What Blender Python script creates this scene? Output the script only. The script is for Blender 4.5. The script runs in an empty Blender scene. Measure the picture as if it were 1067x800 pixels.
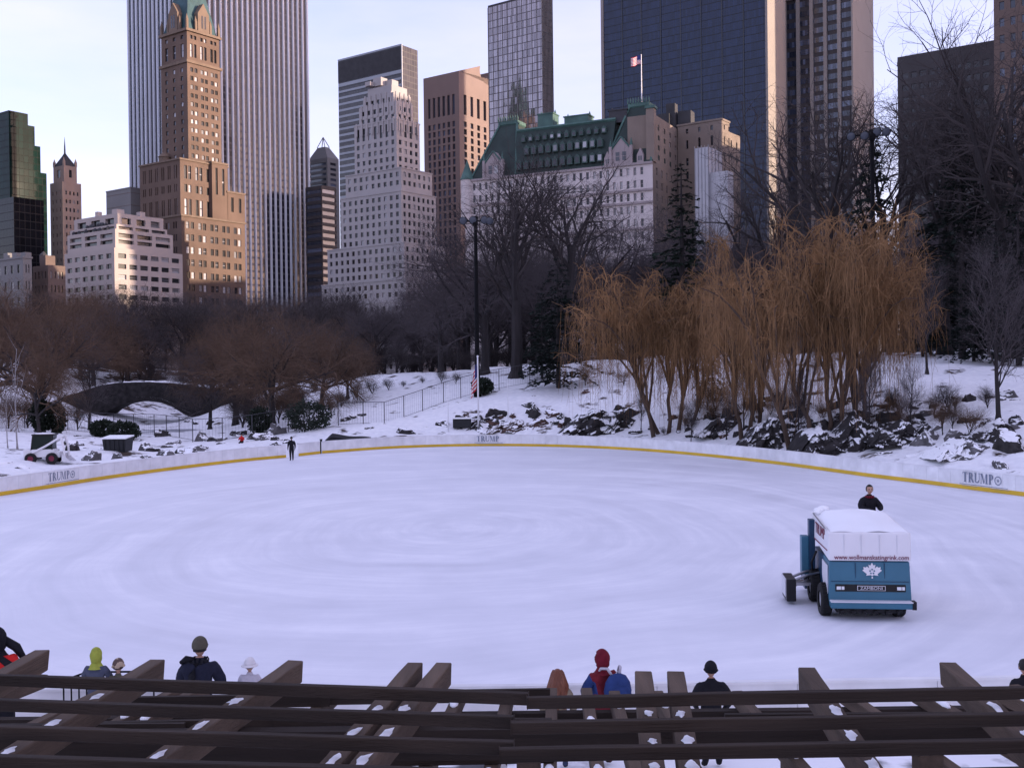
import bpy, bmesh, math, random
import numpy as np
from mathutils import Vector, Matrix, noise, Euler

PI = math.pi
R = math.radians
scene = bpy.context.scene
COL = scene.collection

# ------------------------------------------------------------------ camera
F = 1125.0
EYE = 6.4
PITCH = -10.0 / 1125.0
ROLL = 0.012
cf = Vector((0, math.cos(PITCH), math.sin(PITCH)))
u0 = Vector((0, -math.sin(PITCH), math.cos(PITCH)))
r0 = Vector((1, 0, 0))
cr = r0 * math.cos(ROLL) - u0 * math.sin(ROLL)
cu = u0 * math.cos(ROLL) + r0 * math.sin(ROLL)
cam_d = bpy.data.cameras.new("camera")
cam = bpy.data.objects.new("camera", cam_d)
COL.objects.link(cam)
M4 = Matrix((
    (cr.x, cu.x, -cf.x, 0),
    (cr.y, cu.y, -cf.y, 0),
    (cr.z, cu.z, -cf.z, EYE),
    (0, 0, 0, 1)))
cam.matrix_world = M4
cam_d.sensor_fit = 'HORIZONTAL'
cam_d.sensor_width = 36.0
cam_d.lens = 36.0 * F / 1067.0
cam_d.clip_end = 6000
cam_d.clip_start = 0.1
scene.camera = cam


def ray(px, py):
    return cf + cr * ((px - 533.5) / F) + cu * ((400 - py) / F)


def at(px, py, Y):
    d = ray(px, py)
    t = Y / d.y
    return Vector((d.x * t, Y, EYE + d.z * t))


def on_z(px, py, z=0.0):
    d = ray(px, py)
    t = (z - EYE) / d.z
    return Vector((d.x * t, d.y * t, z))


def project(p):
    v = Vector(p) - Vector((0, 0, EYE))
    d = v.dot(cf)
    return 533.5 + F * v.dot(cr) / d, 400 - F * v.dot(cu) / d


# ------------------------------------------------------------------ world and light
SUN_AZ, SUN_EL = 98.0, 9.0
w = bpy.data.worlds.new("World")
scene.world = w
w.use_nodes = True
nt = w.node_tree
nt.nodes.clear()
wo = nt.nodes.new("ShaderNodeOutputWorld")
bg = nt.nodes.new("ShaderNodeBackground")
sky = nt.nodes.new("ShaderNodeTexSky")
sky.sky_type = 'NISHITA'
sky.sun_disc = False
sky.sun_elevation = R(SUN_EL)
sky.sun_rotation = R(SUN_AZ)
sky.altitude = 0
sky.air_density = 1.0
sky.dust_density = 1.6
sky.ozone_density = 2.2
tint = nt.nodes.new("ShaderNodeMix")
tint.data_type = 'RGBA'
tint.blend_type = 'MULTIPLY'
tint.inputs[0].default_value = 1.0
tint.inputs[7].default_value = (1.02, 0.80, 1.0, 1)
nt.links.new(sky.outputs[0], tint.inputs[6])
# thin high cloud veils
tc = nt.nodes.new("ShaderNodeTexCoord")
mp = nt.nodes.new("ShaderNodeMapping")
mp.inputs['Scale'].default_value = (1.6, 1.6, 6.0)
nz = nt.nodes.new("ShaderNodeTexNoise")
nz.inputs['Scale'].default_value = 2.2
nz.inputs['Detail'].default_value = 7
nz.inputs['Roughness'].default_value = 0.55
rmp = nt.nodes.new("ShaderNodeValToRGB")
rmp.color_ramp.elements[0].position = 0.25
rmp.color_ramp.elements[0].color = (0.24, 0.24, 0.24, 1)
rmp.color_ramp.elements[1].position = 0.85
rmp.color_ramp.elements[1].color = (0.62, 0.62, 0.62, 1)
cl = nt.nodes.new("ShaderNodeMix")
cl.data_type = 'RGBA'
cl.inputs[7].default_value = (2.45, 2.2, 2.8, 1)
nt.links.new(tc.outputs['Generated'], mp.inputs[0])
nt.links.new(mp.outputs[0], nz.inputs['Vector'])
nt.links.new(nz.outputs[0], rmp.inputs[0])
nt.links.new(rmp.outputs[0], cl.inputs[0])
nt.links.new(tint.outputs[2], cl.inputs[6])
nt.links.new(cl.outputs[2], bg.inputs[0])
bg.inputs[1].default_value = 0.15
nt.links.new(bg.outputs[0], wo.inputs[0])

sl = bpy.data.lights.new("sun", 'SUN')
sl.energy = 2.5
sl.angle = R(0.5)
sl.color = (1.0, 0.77, 0.58)
so = bpy.data.objects.new("sun", sl)
COL.objects.link(so)
sd = Vector((math.sin(R(SUN_AZ)) * math.cos(R(SUN_EL)), math.cos(R(SUN_AZ)) * math.cos(R(SUN_EL)), math.sin(R(SUN_EL))))
so.rotation_euler = sd.to_track_quat('Z', 'Y').to_euler()
so.location = (0, 0, 400)

vs = scene.view_settings
vs.view_transform = 'Standard'
vs.look = 'None'
vs.gamma = 1.0
vs.use_curve_mapping = False
vs.exposure = 1.8
scene.render.engine = 'CYCLES'
scene.cycles.max_bounces = 6
scene.cycles.diffuse_bounces = 3
scene.cycles.glossy_bounces = 3
scene.cycles.transparent_max_bounces = 8
scene.cycles.caustics_reflective = False
scene.cycles.caustics_refractive = False


# ------------------------------------------------------------------ materials
def srgb(r, g, b):
    def c(v):
        v /= 255.0
        return v / 12.92 if v <= 0.04045 else ((v + 0.055) / 1.055) ** 2.4
    return (c(r), c(g), c(b), 1)


class Nodes:
    def __init__(self, name):
        self.m = bpy.data.materials.new(name)
        self.m.use_nodes = True
        self.t = self.m.node_tree
        self.b = self.t.nodes["Principled BSDF"]

    def n(self, typ, **kw):
        x = self.t.nodes.new(typ)
        for k, v in kw.items():
            if k in x.inputs.keys():
                x.inputs[k].default_value = v
            else:
                setattr(x, k, v)
        return x

    def l(self, a, b):
        self.t.links.new(a, b)


def mat(name, col, rough=0.7, var=0.18, scale=3.0, detail=4, metal=0.0, bump=0.0, bscale=None, coord='Object', spec=0.3, stretch=None, island=0.0, var2=0.0, scale2=0.3):
    """principled material with noise variation of the colour's brightness"""
    N = Nodes(name)
    b = N.b
    c = col if len(col) == 4 else (*col, 1)
    b.inputs['Roughness'].default_value = rough
    b.inputs['Metallic'].default_value = metal
    b.inputs['Specular IOR Level'].default_value = spec
    tc = N.n("ShaderNodeTexCoord")
    vec = tc.outputs[coord]
    if stretch:
        mpn = N.n("ShaderNodeMapping")
        mpn.inputs['Scale'].default_value = stretch
        N.l(vec, mpn.inputs[0])
        vec = mpn.outputs[0]
    nz = N.n("ShaderNodeTexNoise", Scale=scale, Detail=detail)
    N.l(vec, nz.inputs['Vector'])
    mr = N.n("ShaderNodeMapRange")
    mr.inputs[1].default_value = 0.25
    mr.inputs[2].default_value = 0.75
    mr.inputs[3].default_value = 1 - var
    mr.inputs[4].default_value = 1 + var
    N.l(nz.outputs[0], mr.inputs[0])
    fac = mr.outputs[0]
    if var2:
        nz3 = N.n("ShaderNodeTexNoise", Scale=scale2, Detail=3)
        N.l(tc.outputs[coord], nz3.inputs['Vector'])
        mr3 = N.n("ShaderNodeMapRange")
        mr3.inputs[1].default_value = 0.3
        mr3.inputs[2].default_value = 0.7
        mr3.inputs[3].default_value = 1 - var2
        mr3.inputs[4].default_value = 1 + var2
        N.l(nz3.outputs[0], mr3.inputs[0])
        mm = N.n("ShaderNodeMath", operation='MULTIPLY')
        N.l(fac, mm.inputs[0])
        N.l(mr3.outputs[0], mm.inputs[1])
        fac = mm.outputs[0]
    if island:
        g = N.n("ShaderNodeNewGeometry")
        oi = N.n("ShaderNodeObjectInfo")
        ad = N.n("ShaderNodeMath", operation='ADD')
        N.l(g.outputs['Random Per Island'], ad.inputs[0])
        N.l(oi.outputs['Random'], ad.inputs[1])
        fr = N.n("ShaderNodeMath", operation='FRACT')
        N.l(ad.outputs[0], fr.inputs[0])
        mr2 = N.n("ShaderNodeMapRange")
        mr2.inputs[3].default_value = 1 - island
        mr2.inputs[4].default_value = 1 + island
        N.l(fr.outputs[0], mr2.inputs[0])
        mm = N.n("ShaderNodeMath", operation='MULTIPLY')
        N.l(fac, mm.inputs[0])
        N.l(mr2.outputs[0], mm.inputs[1])
        fac = mm.outputs[0]
    vm = N.n("ShaderNodeVectorMath", operation='SCALE')
    vm.inputs[0].default_value = c[:3]
    N.l(fac, vm.inputs['Scale'])
    N.l(vm.outputs[0], b.inputs['Base Color'])
    if bump:
        nz2 = N.n("ShaderNodeTexNoise", Scale=bscale or scale * 4, Detail=5)
        N.l(vec, nz2.inputs['Vector'])
        bp = N.n("ShaderNodeBump", Strength=bump)
        bp.inputs['Distance'].default_value = 0.05
        N.l(nz2.outputs[0], bp.inputs['Height'])
        N.l(bp.outputs[0], b.inputs['Normal'])
    return N.m


def window_mat(name, dark, light, share=0.3, rough=0.12, spec=0.5):
    """glass panes: most dark, some with pale blinds drawn behind them"""
    N = Nodes(name)
    g = N.n("ShaderNodeNewGeometry")
    oi = N.n("ShaderNodeObjectInfo")
    ad = N.n("ShaderNodeMath", operation='ADD')
    N.l(g.outputs['Random Per Island'], ad.inputs[0])
    N.l(oi.outputs['Random'], ad.inputs[1])
    fr = N.n("ShaderNodeMath", operation='FRACT')
    N.l(ad.outputs[0], fr.inputs[0])
    rp = N.n("ShaderNodeValToRGB")
    e = rp.color_ramp.elements
    rp.color_ramp.interpolation = 'CONSTANT'
    e[0].position = 0
    e[0].color = (*dark, 1)
    e[1].position = 1 - share
    e[1].color = (*light, 1)
    x = e.new((1 - share) * 0.5)
    x.color = (dark[0] * 2.2, dark[1] * 2.2, dark[2] * 2.2, 1)
    x = e.new(1 - share * 0.45)
    x.color = (light[0] * 0.5, light[1] * 0.5, light[2] * 0.5, 1)
    N.l(fr.outputs[0], rp.inputs[0])
    N.l(rp.outputs[0], N.b.inputs['Base Color'])
    N.b.inputs['Roughness'].default_value = rough
    N.b.inputs['Specular IOR Level'].default_value = spec
    return N.m


def glass_grid(name, col, line, su, sz, angle, rough=0.08, spec=0.6, metal=0.0, lw=0.08, wob=0.02):
    """curtain wall glass: pane grid drawn by floor and column lines, each pane a slightly different tone"""
    N = Nodes(name)
    tc = N.n("ShaderNodeTexCoord")
    mp = N.n("ShaderNodeMapping")
    mp.inputs['Rotation'].default_value = (0, 0, -angle)
    N.l(tc.outputs['Object'], mp.inputs[0])
    sx = N.n("ShaderNodeSeparateXYZ")
    N.l(mp.outputs[0], sx.inputs[0])
    def cell(sock, size):
        d = N.n("ShaderNodeMath", operation='DIVIDE')
        d.inputs[1].default_value = size
        N.l(sock, d.inputs[0])
        f = N.n("ShaderNodeMath", operation='FRACT')
        N.l(d.outputs[0], f.inputs[0])
        fl = N.n("ShaderNodeMath", operation='FLOOR')
        N.l(d.outputs[0], fl.inputs[0])
        c = N.n("ShaderNodeMath", operation='LESS_THAN')
        c.inputs[1].default_value = lw
        N.l(f.outputs[0], c.inputs[0])
        return c.outputs[0], fl.outputs[0]
    ad = N.n("ShaderNodeMath", operation='ADD')
    N.l(sx.outputs[0], ad.inputs[0])
    N.l(sx.outputs[1], ad.inputs[1])
    a, fa = cell(ad.outputs[0], su)
    b_, fb = cell(sx.outputs[2], sz)
    mx = N.n("ShaderNodeMath", operation='MAXIMUM')
    N.l(a, mx.inputs[0])
    N.l(b_, mx.inputs[1])
    cb = N.n("ShaderNodeCombineXYZ")
    N.l(fa, cb.inputs[0])
    N.l(fb, cb.inputs[1])
    wn = N.n("ShaderNodeTexWhiteNoise")
    N.l(cb.outputs[0], wn.inputs[0])
    mr = N.n("ShaderNodeMapRange")
    mr.inputs[3].default_value = 0.75
    mr.inputs[4].default_value = 1.3
    N.l(wn.outputs[0], mr.inputs[0])
    vm = N.n("ShaderNodeVectorMath", operation='SCALE')
    vm.inputs[0].default_value = col
    N.l(mr.outputs[0], vm.inputs['Scale'])
    mix = N.n("ShaderNodeMix", data_type='RGBA')
    mix.inputs[7].default_value = (*line, 1)
    N.l(mx.outputs[0], mix.inputs[0])
    N.l(vm.outputs[0], mix.inputs[6])
    N.l(mix.outputs[2], N.b.inputs['Base Color'])
    mr2 = N.n("ShaderNodeMapRange")
    mr2.inputs[3].default_value = rough
    mr2.inputs[4].default_value = 0.5
    N.l(mx.outputs[0], mr2.inputs[0])
    N.l(mr2.outputs[0], N.b.inputs['Roughness'])
    N.b.inputs['Metallic'].default_value = metal
    N.b.inputs['Specular IOR Level'].default_value = spec
    # panes never hang perfectly true
    vs_ = N.n("ShaderNodeVectorMath", operation='SUBTRACT')
    vs_.inputs[1].default_value = (.5, .5, .5)
    N.l(wn.outputs[1], vs_.inputs[0])
    sc = N.n("ShaderNodeVectorMath", operation='SCALE')
    sc.inputs['Scale'].default_value = wob
    N.l(vs_.outputs[0], sc.inputs[0])
    g = N.n("ShaderNodeNewGeometry")
    an = N.n("ShaderNodeVectorMath", operation='ADD')
    N.l(g.outputs['Normal'], an.inputs[0])
    N.l(sc.outputs[0], an.inputs[1])
    nn = N.n("ShaderNodeVectorMath", operation='NORMALIZE')
    N.l(an.outputs[0], nn.inputs[0])
    N.l(nn.outputs[0], N.b.inputs['Normal'])
    return N.m


SNOW = (0.86, 0.87, 0.90)


def snow_on(name, base, lo=0.35, hi=0.6, nscale=1.2, rough=0.85, var=0.35, amp=0.5):
    """a surface with snow lying on whatever faces up"""
    N = Nodes(name)
    tc = N.n("ShaderNodeTexCoord")
    g = N.n("ShaderNodeNewGeometry")
    sx = N.n("ShaderNodeSeparateXYZ")
    N.l(g.outputs['Normal'], sx.inputs[0])
    nz = N.n("ShaderNodeTexNoise", Scale=nscale, Detail=5)
    N.l(g.outputs['Position'], nz.inputs['Vector'])
    mr = N.n("ShaderNodeMapRange")
    mr.inputs[1].default_value = 0.3
    mr.inputs[2].default_value = 0.7
    mr.inputs[3].default_value = -amp
    mr.inputs[4].default_value = amp
    N.l(nz.outputs[0], mr.inputs[0])
    ad = N.n("ShaderNodeMath", operation='ADD')
    N.l(sx.outputs[2], ad.inputs[0])
    N.l(mr.outputs[0], ad.inputs[1])
    st = N.n("ShaderNodeMapRange", interpolation_type='SMOOTHSTEP')
    st.inputs[1].default_value = lo
    st.inputs[2].default_value = hi
    N.l(ad.outputs[0], st.inputs[0])
    nz2 = N.n("ShaderNodeTexNoise", Scale=nscale * 2.3, Detail=6)
    N.l(g.outputs['Position'], nz2.inputs['Vector'])
    mr2 = N.n("ShaderNodeMapRange")
    mr2.inputs[1].default_value = 0.3
    mr2.inputs[2].default_value = 0.7
    mr2.inputs[3].default_value = 1 - var
    mr2.inputs[4].default_value = 1 + var
    N.l(nz2.outputs[0], mr2.inputs[0])
    vm = N.n("ShaderNodeVectorMath", operation='SCALE')
    vm.inputs[0].default_value = base
    N.l(mr2.outputs[0], vm.inputs['Scale'])
    mix = N.n("ShaderNodeMix", data_type='RGBA')
    N.l(st.outputs[0], mix.inputs[0])
    N.l(vm.outputs[0], mix.inputs[6])
    mix.inputs[7].default_value = (*SNOW, 1)
    N.l(mix.outputs[2], N.b.inputs['Base Color'])
    N.b.inputs['Roughness'].default_value = rough
    N.b.inputs['Specular IOR Level'].default_value = 0.2
    return N.m


# ------------------------------------------------------------------ object helpers
def tag(o, label=None, cat=None, group=None, kind=None):
    if label:
        o['label'] = label
    if cat:
        o['category'] = cat
    if group:
        o['group'] = group
    if kind:
        o['kind'] = kind
    return o


def empty(name, loc, label=None, cat=None, group=None, rz=0.0, kind=None):
    o = bpy.data.objects.new(name, None)
    o.empty_display_size = 0.5
    COL.objects.link(o)
    o.location = loc
    o.rotation_euler = (0, 0, rz)
    return tag(o, label, cat, group, kind)


class MB:
    """collects shapes; build() links them as one mesh object"""
    def __init__(self):
        self.v = []
        self.f = []
        self.mi = []

    def add(self, vs, fs, mi=0):
        k = len(self.v)
        self.v.extend([tuple(p) for p in vs])
        for f in fs:
            self.f.append(tuple(i + k for i in f))
            self.mi.append(mi)
        return self

    def quad(self, a, b, c, d, mi=0):
        return self.add([a, b, c, d], [(0, 1, 2, 3)], mi)

    def box(self, c, s, rz=0.0, mi=0, rx=0.0, ry=0.0):
        m = Euler((rx, ry, rz)).to_matrix()
        vs = []
        for z in (-.5, .5):
            for y in (-.5, .5):
                for x in (-.5, .5):
                    p = m @ Vector((x * s[0], y * s[1], z * s[2]))
                    vs.append(p + Vector(c))
        return self.add(vs, [(0, 2, 3, 1), (4, 5, 7, 6), (0, 1, 5, 4), (2, 6, 7, 3), (0, 4, 6, 2), (1, 3, 7, 5)], mi)

    def prism(self, pts, z0, z1, mi=0, caps=True):
        """vertical prism over a counter-clockwise plan polygon; z1 may be a list"""
        n = len(pts)
        zt = z1 if isinstance(z1, (list, tuple)) else [z1] * n
        vs = [(p[0], p[1], z0) for p in pts] + [(p[0], p[1], z) for p, z in zip(pts, zt)]
        fs = [(i, (i + 1) % n, (i + 1) % n + n, i + n) for i in range(n)]
        if caps:
            fs.append(tuple(range(n, 2 * n)))
            fs.append(tuple(reversed(range(n))))
        return self.add(vs, fs, mi)

    def tube(self, pts, rads, k=6, mi=0, cap=True):
        pts = [Vector(p) for p in pts]
        n = len(pts)
        if not isinstance(rads, (list, tuple)):
            rads = [rads] * n
        base = len(self.v)
        for i in range(n):
            if i == 0:
                d = pts[1] - pts[0]
            elif i == n - 1:
                d = pts[-1] - pts[-2]
            else:
                d = pts[i + 1] - pts[i - 1]
            if d.length < 1e-9:
                d = Vector((0, 0, 1))
            d.normalize()
            ref = Vector((0, 0, 1)) if abs(d.z) < 0.9 else Vector((1, 0, 0))
            a = d.cross(ref).normalized()
            b = d.cross(a)
            for j in range(k):
                t = 2 * PI * j / k
                q = pts[i] + (a * math.cos(t) + b * math.sin(t)) * rads[i]
                self.v.append((q.x, q.y, q.z))
        for i in range(n - 1):
            for j in range(k):
                a0 = base + i * k + j
                a1 = base + i * k + (j + 1) % k
                self.f.append((a0, a1, a1 + k, a0 + k))
                self.mi.append(mi)
        if cap:
            self.f.append(tuple(base + j for j in reversed(range(k))))
            self.mi.append(mi)
            self.f.append(tuple(base + (n - 1) * k + j for j in range(k)))
            self.mi.append(mi)
        return self

    def ball(self, c, r, seg=12, rings=8, mi=0, m=None):
        r = r if isinstance(r, (list, tuple)) else (r, r, r)
        vs = []
        for i in range(rings + 1):
            th = PI * i / rings
            for j in range(seg):
                ph = 2 * PI * j / seg
                p = Vector((r[0] * math.sin(th) * math.cos(ph), r[1] * math.sin(th) * math.sin(ph), r[2] * math.cos(th)))
                if m is not None:
                    p = m @ p
                vs.append(p + Vector(c))
        fs = []
        for i in range(rings):
            for j in range(seg):
                a, b = i * seg + j, i * seg + (j + 1) % seg
                fs.append((a, a + seg, b + seg, b))
        return self.add(vs, fs, mi)

    def lathe(self, prof, c=(0, 0, 0), seg=16, mi=0):
        vs = []
        for (r, z) in prof:
            for j in range(seg):
                t = 2 * PI * j / seg
                vs.append((c[0] + r * math.cos(t), c[1] + r * math.sin(t), c[2] + z))
        fs = []
        n = len(prof)
        for i in range(n - 1):
            for j in range(seg):
                a, b = i * seg + j, i * seg + (j + 1) % seg
                fs.append((a, b, b + seg, a + seg))
        return self.add(vs, fs, mi)

    def mesh(self, name, mats, org=(0, 0, 0), smooth=False):
        me = bpy.data.meshes.new(name)
        if org != (0, 0, 0):
            ox, oy, oz = org
            vs = [(a - ox, b - oy, c - oz) for a, b, c in self.v]
        else:
            vs = self.v
        me.from_pydata(vs, [], self.f)
        mats = mats if isinstance(mats, (list, tuple)) else [mats]
        for m in mats:
            me.materials.append(m)
        if len(mats) > 1:
            me.polygons.foreach_set("material_index", self.mi)
        if smooth:
            me.polygons.foreach_set("use_smooth", [True] * len(self.f))
        me.validate()
        me.update()
        return me

    def build(self, name, mats, parent=None, org=None, smooth=False):
        if org is None:
            r = parent
            org = (0, 0, 0)
            if r is not None:
                while r.parent is not None:
                    r = r.parent
                org = tuple(r.location)
        me = self.mesh(name, mats, org, smooth)
        o = bpy.data.objects.new(name, me)
        COL.objects.link(o)
        if parent is not None:
            o.parent = parent
        return o


def link(name, me, parent=None, loc=(0, 0, 0), rot=(0, 0, 0), scale=(1, 1, 1)):
    o = bpy.data.objects.new(name, me)
    COL.objects.link(o)
    o.parent = parent
    o.location = loc
    o.rotation_euler = rot
    o.scale = scale
    return o


def copy_tree(o, parent=None):
    c = o.copy()
    COL.objects.link(c)
    c.parent = parent
    for ch in o.children:
        copy_tree(ch, c)
    return c


def text_mesh(body, size, depth=0.004):
    cu_ = bpy.data.curves.new("lettering", 'FONT')
    cu_.body = body
    cu_.size = size
    cu_.align_x = 'CENTER'
    cu_.align_y = 'CENTER'
    cu_.extrude = depth
    cu_.resolution_u = 3
    ob = bpy.data.objects.new("lettering", cu_)
    COL.objects.link(ob)
    dg = bpy.context.evaluated_depsgraph_get()
    me = bpy.data.meshes.new_from_object(ob.evaluated_get(dg))
    bpy.data.objects.remove(ob)
    bpy.data.curves.remove(cu_)
    return me
# ------------------------------------------------------------------ shared materials
M = {}
M['snow'] = mat('snow', SNOW, rough=0.8, var=0.05, scale=0.6, bump=0.25, bscale=3.0, spec=0.25)
M['white_board'] = mat('white_board', (0.72, 0.72, 0.74), rough=0.45, var=0.12, scale=1.6, detail=8, island=0.04, var2=.06, scale2=.2)
M['yellow'] = mat('yellow_plate', (0.62, 0.40, 0.03), rough=0.5, var=0.14, scale=0.7)
M['ink'] = mat('grey_ink', (0.16, 0.19, 0.26), rough=0.6, var=0.1)
M['black_metal'] = mat('black_metal', (0.006, 0.006, 0.007), rough=0.7, var=0.2, spec=0.1)
M['grey_metal'] = mat('grey_metal', (0.25, 0.25, 0.27), rough=0.4, metal=0.6, var=0.1)
M['white_paint'] = mat('white_paint', (0.75, 0.75, 0.77), rough=0.45, var=0.05)
M['steel'] = mat('steel', (0.45, 0.45, 0.47), rough=0.3, metal=0.9, var=0.1)
M['fence'] = mat('fence_wire', (0.06, 0.06, 0.07), rough=0.6, var=0.2)
M['rock'] = snow_on('schist_rock', (0.035, 0.032, 0.033), lo=0.55, hi=0.70, nscale=0.9, amp=0.42, var=0.5)
M['rock_brown'] = snow_on('brown_rock', (0.075, 0.045, 0.038), lo=0.64, hi=0.8, nscale=1.1, amp=0.42, var=0.5)
M['rock_grey'] = snow_on('grey_rock', (0.11, 0.105, 0.11), lo=0.5, hi=0.62, nscale=0.8, amp=0.35, var=0.4)
M['rock_face'] = snow_on('bedrock', (0.033, 0.030, 0.031), lo=0.74, hi=0.9, nscale=0.7, amp=0.34, var=0.5)
M['bridge'] = snow_on('bridge_stone', (0.022, 0.020, 0.020), lo=0.72, hi=0.9, nscale=0.8, amp=0.25, var=0.5)
M['tarp'] = mat('dark_tarp', (0.012, 0.013, 0.016), rough=0.5, var=0.25)
M['lamp_glass'] = mat('lamp_glass', (0.07, 0.08, 0.10), rough=0.2, var=0.05, spec=0.3)

# ------------------------------------------------------------------ rink outline
far_px = [(-40, 523), (0, 516.5), (50, 509), (100, 500.5), (150, 493.5), (200, 487), (250, 481), (300, 476.5), (335, 472.5), (400, 467.5), (450, 465.5),
          (500, 464.6), (550, 464.8), (600, 466), (660, 469), (710, 473), (770, 479), (820, 485), (860, 490.5), (910, 497.5), (960, 503.5), (1010, 510), (1067, 517), (1110, 522.5)]
far = [on_z(px, py, 0.0).xy for px, py in far_px]
left_side = [(-36, 50), (-37.5, 42), (-36, 33), (-32, 26), (-26, 21.5), (-19, 19.7)]
near = [(-10, 19.2), (0, 19.0), (10, 19.2)]
right_side = [(37.5, 26), (40.5, 33), (41, 41), (37, 48)]
right_low = [(19, 19.7), (29, 21.5)]
outline = [Vector(p) for p in far] + [Vector(p) for p in reversed(right_side)] + [Vector(p) for p in reversed(right_low)] + \
          [Vector(p) for p in reversed(near)] + [Vector(p) for p in reversed(left_side)]
RP = np.array([[p.x, p.y] for p in outline])


def rink_sdf(x, y):
    """signed distance to the rink outline, negative inside (numpy arrays)"""
    d = np.full(x.shape, 1e9)
    ins = np.zeros(x.shape, bool)
    n = len(RP)
    for i in range(n):
        a, b = RP[i], RP[(i + 1) % n]
        e = b - a
        t = np.clip(((x - a[0]) * e[0] + (y - a[1]) * e[1]) / (e @ e), 0, 1)
        d = np.minimum(d, np.hypot(x - a[0] - t * e[0], y - a[1] - t * e[1]))
        c = ((a[1] > y) != (b[1] > y)) & (x < (b[0] - a[0]) * (y - a[1]) / (b[1] - a[1] + 1e-12) + a[0])
        ins ^= c
    return np.where(ins, -d, d)


# ------------------------------------------------------------------ terrain
ctl_px = [(500, 440, 100), (505, 424, 104.5), (520, 398, 119), (500, 396, 122), (440, 412, 122), (640, 452, 96), (640, 402, 109), (620, 384, 117), (590, 396, 117), (560, 405, 117),
          (700, 452, 90), (700, 405, 103), (760, 455, 83), (760, 400, 98), (830, 462, 77), (830, 405, 93), (900, 470, 71), (900, 420, 78), (960, 388, 92), (1000, 374, 106), (940, 372, 110),
          (1067, 478, 59.5), (1067, 430, 68), (1067, 398, 82), (1120, 440, 64), (1160, 400, 80),
          (0, 486, 66), (0, 468, 82), (60, 452, 105), (110, 452, 112), (180, 452, 122), (180, 443, 150), (130, 445, 140), (230, 445, 140), (180, 436, 170), (60, 392, 172), (20, 395, 150), (-60, 440, 110),
          (260, 402, 152), (300, 440, 112), (300, 406, 146), (340, 400, 150), (400, 411, 126), (350, 442, 107), (430, 441, 103), (220, 462, 104), (140, 470, 90), (260, 455, 104),
          (120, 392, 190), (250, 392, 200), (400, 394, 200), (550, 392, 200), (700, 386, 180), (850, 378, 150), (1000, 366, 150)]
ctl = [at(*c) for c in ctl_px]
ctl += [Vector((x, y, 6.0)) for x, y in ((-250, 260), (-120, 280), (0, 260), (120, 240), (220, 180), (-300, 150), (300, 260), (0, 400), (-300, 420), (300, 420))]
ctl += [Vector((x, y, z)) for x, y, z in ((-60, 20, .4), (-60, 60, .6), (60, 20, 1.0), (62, 45, 2.0), (0, 0, 0), (-60, -40, 0), (60, -40, 0.5), (110, 40, 4), (-120, 60, 1.5), (110, 80, 7))]
CP = np.array([[p.x, p.y, p.z] for p in ctl])


def tps_fit(P):
    n = len(P)
    d = np.hypot(P[:, None, 0] - P[None, :, 0], P[:, None, 1] - P[None, :, 1]) / 100
    K = np.where(d > 0, d * d * np.log(d + 1e-12), 0) + np.eye(n) * 0.004
    A = np.zeros((n + 3, n + 3))
    A[:n, :n] = K
    A[:n, n] = 1
    A[:n, n + 1:] = P[:, :2] / 100
    A[n, :n] = 1
    A[n + 1:, :n] = P[:, :2].T / 100
    return np.linalg.solve(A, np.concatenate([P[:, 2], [0, 0, 0]]))


TW = tps_fit(CP)


def terrain_z(x, y):
    x = np.asarray(x, float)
    y = np.asarray(y, float)
    sh = x.shape
    x = x.ravel()
    y = y.ravel()
    n = len(CP)
    xc = np.clip(x, -260, 260)
    yc = np.clip(y, -60, 330)
    z = TW[n] + TW[n + 1] * xc / 100 + TW[n + 2] * yc / 100
    for i in range(n):
        d = np.hypot(xc - CP[i, 0], yc - CP[i, 1]) / 100
        z = z + TW[i] * np.where(d > 0, d * d * np.log(d + 1e-12), 0)
    z = np.where(y > 330, 6.0, z)
    z = np.clip(z, -0.4, 14)
    s = rink_sdf(x, y)
    k = np.clip((s - 1.3) / 7.0, 0, 1)
    k = k * k * (3 - 2 * k)
    out = z * k + 0.80 * np.clip((s - 1.25) / 1.3, 0, 1) * (1 - k) - 0.12 * np.clip((2.5 - s) / 1.3, 0, 1)
    out = np.where(s < 1.2, -0.12, out)
    front = np.clip((y - 20) / 6, 0, 1)          # level terrace on the near side
    near_z = np.where(s < 0.15, -0.12, -0.03)
    out = np.where(np.abs(x) < 60, out * front + near_z * (1 - front), out)
    return out.reshape(sh)


def tz(x, y):
    return float(terrain_z(np.array([x]), np.array([y]))[0])


def ground_hit(px, py, y0=55, y1=260):
    """where the line of sight through a photo point meets the terrain"""
    ys = np.arange(y0, y1, 0.5)
    d = ray(px, py)
    xs = d.x / d.y * ys
    zs = EYE + d.z / d.y * ys
    g = terrain_z(xs, ys)
    k = np.nonzero(zs <= g)[0]
    i = k[0] if len(k) else len(ys) - 1
    return Vector((xs[i], ys[i], g[i]))


def gpos(px, Y):
    """ground point at photo column px and distance Y"""
    d = ray(px, 400)
    x = d.x / d.y * Y
    return Vector((x, Y, tz(x, Y)))


def axis(lo, hi, step, outer):
    a = list(np.arange(lo, hi + .01, step))
    return np.array([-o for o in reversed(outer) if -o < lo] + a + [o for o in outer if o > hi])


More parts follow.
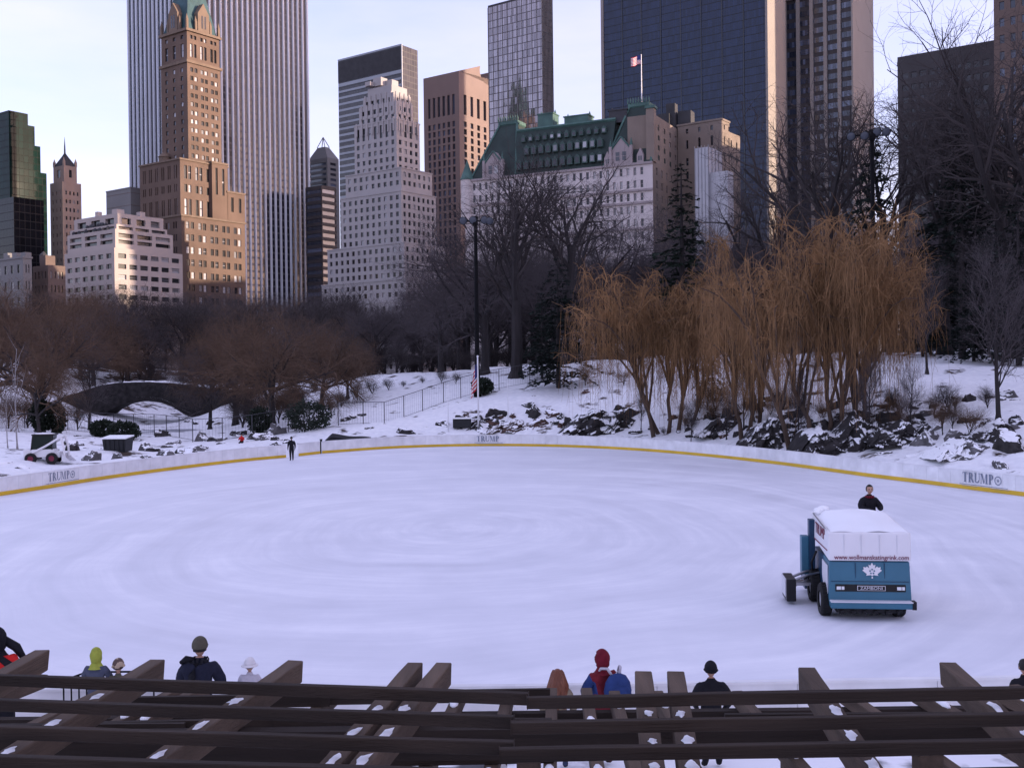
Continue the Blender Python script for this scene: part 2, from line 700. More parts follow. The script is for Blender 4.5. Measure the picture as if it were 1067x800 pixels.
gx = axis(-120, 125, 1.1, [140, 170, 220, 300, 420, 650, 1000, 1600, 2600, 4000])
gy = np.array([-600, -200, -80, -40] + list(np.arange(-20, 215, 1.1)) + [222, 232, 245, 265, 300, 330, 332, 380, 500, 800, 1300, 2200, 4500])
GX, GY = np.meshgrid(gx, gy)
GZ = terrain_z(GX, GY)
sd_ = rink_sdf(GX.ravel(), GY.ravel()).reshape(GX.shape)
rough = np.array([noise.fractal(Vector((x * .16, y * .16, 0)), 1.0, 2.0, 5) for x, y in zip(GX.ravel(), GY.ravel())]).reshape(GX.shape)
GZ = GZ + np.where((sd_ > 1.0) & (GY > 24), rough * 0.42 * np.clip((sd_ - 1) / 5, 0.25, 1), 0)
ny, nx = GX.shape
verts = np.stack([GX, GY, GZ], -1).reshape(-1, 3).tolist()
idx = np.arange(ny * nx).reshape(ny, nx)
faces = np.stack([idx[:-1, :-1], idx[:-1, 1:], idx[1:, 1:], idx[1:, :-1]], -1).reshape(-1, 4).tolist()

N = Nodes('snowy_ground')
g = N.n("ShaderNodeNewGeometry")
n1 = N.n("ShaderNodeTexNoise", Scale=0.35, Detail=8, Roughness=0.62)
N.l(g.outputs['Position'], n1.inputs['Vector'])
sxyz = N.n("ShaderNodeSeparateXYZ")
N.l(g.outputs['Position'], sxyz.inputs[0])
far_ = N.n("ShaderNodeMapRange")            # the wood floor further out carries leaf litter
far_.inputs[1].default_value = 150
far_.inputs[2].default_value = 215
far_.inputs[3].default_value = 0.0
far_.inputs[4].default_value = 0.20
N.l(sxyz.outputs[1], far_.inputs[0])
ad = N.n("ShaderNodeMath", operation='ADD')
N.l(n1.outputs[0], ad.inputs[0])
N.l(far_.outputs[0], ad.inputs[1])
rp = N.n("ShaderNodeValToRGB")
rp.color_ramp.elements[0].position = 0.585
rp.color_ramp.elements[0].color = (0, 0, 0, 1)
rp.color_ramp.elements[1].position = 0.65
rp.color_ramp.elements[1].color = (1, 1, 1, 1)
N.l(ad.outputs[0], rp.inputs[0])
n2 = N.n("ShaderNodeTexNoise", Scale=2.0, Detail=6)
N.l(g.outputs['Position'], n2.inputs['Vector'])
lit = N.n("ShaderNodeValToRGB")
lit.color_ramp.elements[0].color = (0.018, 0.014, 0.012, 1)
lit.color_ramp.elements[1].color = (0.10, 0.07, 0.055, 1)
N.l(n2.outputs[0], lit.inputs[0])
sn = N.n("ShaderNodeValToRGB")
sn.color_ramp.elements[0].position = 0.25
sn.color_ramp.elements[0].color = (0.74, 0.75, 0.79, 1)
sn.color_ramp.elements[1].position = 0.7
sn.color_ramp.elements[1].color = (0.88, 0.885, 0.905, 1)
N.l(n2.outputs[0], sn.inputs[0])
mx = N.n("ShaderNodeMix", data_type='RGBA')
N.l(rp.outputs[0], mx.inputs[0])
N.l(sn.outputs[0], mx.inputs[6])
N.l(lit.outputs[0], mx.inputs[7])
N.l(mx.outputs[2], N.b.inputs['Base Color'])
N.b.inputs['Roughness'].default_value = 0.85
N.b.inputs['Specular IOR Level'].default_value = 0.2
bp = N.n("ShaderNodeBump", Strength=0.5)
bp.inputs['Distance'].default_value = 0.25
n3 = N.n("ShaderNodeTexNoise", Scale=1.1, Detail=7)
N.l(g.outputs['Position'], n3.inputs['Vector'])
N.l(n3.outputs[0], bp.inputs['Height'])
N.l(bp.outputs[0], N.b.inputs['Normal'])
M['ground'] = N.m
me = bpy.data.meshes.new('snowy_ground')
me.from_pydata(verts, [], faces)
me.materials.append(M['ground'])
me.polygons.foreach_set("use_smooth", [True] * len(faces))
me.update()
tag(link('snowy_ground', me), kind='structure')

# ------------------------------------------------------------------ ice
N = Nodes('rink_ice')
g = N.n("ShaderNodeNewGeometry")
sub = N.n("ShaderNodeVectorMath", operation='SUBTRACT')
sub.inputs[1].default_value = (-2.5, 45, 0)
N.l(g.outputs['Position'], sub.inputs[0])
ml = N.n("ShaderNodeVectorMath", operation='MULTIPLY')
ml.inputs[1].default_value = (1.0, 0.72, 0)
N.l(sub.outputs[0], ml.inputs[0])
wob = N.n("ShaderNodeTexNoise", Scale=0.06, Detail=2)
N.l(g.outputs['Position'], wob.inputs['Vector'])
ln = N.n("ShaderNodeVectorMath", operation='LENGTH')
N.l(ml.outputs[0], ln.inputs[0])
wsc = N.n("ShaderNodeMath", operation='MULTIPLY_ADD')
wsc.inputs[1].default_value = 5.0
N.l(wob.outputs[0], wsc.inputs[0])
N.l(ln.outputs['Value'], wsc.inputs[2])
sp = N.n("ShaderNodeSeparateXYZ")
N.l(ml.outputs[0], sp.inputs[0])
an = N.n("ShaderNodeMath", operation='ARCTAN2')
N.l(sp.outputs[1], an.inputs[0])
N.l(sp.outputs[0], an.inputs[1])
cb = N.n("ShaderNodeCombineXYZ")
N.l(wsc.outputs[0], cb.inputs[0])
am = N.n("ShaderNodeMath", operation='MULTIPLY')
am.inputs[1].default_value = 0.6
N.l(an.outputs[0], am.inputs[0])
N.l(am.outputs[0], cb.inputs[1])
s1 = N.n("ShaderNodeTexNoise", Scale=0.55, Detail=5, Roughness=0.6)
N.l(cb.outputs[0], s1.inputs['Vector'])
s2 = N.n("ShaderNodeTexNoise", Scale=0.35, Detail=8, Roughness=0.7)
N.l(g.outputs['Position'], s2.inputs['Vector'])
s3 = N.n("ShaderNodeTexNoise", Scale=2.2, Detail=6, Roughness=0.7)
N.l(cb.outputs[0], s3.inputs['Vector'])
mp3 = N.n("ShaderNodeMapping")
mp3.inputs['Scale'].default_value = (0.10, 1.5, 1)
mp3.inputs['Rotation'].default_value = (0, 0, 0.12)
N.l(g.outputs['Position'], mp3.inputs[0])
s4 = N.n("ShaderNodeTexNoise", Scale=0.8, Detail=4)
N.l(mp3.outputs[0], s4.inputs['Vector'])
a1 = N.n("ShaderNodeMath", operation='ADD')
N.l(s1.outputs[0], a1.inputs[0])
N.l(s2.outputs[0], a1.inputs[1])
a2 = N.n("ShaderNodeMath", operation='MULTIPLY_ADD')
a2.inputs[1].default_value = 0.62
N.l(s3.outputs[0], a2.inputs[0])
N.l(a1.outputs[0], a2.inputs[2])
a3 = N.n("ShaderNodeMath", operation='MULTIPLY_ADD')
a3.inputs[1].default_value = 0.22
N.l(s4.outputs[0], a3.inputs[0])
N.l(a2.outputs[0], a3.inputs[2])
mr = N.n("ShaderNodeMapRange")
mr.inputs[1].default_value = 1.08
mr.inputs[2].default_value = 1.76
N.l(a3.outputs[0], mr.inputs[0])
rp = N.n("ShaderNodeValToRGB")
e = rp.color_ramp.elements
e[0].color = (0.67, 0.685, 0.75, 1)
e[1].color = (0.84, 0.845, 0.89, 1)
x = e.new(0.5)
x.color = (0.745, 0.755, 0.815, 1)
N.l(mr.outputs[0], rp.inputs[0])
N.l(rp.outputs[0], N.b.inputs['Base Color'])
rr = N.n("ShaderNodeMapRange")
rr.inputs[3].default_value = 0.38
rr.inputs[4].default_value = 0.75
N.l(mr.outputs[0], rr.inputs[0])
N.l(rr.outputs[0], N.b.inputs['Roughness'])
N.b.inputs['Specular IOR Level'].default_value = 0.28
sc_v = N.n("ShaderNodeCombineXYZ")
sc_a = N.n("ShaderNodeMath", operation='MULTIPLY')
sc_a.inputs[1].default_value = 7.0
N.l(wsc.outputs[0], sc_a.inputs[0])
N.l(sc_a.outputs[0], sc_v.inputs[0])
N.l(an.outputs[0], sc_v.inputs[1])
sc_n = N.n("ShaderNodeTexNoise", Scale=1.0, Detail=6, Roughness=0.75)
N.l(sc_v.outputs[0], sc_n.inputs['Vector'])
bpi = N.n("ShaderNodeBump", Strength=0.35)
bpi.inputs['Distance'].default_value = 0.02
N.l(sc_n.outputs[0], bpi.inputs['Height'])
N.l(bpi.outputs[0], N.b.inputs['Normal'])
M['ice'] = N.m
mb = MB()
mb.add([(p.x, p.y, 0.0) for p in outline], [tuple(reversed(range(len(outline))))])
o = mb.build('rink_ice', M['ice'])
bm = bmesh.new()
bm.from_mesh(o.data)
bmesh.ops.triangulate(bm, faces=bm.faces[:])
for f in bm.faces:
    if f.normal.z < 0:
        f.normal_flip()
bm.to_mesh(o.data)
bm.free()
tag(o, kind='structure')

# near-side paving under the pergola
M['paving'] = snow_on('paving', (0.10, 0.10, 0.11), lo=0.78, hi=0.92, nscale=0.5, amp=0.32, var=0.25)
mb = MB()
mb.quad((-45, -30, 0.0), (45, -30, 0.0), (45, 18.6, 0.0), (-45, 18.6, 0.0))
tag(mb.build('paved_terrace', M['paving']), kind='structure')

# frozen pond under the stone bridge
M['pond'] = mat('pond_ice', (0.34, 0.35, 0.39), rough=0.45, var=0.35, scale=0.12, detail=6)
mb = MB()
pp = [at(95, 448, 128), at(150, 447, 126), at(235, 448, 126), at(252, 440, 150), at(235, 433, 190), at(150, 431, 195), at(90, 437, 165)]
mb.add([(p.x, p.y, -0.18) for p in pp], [tuple(range(len(pp)))])
tag(mb.build('pond_ice', M['pond']), kind='structure')


# ------------------------------------------------------------------ rink boards
def serif_letters(word, h):
    """roman capitals drawn as polygons in the x-z plane; returns list of polygons and the width"""
    t, s = 0.17 * h, 0.055 * h       # thick stem, hairline
    polys = []
    x = 0.0
    def rect(a, b, c, d):
        polys.append([(a, b), (c, b), (c, d), (a, d)])
    def arc(cx, cz, rx, rz, tx, tz_, a0, a1, n=8):
        for i in range(n):
            p, q = a0 + (a1 - a0) * i / n, a0 + (a1 - a0) * (i + 1) / n
            polys.append([(cx + (rx - tx) * math.cos(p), cz + (rz - tz_) * math.sin(p)), (cx + rx * math.cos(p), cz + rz * math.sin(p)),
                          (cx + rx * math.cos(q), cz + rz * math.sin(q)), (cx + (rx - tx) * math.cos(q), cz + (rz - tz_) * math.sin(q))])
    for ch in word:
        if ch == 'T':
            wd = .62 * h
            rect(x, h - s, x + wd, h)
            rect(x, h - .2 * h, x + s, h - s)
            rect(x + wd - s, h - .2 * h, x + wd, h - s)
            rect(x + wd / 2 - t / 2, s, x + wd / 2 + t / 2, h - s)
            rect(x + wd / 2 - t, 0, x + wd / 2 + t, s)
        elif ch in 'RP':
            wd = .6 * h
            rect(x, 0, x + t * 1.8, s)
            rect(x + t * .4, s, x + t * 1.4, h - s)
            rect(x, h - s, x + .33 * h, h)
            rect(x + t * 1.4, .46 * h, x + .33 * h, .46 * h + s)
            arc(x + .33 * h, .73 * h, .22 * h, .27 * h, t, s, -PI / 2, PI / 2)
            if ch == 'R':
                polys.append([(x + .3 * h, .46 * h), (x + .48 * h, .46 * h), (x + .74 * h, 0), (x + .56 * h, 0)])
                wd = .7 * h
        elif ch == 'U':
            wd = .66 * h
            rect(x - .04 * h, h - s, x + t * 1.5, h)
            rect(x + t * .2, .3 * h, x + t * 1.1, h - s)
            rect(x + wd - .16 * h, h - s, x + wd + .06 * h, h)
            rect(x + wd - .08 * h, .3 * h, x + wd - .02 * h, h - s)
            arc(x + t * .2 + .28 * h, .3 * h, .29 * h, .3 * h, .11 * h, .09 * h, PI, 2 * PI, 10)
        elif ch == 'M':
            wd = .86 * h
            rect(x - .03 * h, 0, x + .16 * h, s)
            rect(x + .05 * h, s, x + .10 * h, h - s)
            rect(x - .03 * h, h - s, x + .16 * h, h)
            polys.append([(x + .05 * h, h), (x + .05 * h + t * 1.1, h), (x + .47 * h, .05 * h), (x + .40 * h, 0)])
            polys.append([(x + .42 * h, .06 * h), (x + .46 * h, .06 * h), (x + .74 * h, h), (x + .69 * h, h)])
            rect(x + .68 * h, s, x + .68 * h + t, h)
            rect(x + .6 * h, 0, x + .96 * h, s)
            wd = .92 * h
        x += wd + .13 * h
    return polys, x


def put_sign(panel_a, panel_b, out, z0, h, parent, logo=True):
    """lettering on the boards: plan points a->b (left to right as read), outward normal"""
    d = (panel_b - panel_a).normalized()
    polys, wd = serif_letters('TRUMP', h)
    mid = (panel_a + panel_b) / 2
    tot = wd + (h * 1.1 if logo else 0)
    st = mid - d * tot / 2
    mb = MB()
    def P(x, z, off=0.012):
        q = st + d * x + out * off
        return (q.x, q.y, z0 + z)
    for p in polys:
        mb.add([P(*q) for q in p], [tuple(range(len(p)))])
    for (a, b, z, th) in ((-.45 * h, tot + .55 * h, -.26 * h, .05 * h), (-.1 * h, tot + .75 * h, -.42 * h, .035 * h)):
        mb.quad(P(a, z), P(b, z), P(b, z + th), P(a, z + th))
    mb.build('lettering', M['ink'], parent)
    if logo:
        mb = MB()
        cx, cz, r = wd + .45 * h, .45 * h, .44 * h
        for i in range(20):
            p, q = 2 * PI * i / 20, 2 * PI * (i + 1) / 20
            mb.quad(P(cx + .82 * r * math.cos(p), cz + .82 * r * math.sin(p)), P(cx + r * math.cos(p), cz + r * math.sin(p)),
                    P(cx + r * math.cos(q), cz + r * math.sin(q)), P(cx + .82 * r * math.cos(q), cz + .82 * r * math.sin(q)))
        for k in range(5):
            a = PI / 2 + 2 * PI * k / 5
            mb.quad(P(cx, cz), P(cx + .2 * r * math.cos(a - .5), cz + .2 * r * math.sin(a - .5)), P(cx + .55 * r * math.cos(a), cz + .55 * r * math.sin(a)), P(cx + .2 * r * math.cos(a + .5), cz + .2 * r * math.sin(a + .5)))
        mb.build('round_emblem', M['ink'], parent)


def resample(pts, step):
    out = [pts[0].copy()]
    acc = 0.0
    for a, b in zip(pts, pts[1:]):
        L = (b - a).length
        n = max(1, round(L / step))
        for i in range(1, n + 1):
            out.append(a.lerp(b, i / n))
    return out


def smooth_line(pts, it=2):
    for _ in range(it):
        q = [pts[0]]
        for a, b in zip(pts, pts[1:]):
            q += [a.lerp(b, .25), a.lerp(b, .75)]
        q.append(pts[-1])
        pts = q
    return pts


BH, BT = 0.98, 0.10


def board_run(pts, label, top=BH, kick=True, step=2.4, group='boards round the rink'):
    """pts: plan points; ice lies to the right of the run direction when walking left to right seen from the camera"""
    pts = resample(pts, step)
    c = pts[len(pts) // 2]
    root = empty('rink_boards', (c.x, c.y, 0), label, 'rink boards', group)
    nrm = []
    for i in range(len(pts)):
        a, b = pts[max(0, i - 1)], pts[min(len(pts) - 1, i + 1)]
        d = (b - a).normalized()
        nrm.append(Vector((d.y, -d.x)))
    kb = MB()
    cb_ = MB()
    for i in range(len(pts) - 1):
        a, b = pts[i], pts[i + 1]
        d = (b - a).normalized()
        o_ = Vector((-d.y, d.x))
        g_ = d * 0.005
        mb = MB()
        pl = [a + g_, b - g_, b - g_ + o_ * BT, a + g_ + o_ * BT]
        mb.prism(pl, -0.1, top)
        mb.build('board_panel', M['white_board'], root)
        na, nb = nrm[i], nrm[i + 1]
        if kick:
            q = [a + na * .03, b + nb * .03, b - nb * .002 * 0 + o_ * -.001, a + o_ * -.001]
            kb.add([(q[0].x, q[0].y, 0.01), (q[1].x, q[1].y, 0.01), (q[1].x, q[1].y, .21), (q[0].x, q[0].y, .21), (q[2].x, q[2].y, .225), (q[3].x, q[3].y, .225)],
                   [(0, 1, 2, 3), (3, 2, 4, 5)])
        t = [a + na * .02, b + nb * .02, b - nb * (BT + .02), a - na * (BT + .02)]
        cb_.add([(p.x, p.y, top + .003) for p in t] + [(p.x, p.y, top + .05) for p in t], [(4, 5, 6, 7), (0, 1, 5, 4), (2, 3, 7, 6), (1, 0, 3, 2)])
    if kick:
        kb.build('kick_plate', M['yellow'], root)
    cb_.build('cap_rail', M['white_board'], root)
    return root


def W(px, py):
    return on_z(px, py).xy


def run_px(a, b):
    """outline points between photo columns a and b"""
    q = [(px, py) for px, py in far_px if a < px < b]
    def interp(x):
        for (x0, y0), (x1, y1) in zip(far_px, far_px[1:]):
            if x0 <= x <= x1:
                return y0 + (y1 - y0) * (x - x0) / (x1 - x0)
    return [W(a, interp(a))] + [W(*p) for p in q] + [W(b, interp(b))]


lpts = [Vector(p) for p in reversed(left_side)]
left_run = lpts + run_px(-39.9, 298)
bl = board_run(smooth_line(left_run, 2), 'white rink boards with yellow kick strip left of the open gate')
gp = run_px(311, 333.5)
gate = board_run(gp, 'short white board gate panel standing between the open gap and dark post', group=None, step=1.4)
gate.name = 'rink_gate'
gate['category'] = 'gate'
right_run = run_px(335.5, 1109) + [Vector(p) for p in reversed(right_side)] + [Vector((29, 21.5)), Vector((19, 19.7))]
brd = board_run(smooth_line(right_run, 2), 'white rink boards with yellow kick strip curving along far and right side of ice')
# dark post by the gate
pp_ = W(334.6, 472.4)
mb = MB()
mb.box((pp_.x, pp_.y + .05, .55), (.16, .14, 1.2))
mb.box((pp_.x, pp_.y + .05, 1.17), (.22, .2, .05))
mb.build('gate_post', M['black_metal'], gate)
# the sponsor lettering
def sign_at(xa, xb, ya, yb, root, h, z0=.40, logo=True):
    a, b = W(xa, ya), W(xb, yb)
    d = (b - a).normalized()
    put_sign(a, b, Vector((d.y, -d.x)) * 3.2, z0, h, root, logo)
def line_y(x):
    for (x0, y0), (x1, y1) in zip(far_px, far_px[1:]):
        if x0 <= x <= x1:
            return y0 + (y1 - y0) * (x - x0) / (x1 - x0)
sign_at(40, 88, line_y(40), line_y(88), bl, .50)
sign_at(488, 530, line_y(488), line_y(530), brd, .50, z0=.42, logo=False)
sign_at(1000, 1050, line_y(1000), line_y(1050), brd, .52)
# near boards, seen as a pale edge above the pergola
nb = board_run([Vector(p) for p in [(-19, 19.7)] + near + [(19, 19.7)]], 'low pale boards along near edge of ice behind the spectators', kick=False, top=0.86)


# ------------------------------------------------------------------ boulders
def rock_mesh(seed, sx, sy, sz, sub=4, amp=0.35, flat=0.0):
    rnd = random.Random(seed)
    bm = bmesh.new()
    bmesh.ops.create_icosphere(bm, subdivisions=sub, radius=1)
    off = Vector((rnd.uniform(0, 50), rnd.uniform(0, 50), rnd.uniform(0, 50)))
    planes = []
    for k in range(16):
        n = Vector((rnd.gauss(0, 1), rnd.gauss(0, 1), rnd.gauss(0.1, .7))).normalized()
        planes.append((n, rnd.uniform(.46, .86)))
    planes.append((Vector((rnd.uniform(-.3, .3), rnd.uniform(-.3, .3), 1)).normalized(), rnd.uniform(.42, .7)))
    for v in bm.verts:
        p = v.co.copy()
        for n, d in planes:
            t = p.dot(n) - d
            if t > 0:
                p -= n * t
        f = noise.fractal(p * 3.2 + off, 0.8, 2.2, 6)
        g_ = noise.noise(Vector((p.x * 1.2, p.y * 1.2, p.z * 6)) + off)
        p *= 1 + amp * 0.22 * f + .05 * g_
        v.co = Vector((p.x * sx, p.y * sy, max(p.z, -.6) * sz * 1.35))
    me = bpy.data.meshes.new('boulder')
    bm.to_mesh(me)
    bm.free()
    return me


ROCKS = {}
def rock_variant(kind, k):
    key = (kind, k)
    if key not in ROCKS:
        me = rock_mesh(100 + k * 7, 1.0, .9, .75 if k % 2 else .6, sub=4, amp=.5)
        me.materials.append(M[kind])
        ROCKS[key] = me
    return ROCKS[key]


def side_phrase(px):
    marks = [(-30, 40, 'beside the parked loader'), (40, 100, 'left of the dark dumpster'), (100, 150, 'near the dark dumpster'), (150, 215, 'in front of the bridge arch'),
             (215, 262, 'by the person in red'), (262, 300, 'beside the skater at the gate'), (300, 345, 'under the round evergreen bush'), (345, 400, 'behind the dark tarp'),
             (400, 440, 'right of the dark tarp'), (440, 482, 'left of the tall floodlight mast'), (482, 530, 'behind the middle lettering on the boards'),
             (530, 585, 'left of the big dark outcrop'), (585, 690, 'around the big dark outcrop'), (690, 740, 'under the left willow'), (740, 790, 'between the left and middle willows'),
             (790, 850, 'under the middle willow'), (850, 905, 'under the tallest willow'), (905, 960, 'right of the tallest willow'), (960, 1010, 'left of the slender upright tree'), (1010, 1200, 'around the slender upright tree')]
    for a, b, s in marks:
        if a <= px < b:
            return s
    return 'along the bank'


USED = {}
def uniq(base, px=None):
    """labels stay distinct: a second look-alike in one place is told apart by its order from the left"""
    USED[base] = USED.get(base, 0) + 1
    k = USED[base]
    if k == 1:
        return base
    words = ['', '', 'second', 'third', 'fourth', 'fifth', 'sixth', 'seventh', 'eighth', 'ninth', 'tenth', 'eleventh', 'twelfth', 'thirteenth', 'fourteenth', 'fifteenth', 'sixteenth', 'seventeenth', 'eighteenth', 'nineteenth', 'twentieth']
    return (words[k] if k < len(words) else 'further') + ' ' + base


rr_ = random.Random(5)
rocks_px = [  # px, py of the base, width in px, height in px, kind
    (862, 462, 78, 50, 'rock'), (912, 466, 66, 38, 'rock'), (800, 458, 56, 36, 'rock'), (940, 452, 60, 30, 'rock'), (835, 440, 50, 34, 'rock'), (762, 446, 44, 22, 'rock'), (1052, 470, 52, 34, 'rock'), (505, 446, 44, 14, 'rock'),
    (630, 448, 84, 36, 'rock'), (600, 446, 34, 24, 'rock'), (655, 436, 52, 26, 'rock'), (560, 444, 46, 14, 'rock_brown'), (575, 432, 50, 12, 'rock_brown'), (535, 446, 26, 12, 'rock_brown'), (512, 446, 24, 13, 'rock_brown'),
    (549, 423, 26, 7, 'rock'), (560, 415, 22, 6, 'rock'), (551, 431, 12, 6, 'rock'), (620, 408, 30, 6, 'rock_brown'), (585, 446, 20, 14, 'rock_brown'), (497, 438, 30, 10, 'rock'), (480, 440, 22, 9, 'rock'), (458, 443, 20, 8, 'rock'),
    (420, 452, 26, 11, 'rock'), (383, 448, 16, 6, 'rock'), (375, 434, 26, 9, 'rock'), (360, 437, 18, 7, 'rock'), (392, 425, 18, 3, 'rock'),
    (648, 450, 12, 6, 'rock'), (664, 453, 18, 8, 'rock'), (680, 447, 12, 5, 'rock'), (720, 446, 14, 6, 'rock'), (724, 433, 16, 7, 'rock'), (745, 437, 24, 16, 'rock'), (762, 436, 30, 22, 'rock'), (755, 456, 14, 6, 'rock_brown'), (725, 456, 22, 5, 'rock'),
    (778, 425, 18, 22, 'rock'), (798, 452, 22, 26, 'rock_brown'), (815, 450, 30, 30, 'rock'), (838, 430, 22, 26, 'rock'), (858, 452, 36, 42, 'rock'), (836, 462, 20, 14, 'rock'), (880, 458, 34, 34, 'rock'), (905, 462, 34, 26, 'rock'),
    (924, 456, 34, 34, 'rock'), (942, 450, 30, 26, 'rock'), (912, 425, 34, 10, 'rock'), (930, 440, 30, 22, 'rock'), (956, 438, 24, 14, 'rock'), (972, 462, 50, 22, 'rock_grey'), (988, 434, 26, 12, 'rock'), (1000, 460, 34, 18, 'rock_grey'),
    (1021, 470, 40, 20, 'rock_grey'), (1050, 464, 44, 30, 'rock'), (1030, 448, 30, 18, 'rock'), (1012, 440, 24, 12, 'rock'), (975, 425, 20, 6, 'rock'), (1045, 486, 30, 14, 'rock_grey'), (955, 478, 22, 7, 'rock_grey'), (925, 474, 26, 8, 'rock_grey'),
    (895, 470, 22, 9, 'rock'), (868, 466, 26, 10, 'rock'), (845, 462, 18, 8, 'rock'), (980, 404, 14, 3, 'rock'), (1000, 415, 18, 4, 'rock'), (1060, 420, 16, 6, 'rock'), (790, 440, 16, 10, 'rock'), (830, 445, 18, 20, 'rock'), (708, 452, 12, 5, 'rock'), (777, 470, 10, 4, 'rock'),
    (60, 480, 24, 8, 'rock_grey'), (80, 470, 24, 9, 'rock'), (92, 478, 22, 9, 'rock_grey'), (105, 470, 18, 6, 'rock_grey'), (152, 480, 18, 9, 'rock_grey'), (160, 470, 20, 10, 'rock'), (172, 475, 22, 9, 'rock_grey'), (185, 472, 20, 9, 'rock'),
    (198, 470, 18, 8, 'rock_grey'), (148, 466, 14, 6, 'rock'), (178, 463, 22, 8, 'rock_grey'), (210, 468, 20, 7, 'rock'), (235, 464, 20, 9, 'rock_grey'), (265, 457, 22, 12, 'rock'), (278, 458, 20, 12, 'rock_grey'), (288, 460, 22, 10, 'rock'), (262, 448, 16, 8, 'rock'),
    (135, 472, 14, 7, 'rock_grey'), (20, 488, 26, 8, 'rock_grey'), (5, 484, 24, 8, 'rock_grey'), (73, 462, 18, 7, 'rock'), (96, 459, 16, 6, 'rock'), (205, 441, 14, 6, 'rock'), (195, 440, 10, 5, 'rock'), (218, 442, 14, 7, 'rock')]
rx_ = random.Random(17)
for (xa, xb, ya, yb, n_, kinds) in ((770, 965, 415, 470, 46, ('rock', 'rock', 'rock_brown')), (960, 1066, 415, 475, 16, ('rock', 'rock_grey')), (480, 590, 430, 447, 18, ('rock', 'rock_brown')), (690, 780, 430, 460, 14, ('rock', 'rock_brown')), (55, 300, 452, 478, 40, ('rock', 'rock_grey', 'rock_grey'))):
    for _ in range(n_):
        x_ = rx_.uniform(xa, xb)
        y_ = rx_.uniform(ya, yb)
        if x_ > 770 and x_ < 965:
            y_ = min(y_, 446 + (x_ - 770) * .13)
        w_ = rx_.choice((9, 12, 15, 20, 26))
        rocks_px.append((x_, y_, w_, w_ * rx_.uniform(.4, .85), rx_.choice(kinds)))
rocks_px.sort(key=lambda r: r[0])
ledges_px = [  # long bedded outcrops: column, base row, width and height in the photo
    (632, 451, 104, 40, 'rock'), (552, 448, 100, 17, 'rock_brown'), (500, 447, 60, 14, 'rock'), (812, 464, 76, 44, 'rock'), (890, 470, 116, 50, 'rock'), (950, 462, 84, 34, 'rock'), (1022, 474, 96, 24, 'rock_grey'), (755, 452, 60, 22, 'rock'), (915, 430, 90, 14, 'rock'), (1050, 452, 70, 20, 'rock')]
for i, (px, py, wp, hp, kind) in enumerate(ledges_px):
    p = ground_hit(px, py)
    s = F / p.y
    rl = random.Random(700 + i)
    mb = MB()
    nu, nv = 64, 22
    Lx, Hz, Dy = wp / s * 1.02, hp / s * 1.0, wp / s * .5
    off = Vector((i * 9.3, 4.1, 0))
    vs = []
    for j in range(nv + 1):
        v = j / nv
        for q in range(nu + 1):
            u = q / nu * 2 - 1
            env = (1 - abs(u) ** 2.4) * (.62 + .5 * noise.noise(Vector((u * 2.2, 0, 0)) + off))
            # a broken front face, then the top runs back into the slope
            w_ = v + .10 * noise.noise(Vector((u * 5, v * 4, 3)) + off)
            t = max(0, min(1, w_ / .55))
            bump_ = noise.noise(Vector((u * 4.5, v * 5, 1)) + off)
            zf = (t ** .85) * Hz * max(.05, env) * (1 + .16 * bump_)
            yb = -Dy * .2 + Dy * (.14 * t + .9 * max(0, w_ - .55) / .45) + .16 * Dy * bump_ + .07 * Dy * math.floor(3 * t + bump_)
            f = noise.fractal(Vector((u * Lx * .9, v * Hz * 2.0, 0)) + off, .8, 2.1, 6)
            vs.append((u * Lx / 2 + .22 * f, yb + .34 * f, zf - .35 + .26 * f))
    fs = [(j * (nu + 1) + q, j * (nu + 1) + q + 1, (j + 1) * (nu + 1) + q + 1, (j + 1) * (nu + 1) + q) for j in range(nv) for q in range(nu)]
    mb.add(vs, fs)
    o = mb.build('rock_outcrop', M['rock_face' if kind == 'rock' else kind])
    o.location = p
    names = {'rock': 'dark', 'rock_brown': 'reddish brown', 'rock_grey': 'grey'}
    tag(o, uniq(f'long {names[kind]} rock ledge with snow on top {side_phrase(px)}'), 'rock outcrop', 'rock ledges on the rink banks')
looks = {'rock': 'dark schist boulder', 'rock_brown': 'reddish brown boulder', 'rock_grey': 'pale grey boulder'}
for i, (px, py, wp, hp, kind) in enumerate(rocks_px):
    p = ground_hit(px, py)
    s = F / p.y
    me = rock_variant(kind, rr_.randrange(7))
    sx = wp / s / 2 * 1.2
    sz = hp / s * 1.15
    o = link('boulder', me, None, (p.x, p.y + .3 * sx, p.z - .2 * sz), (rr_.uniform(-.15, .15), rr_.uniform(-.1, .1), rr_.uniform(0, 6.28)), (sx, max(.7 * sx, .5), sz))
    size = 'huge ' if wp > 70 else 'large ' if wp >= 34 else 'small ' if wp < 17 else ''
    shape = 'low ' if hp < wp * .38 else 'tall ' if hp > wp * .8 else ''
    tag(o, uniq(f'{size}{shape}{looks[kind]} under snow {side_phrase(px)}'), 'boulder', 'boulders along the rink banks')


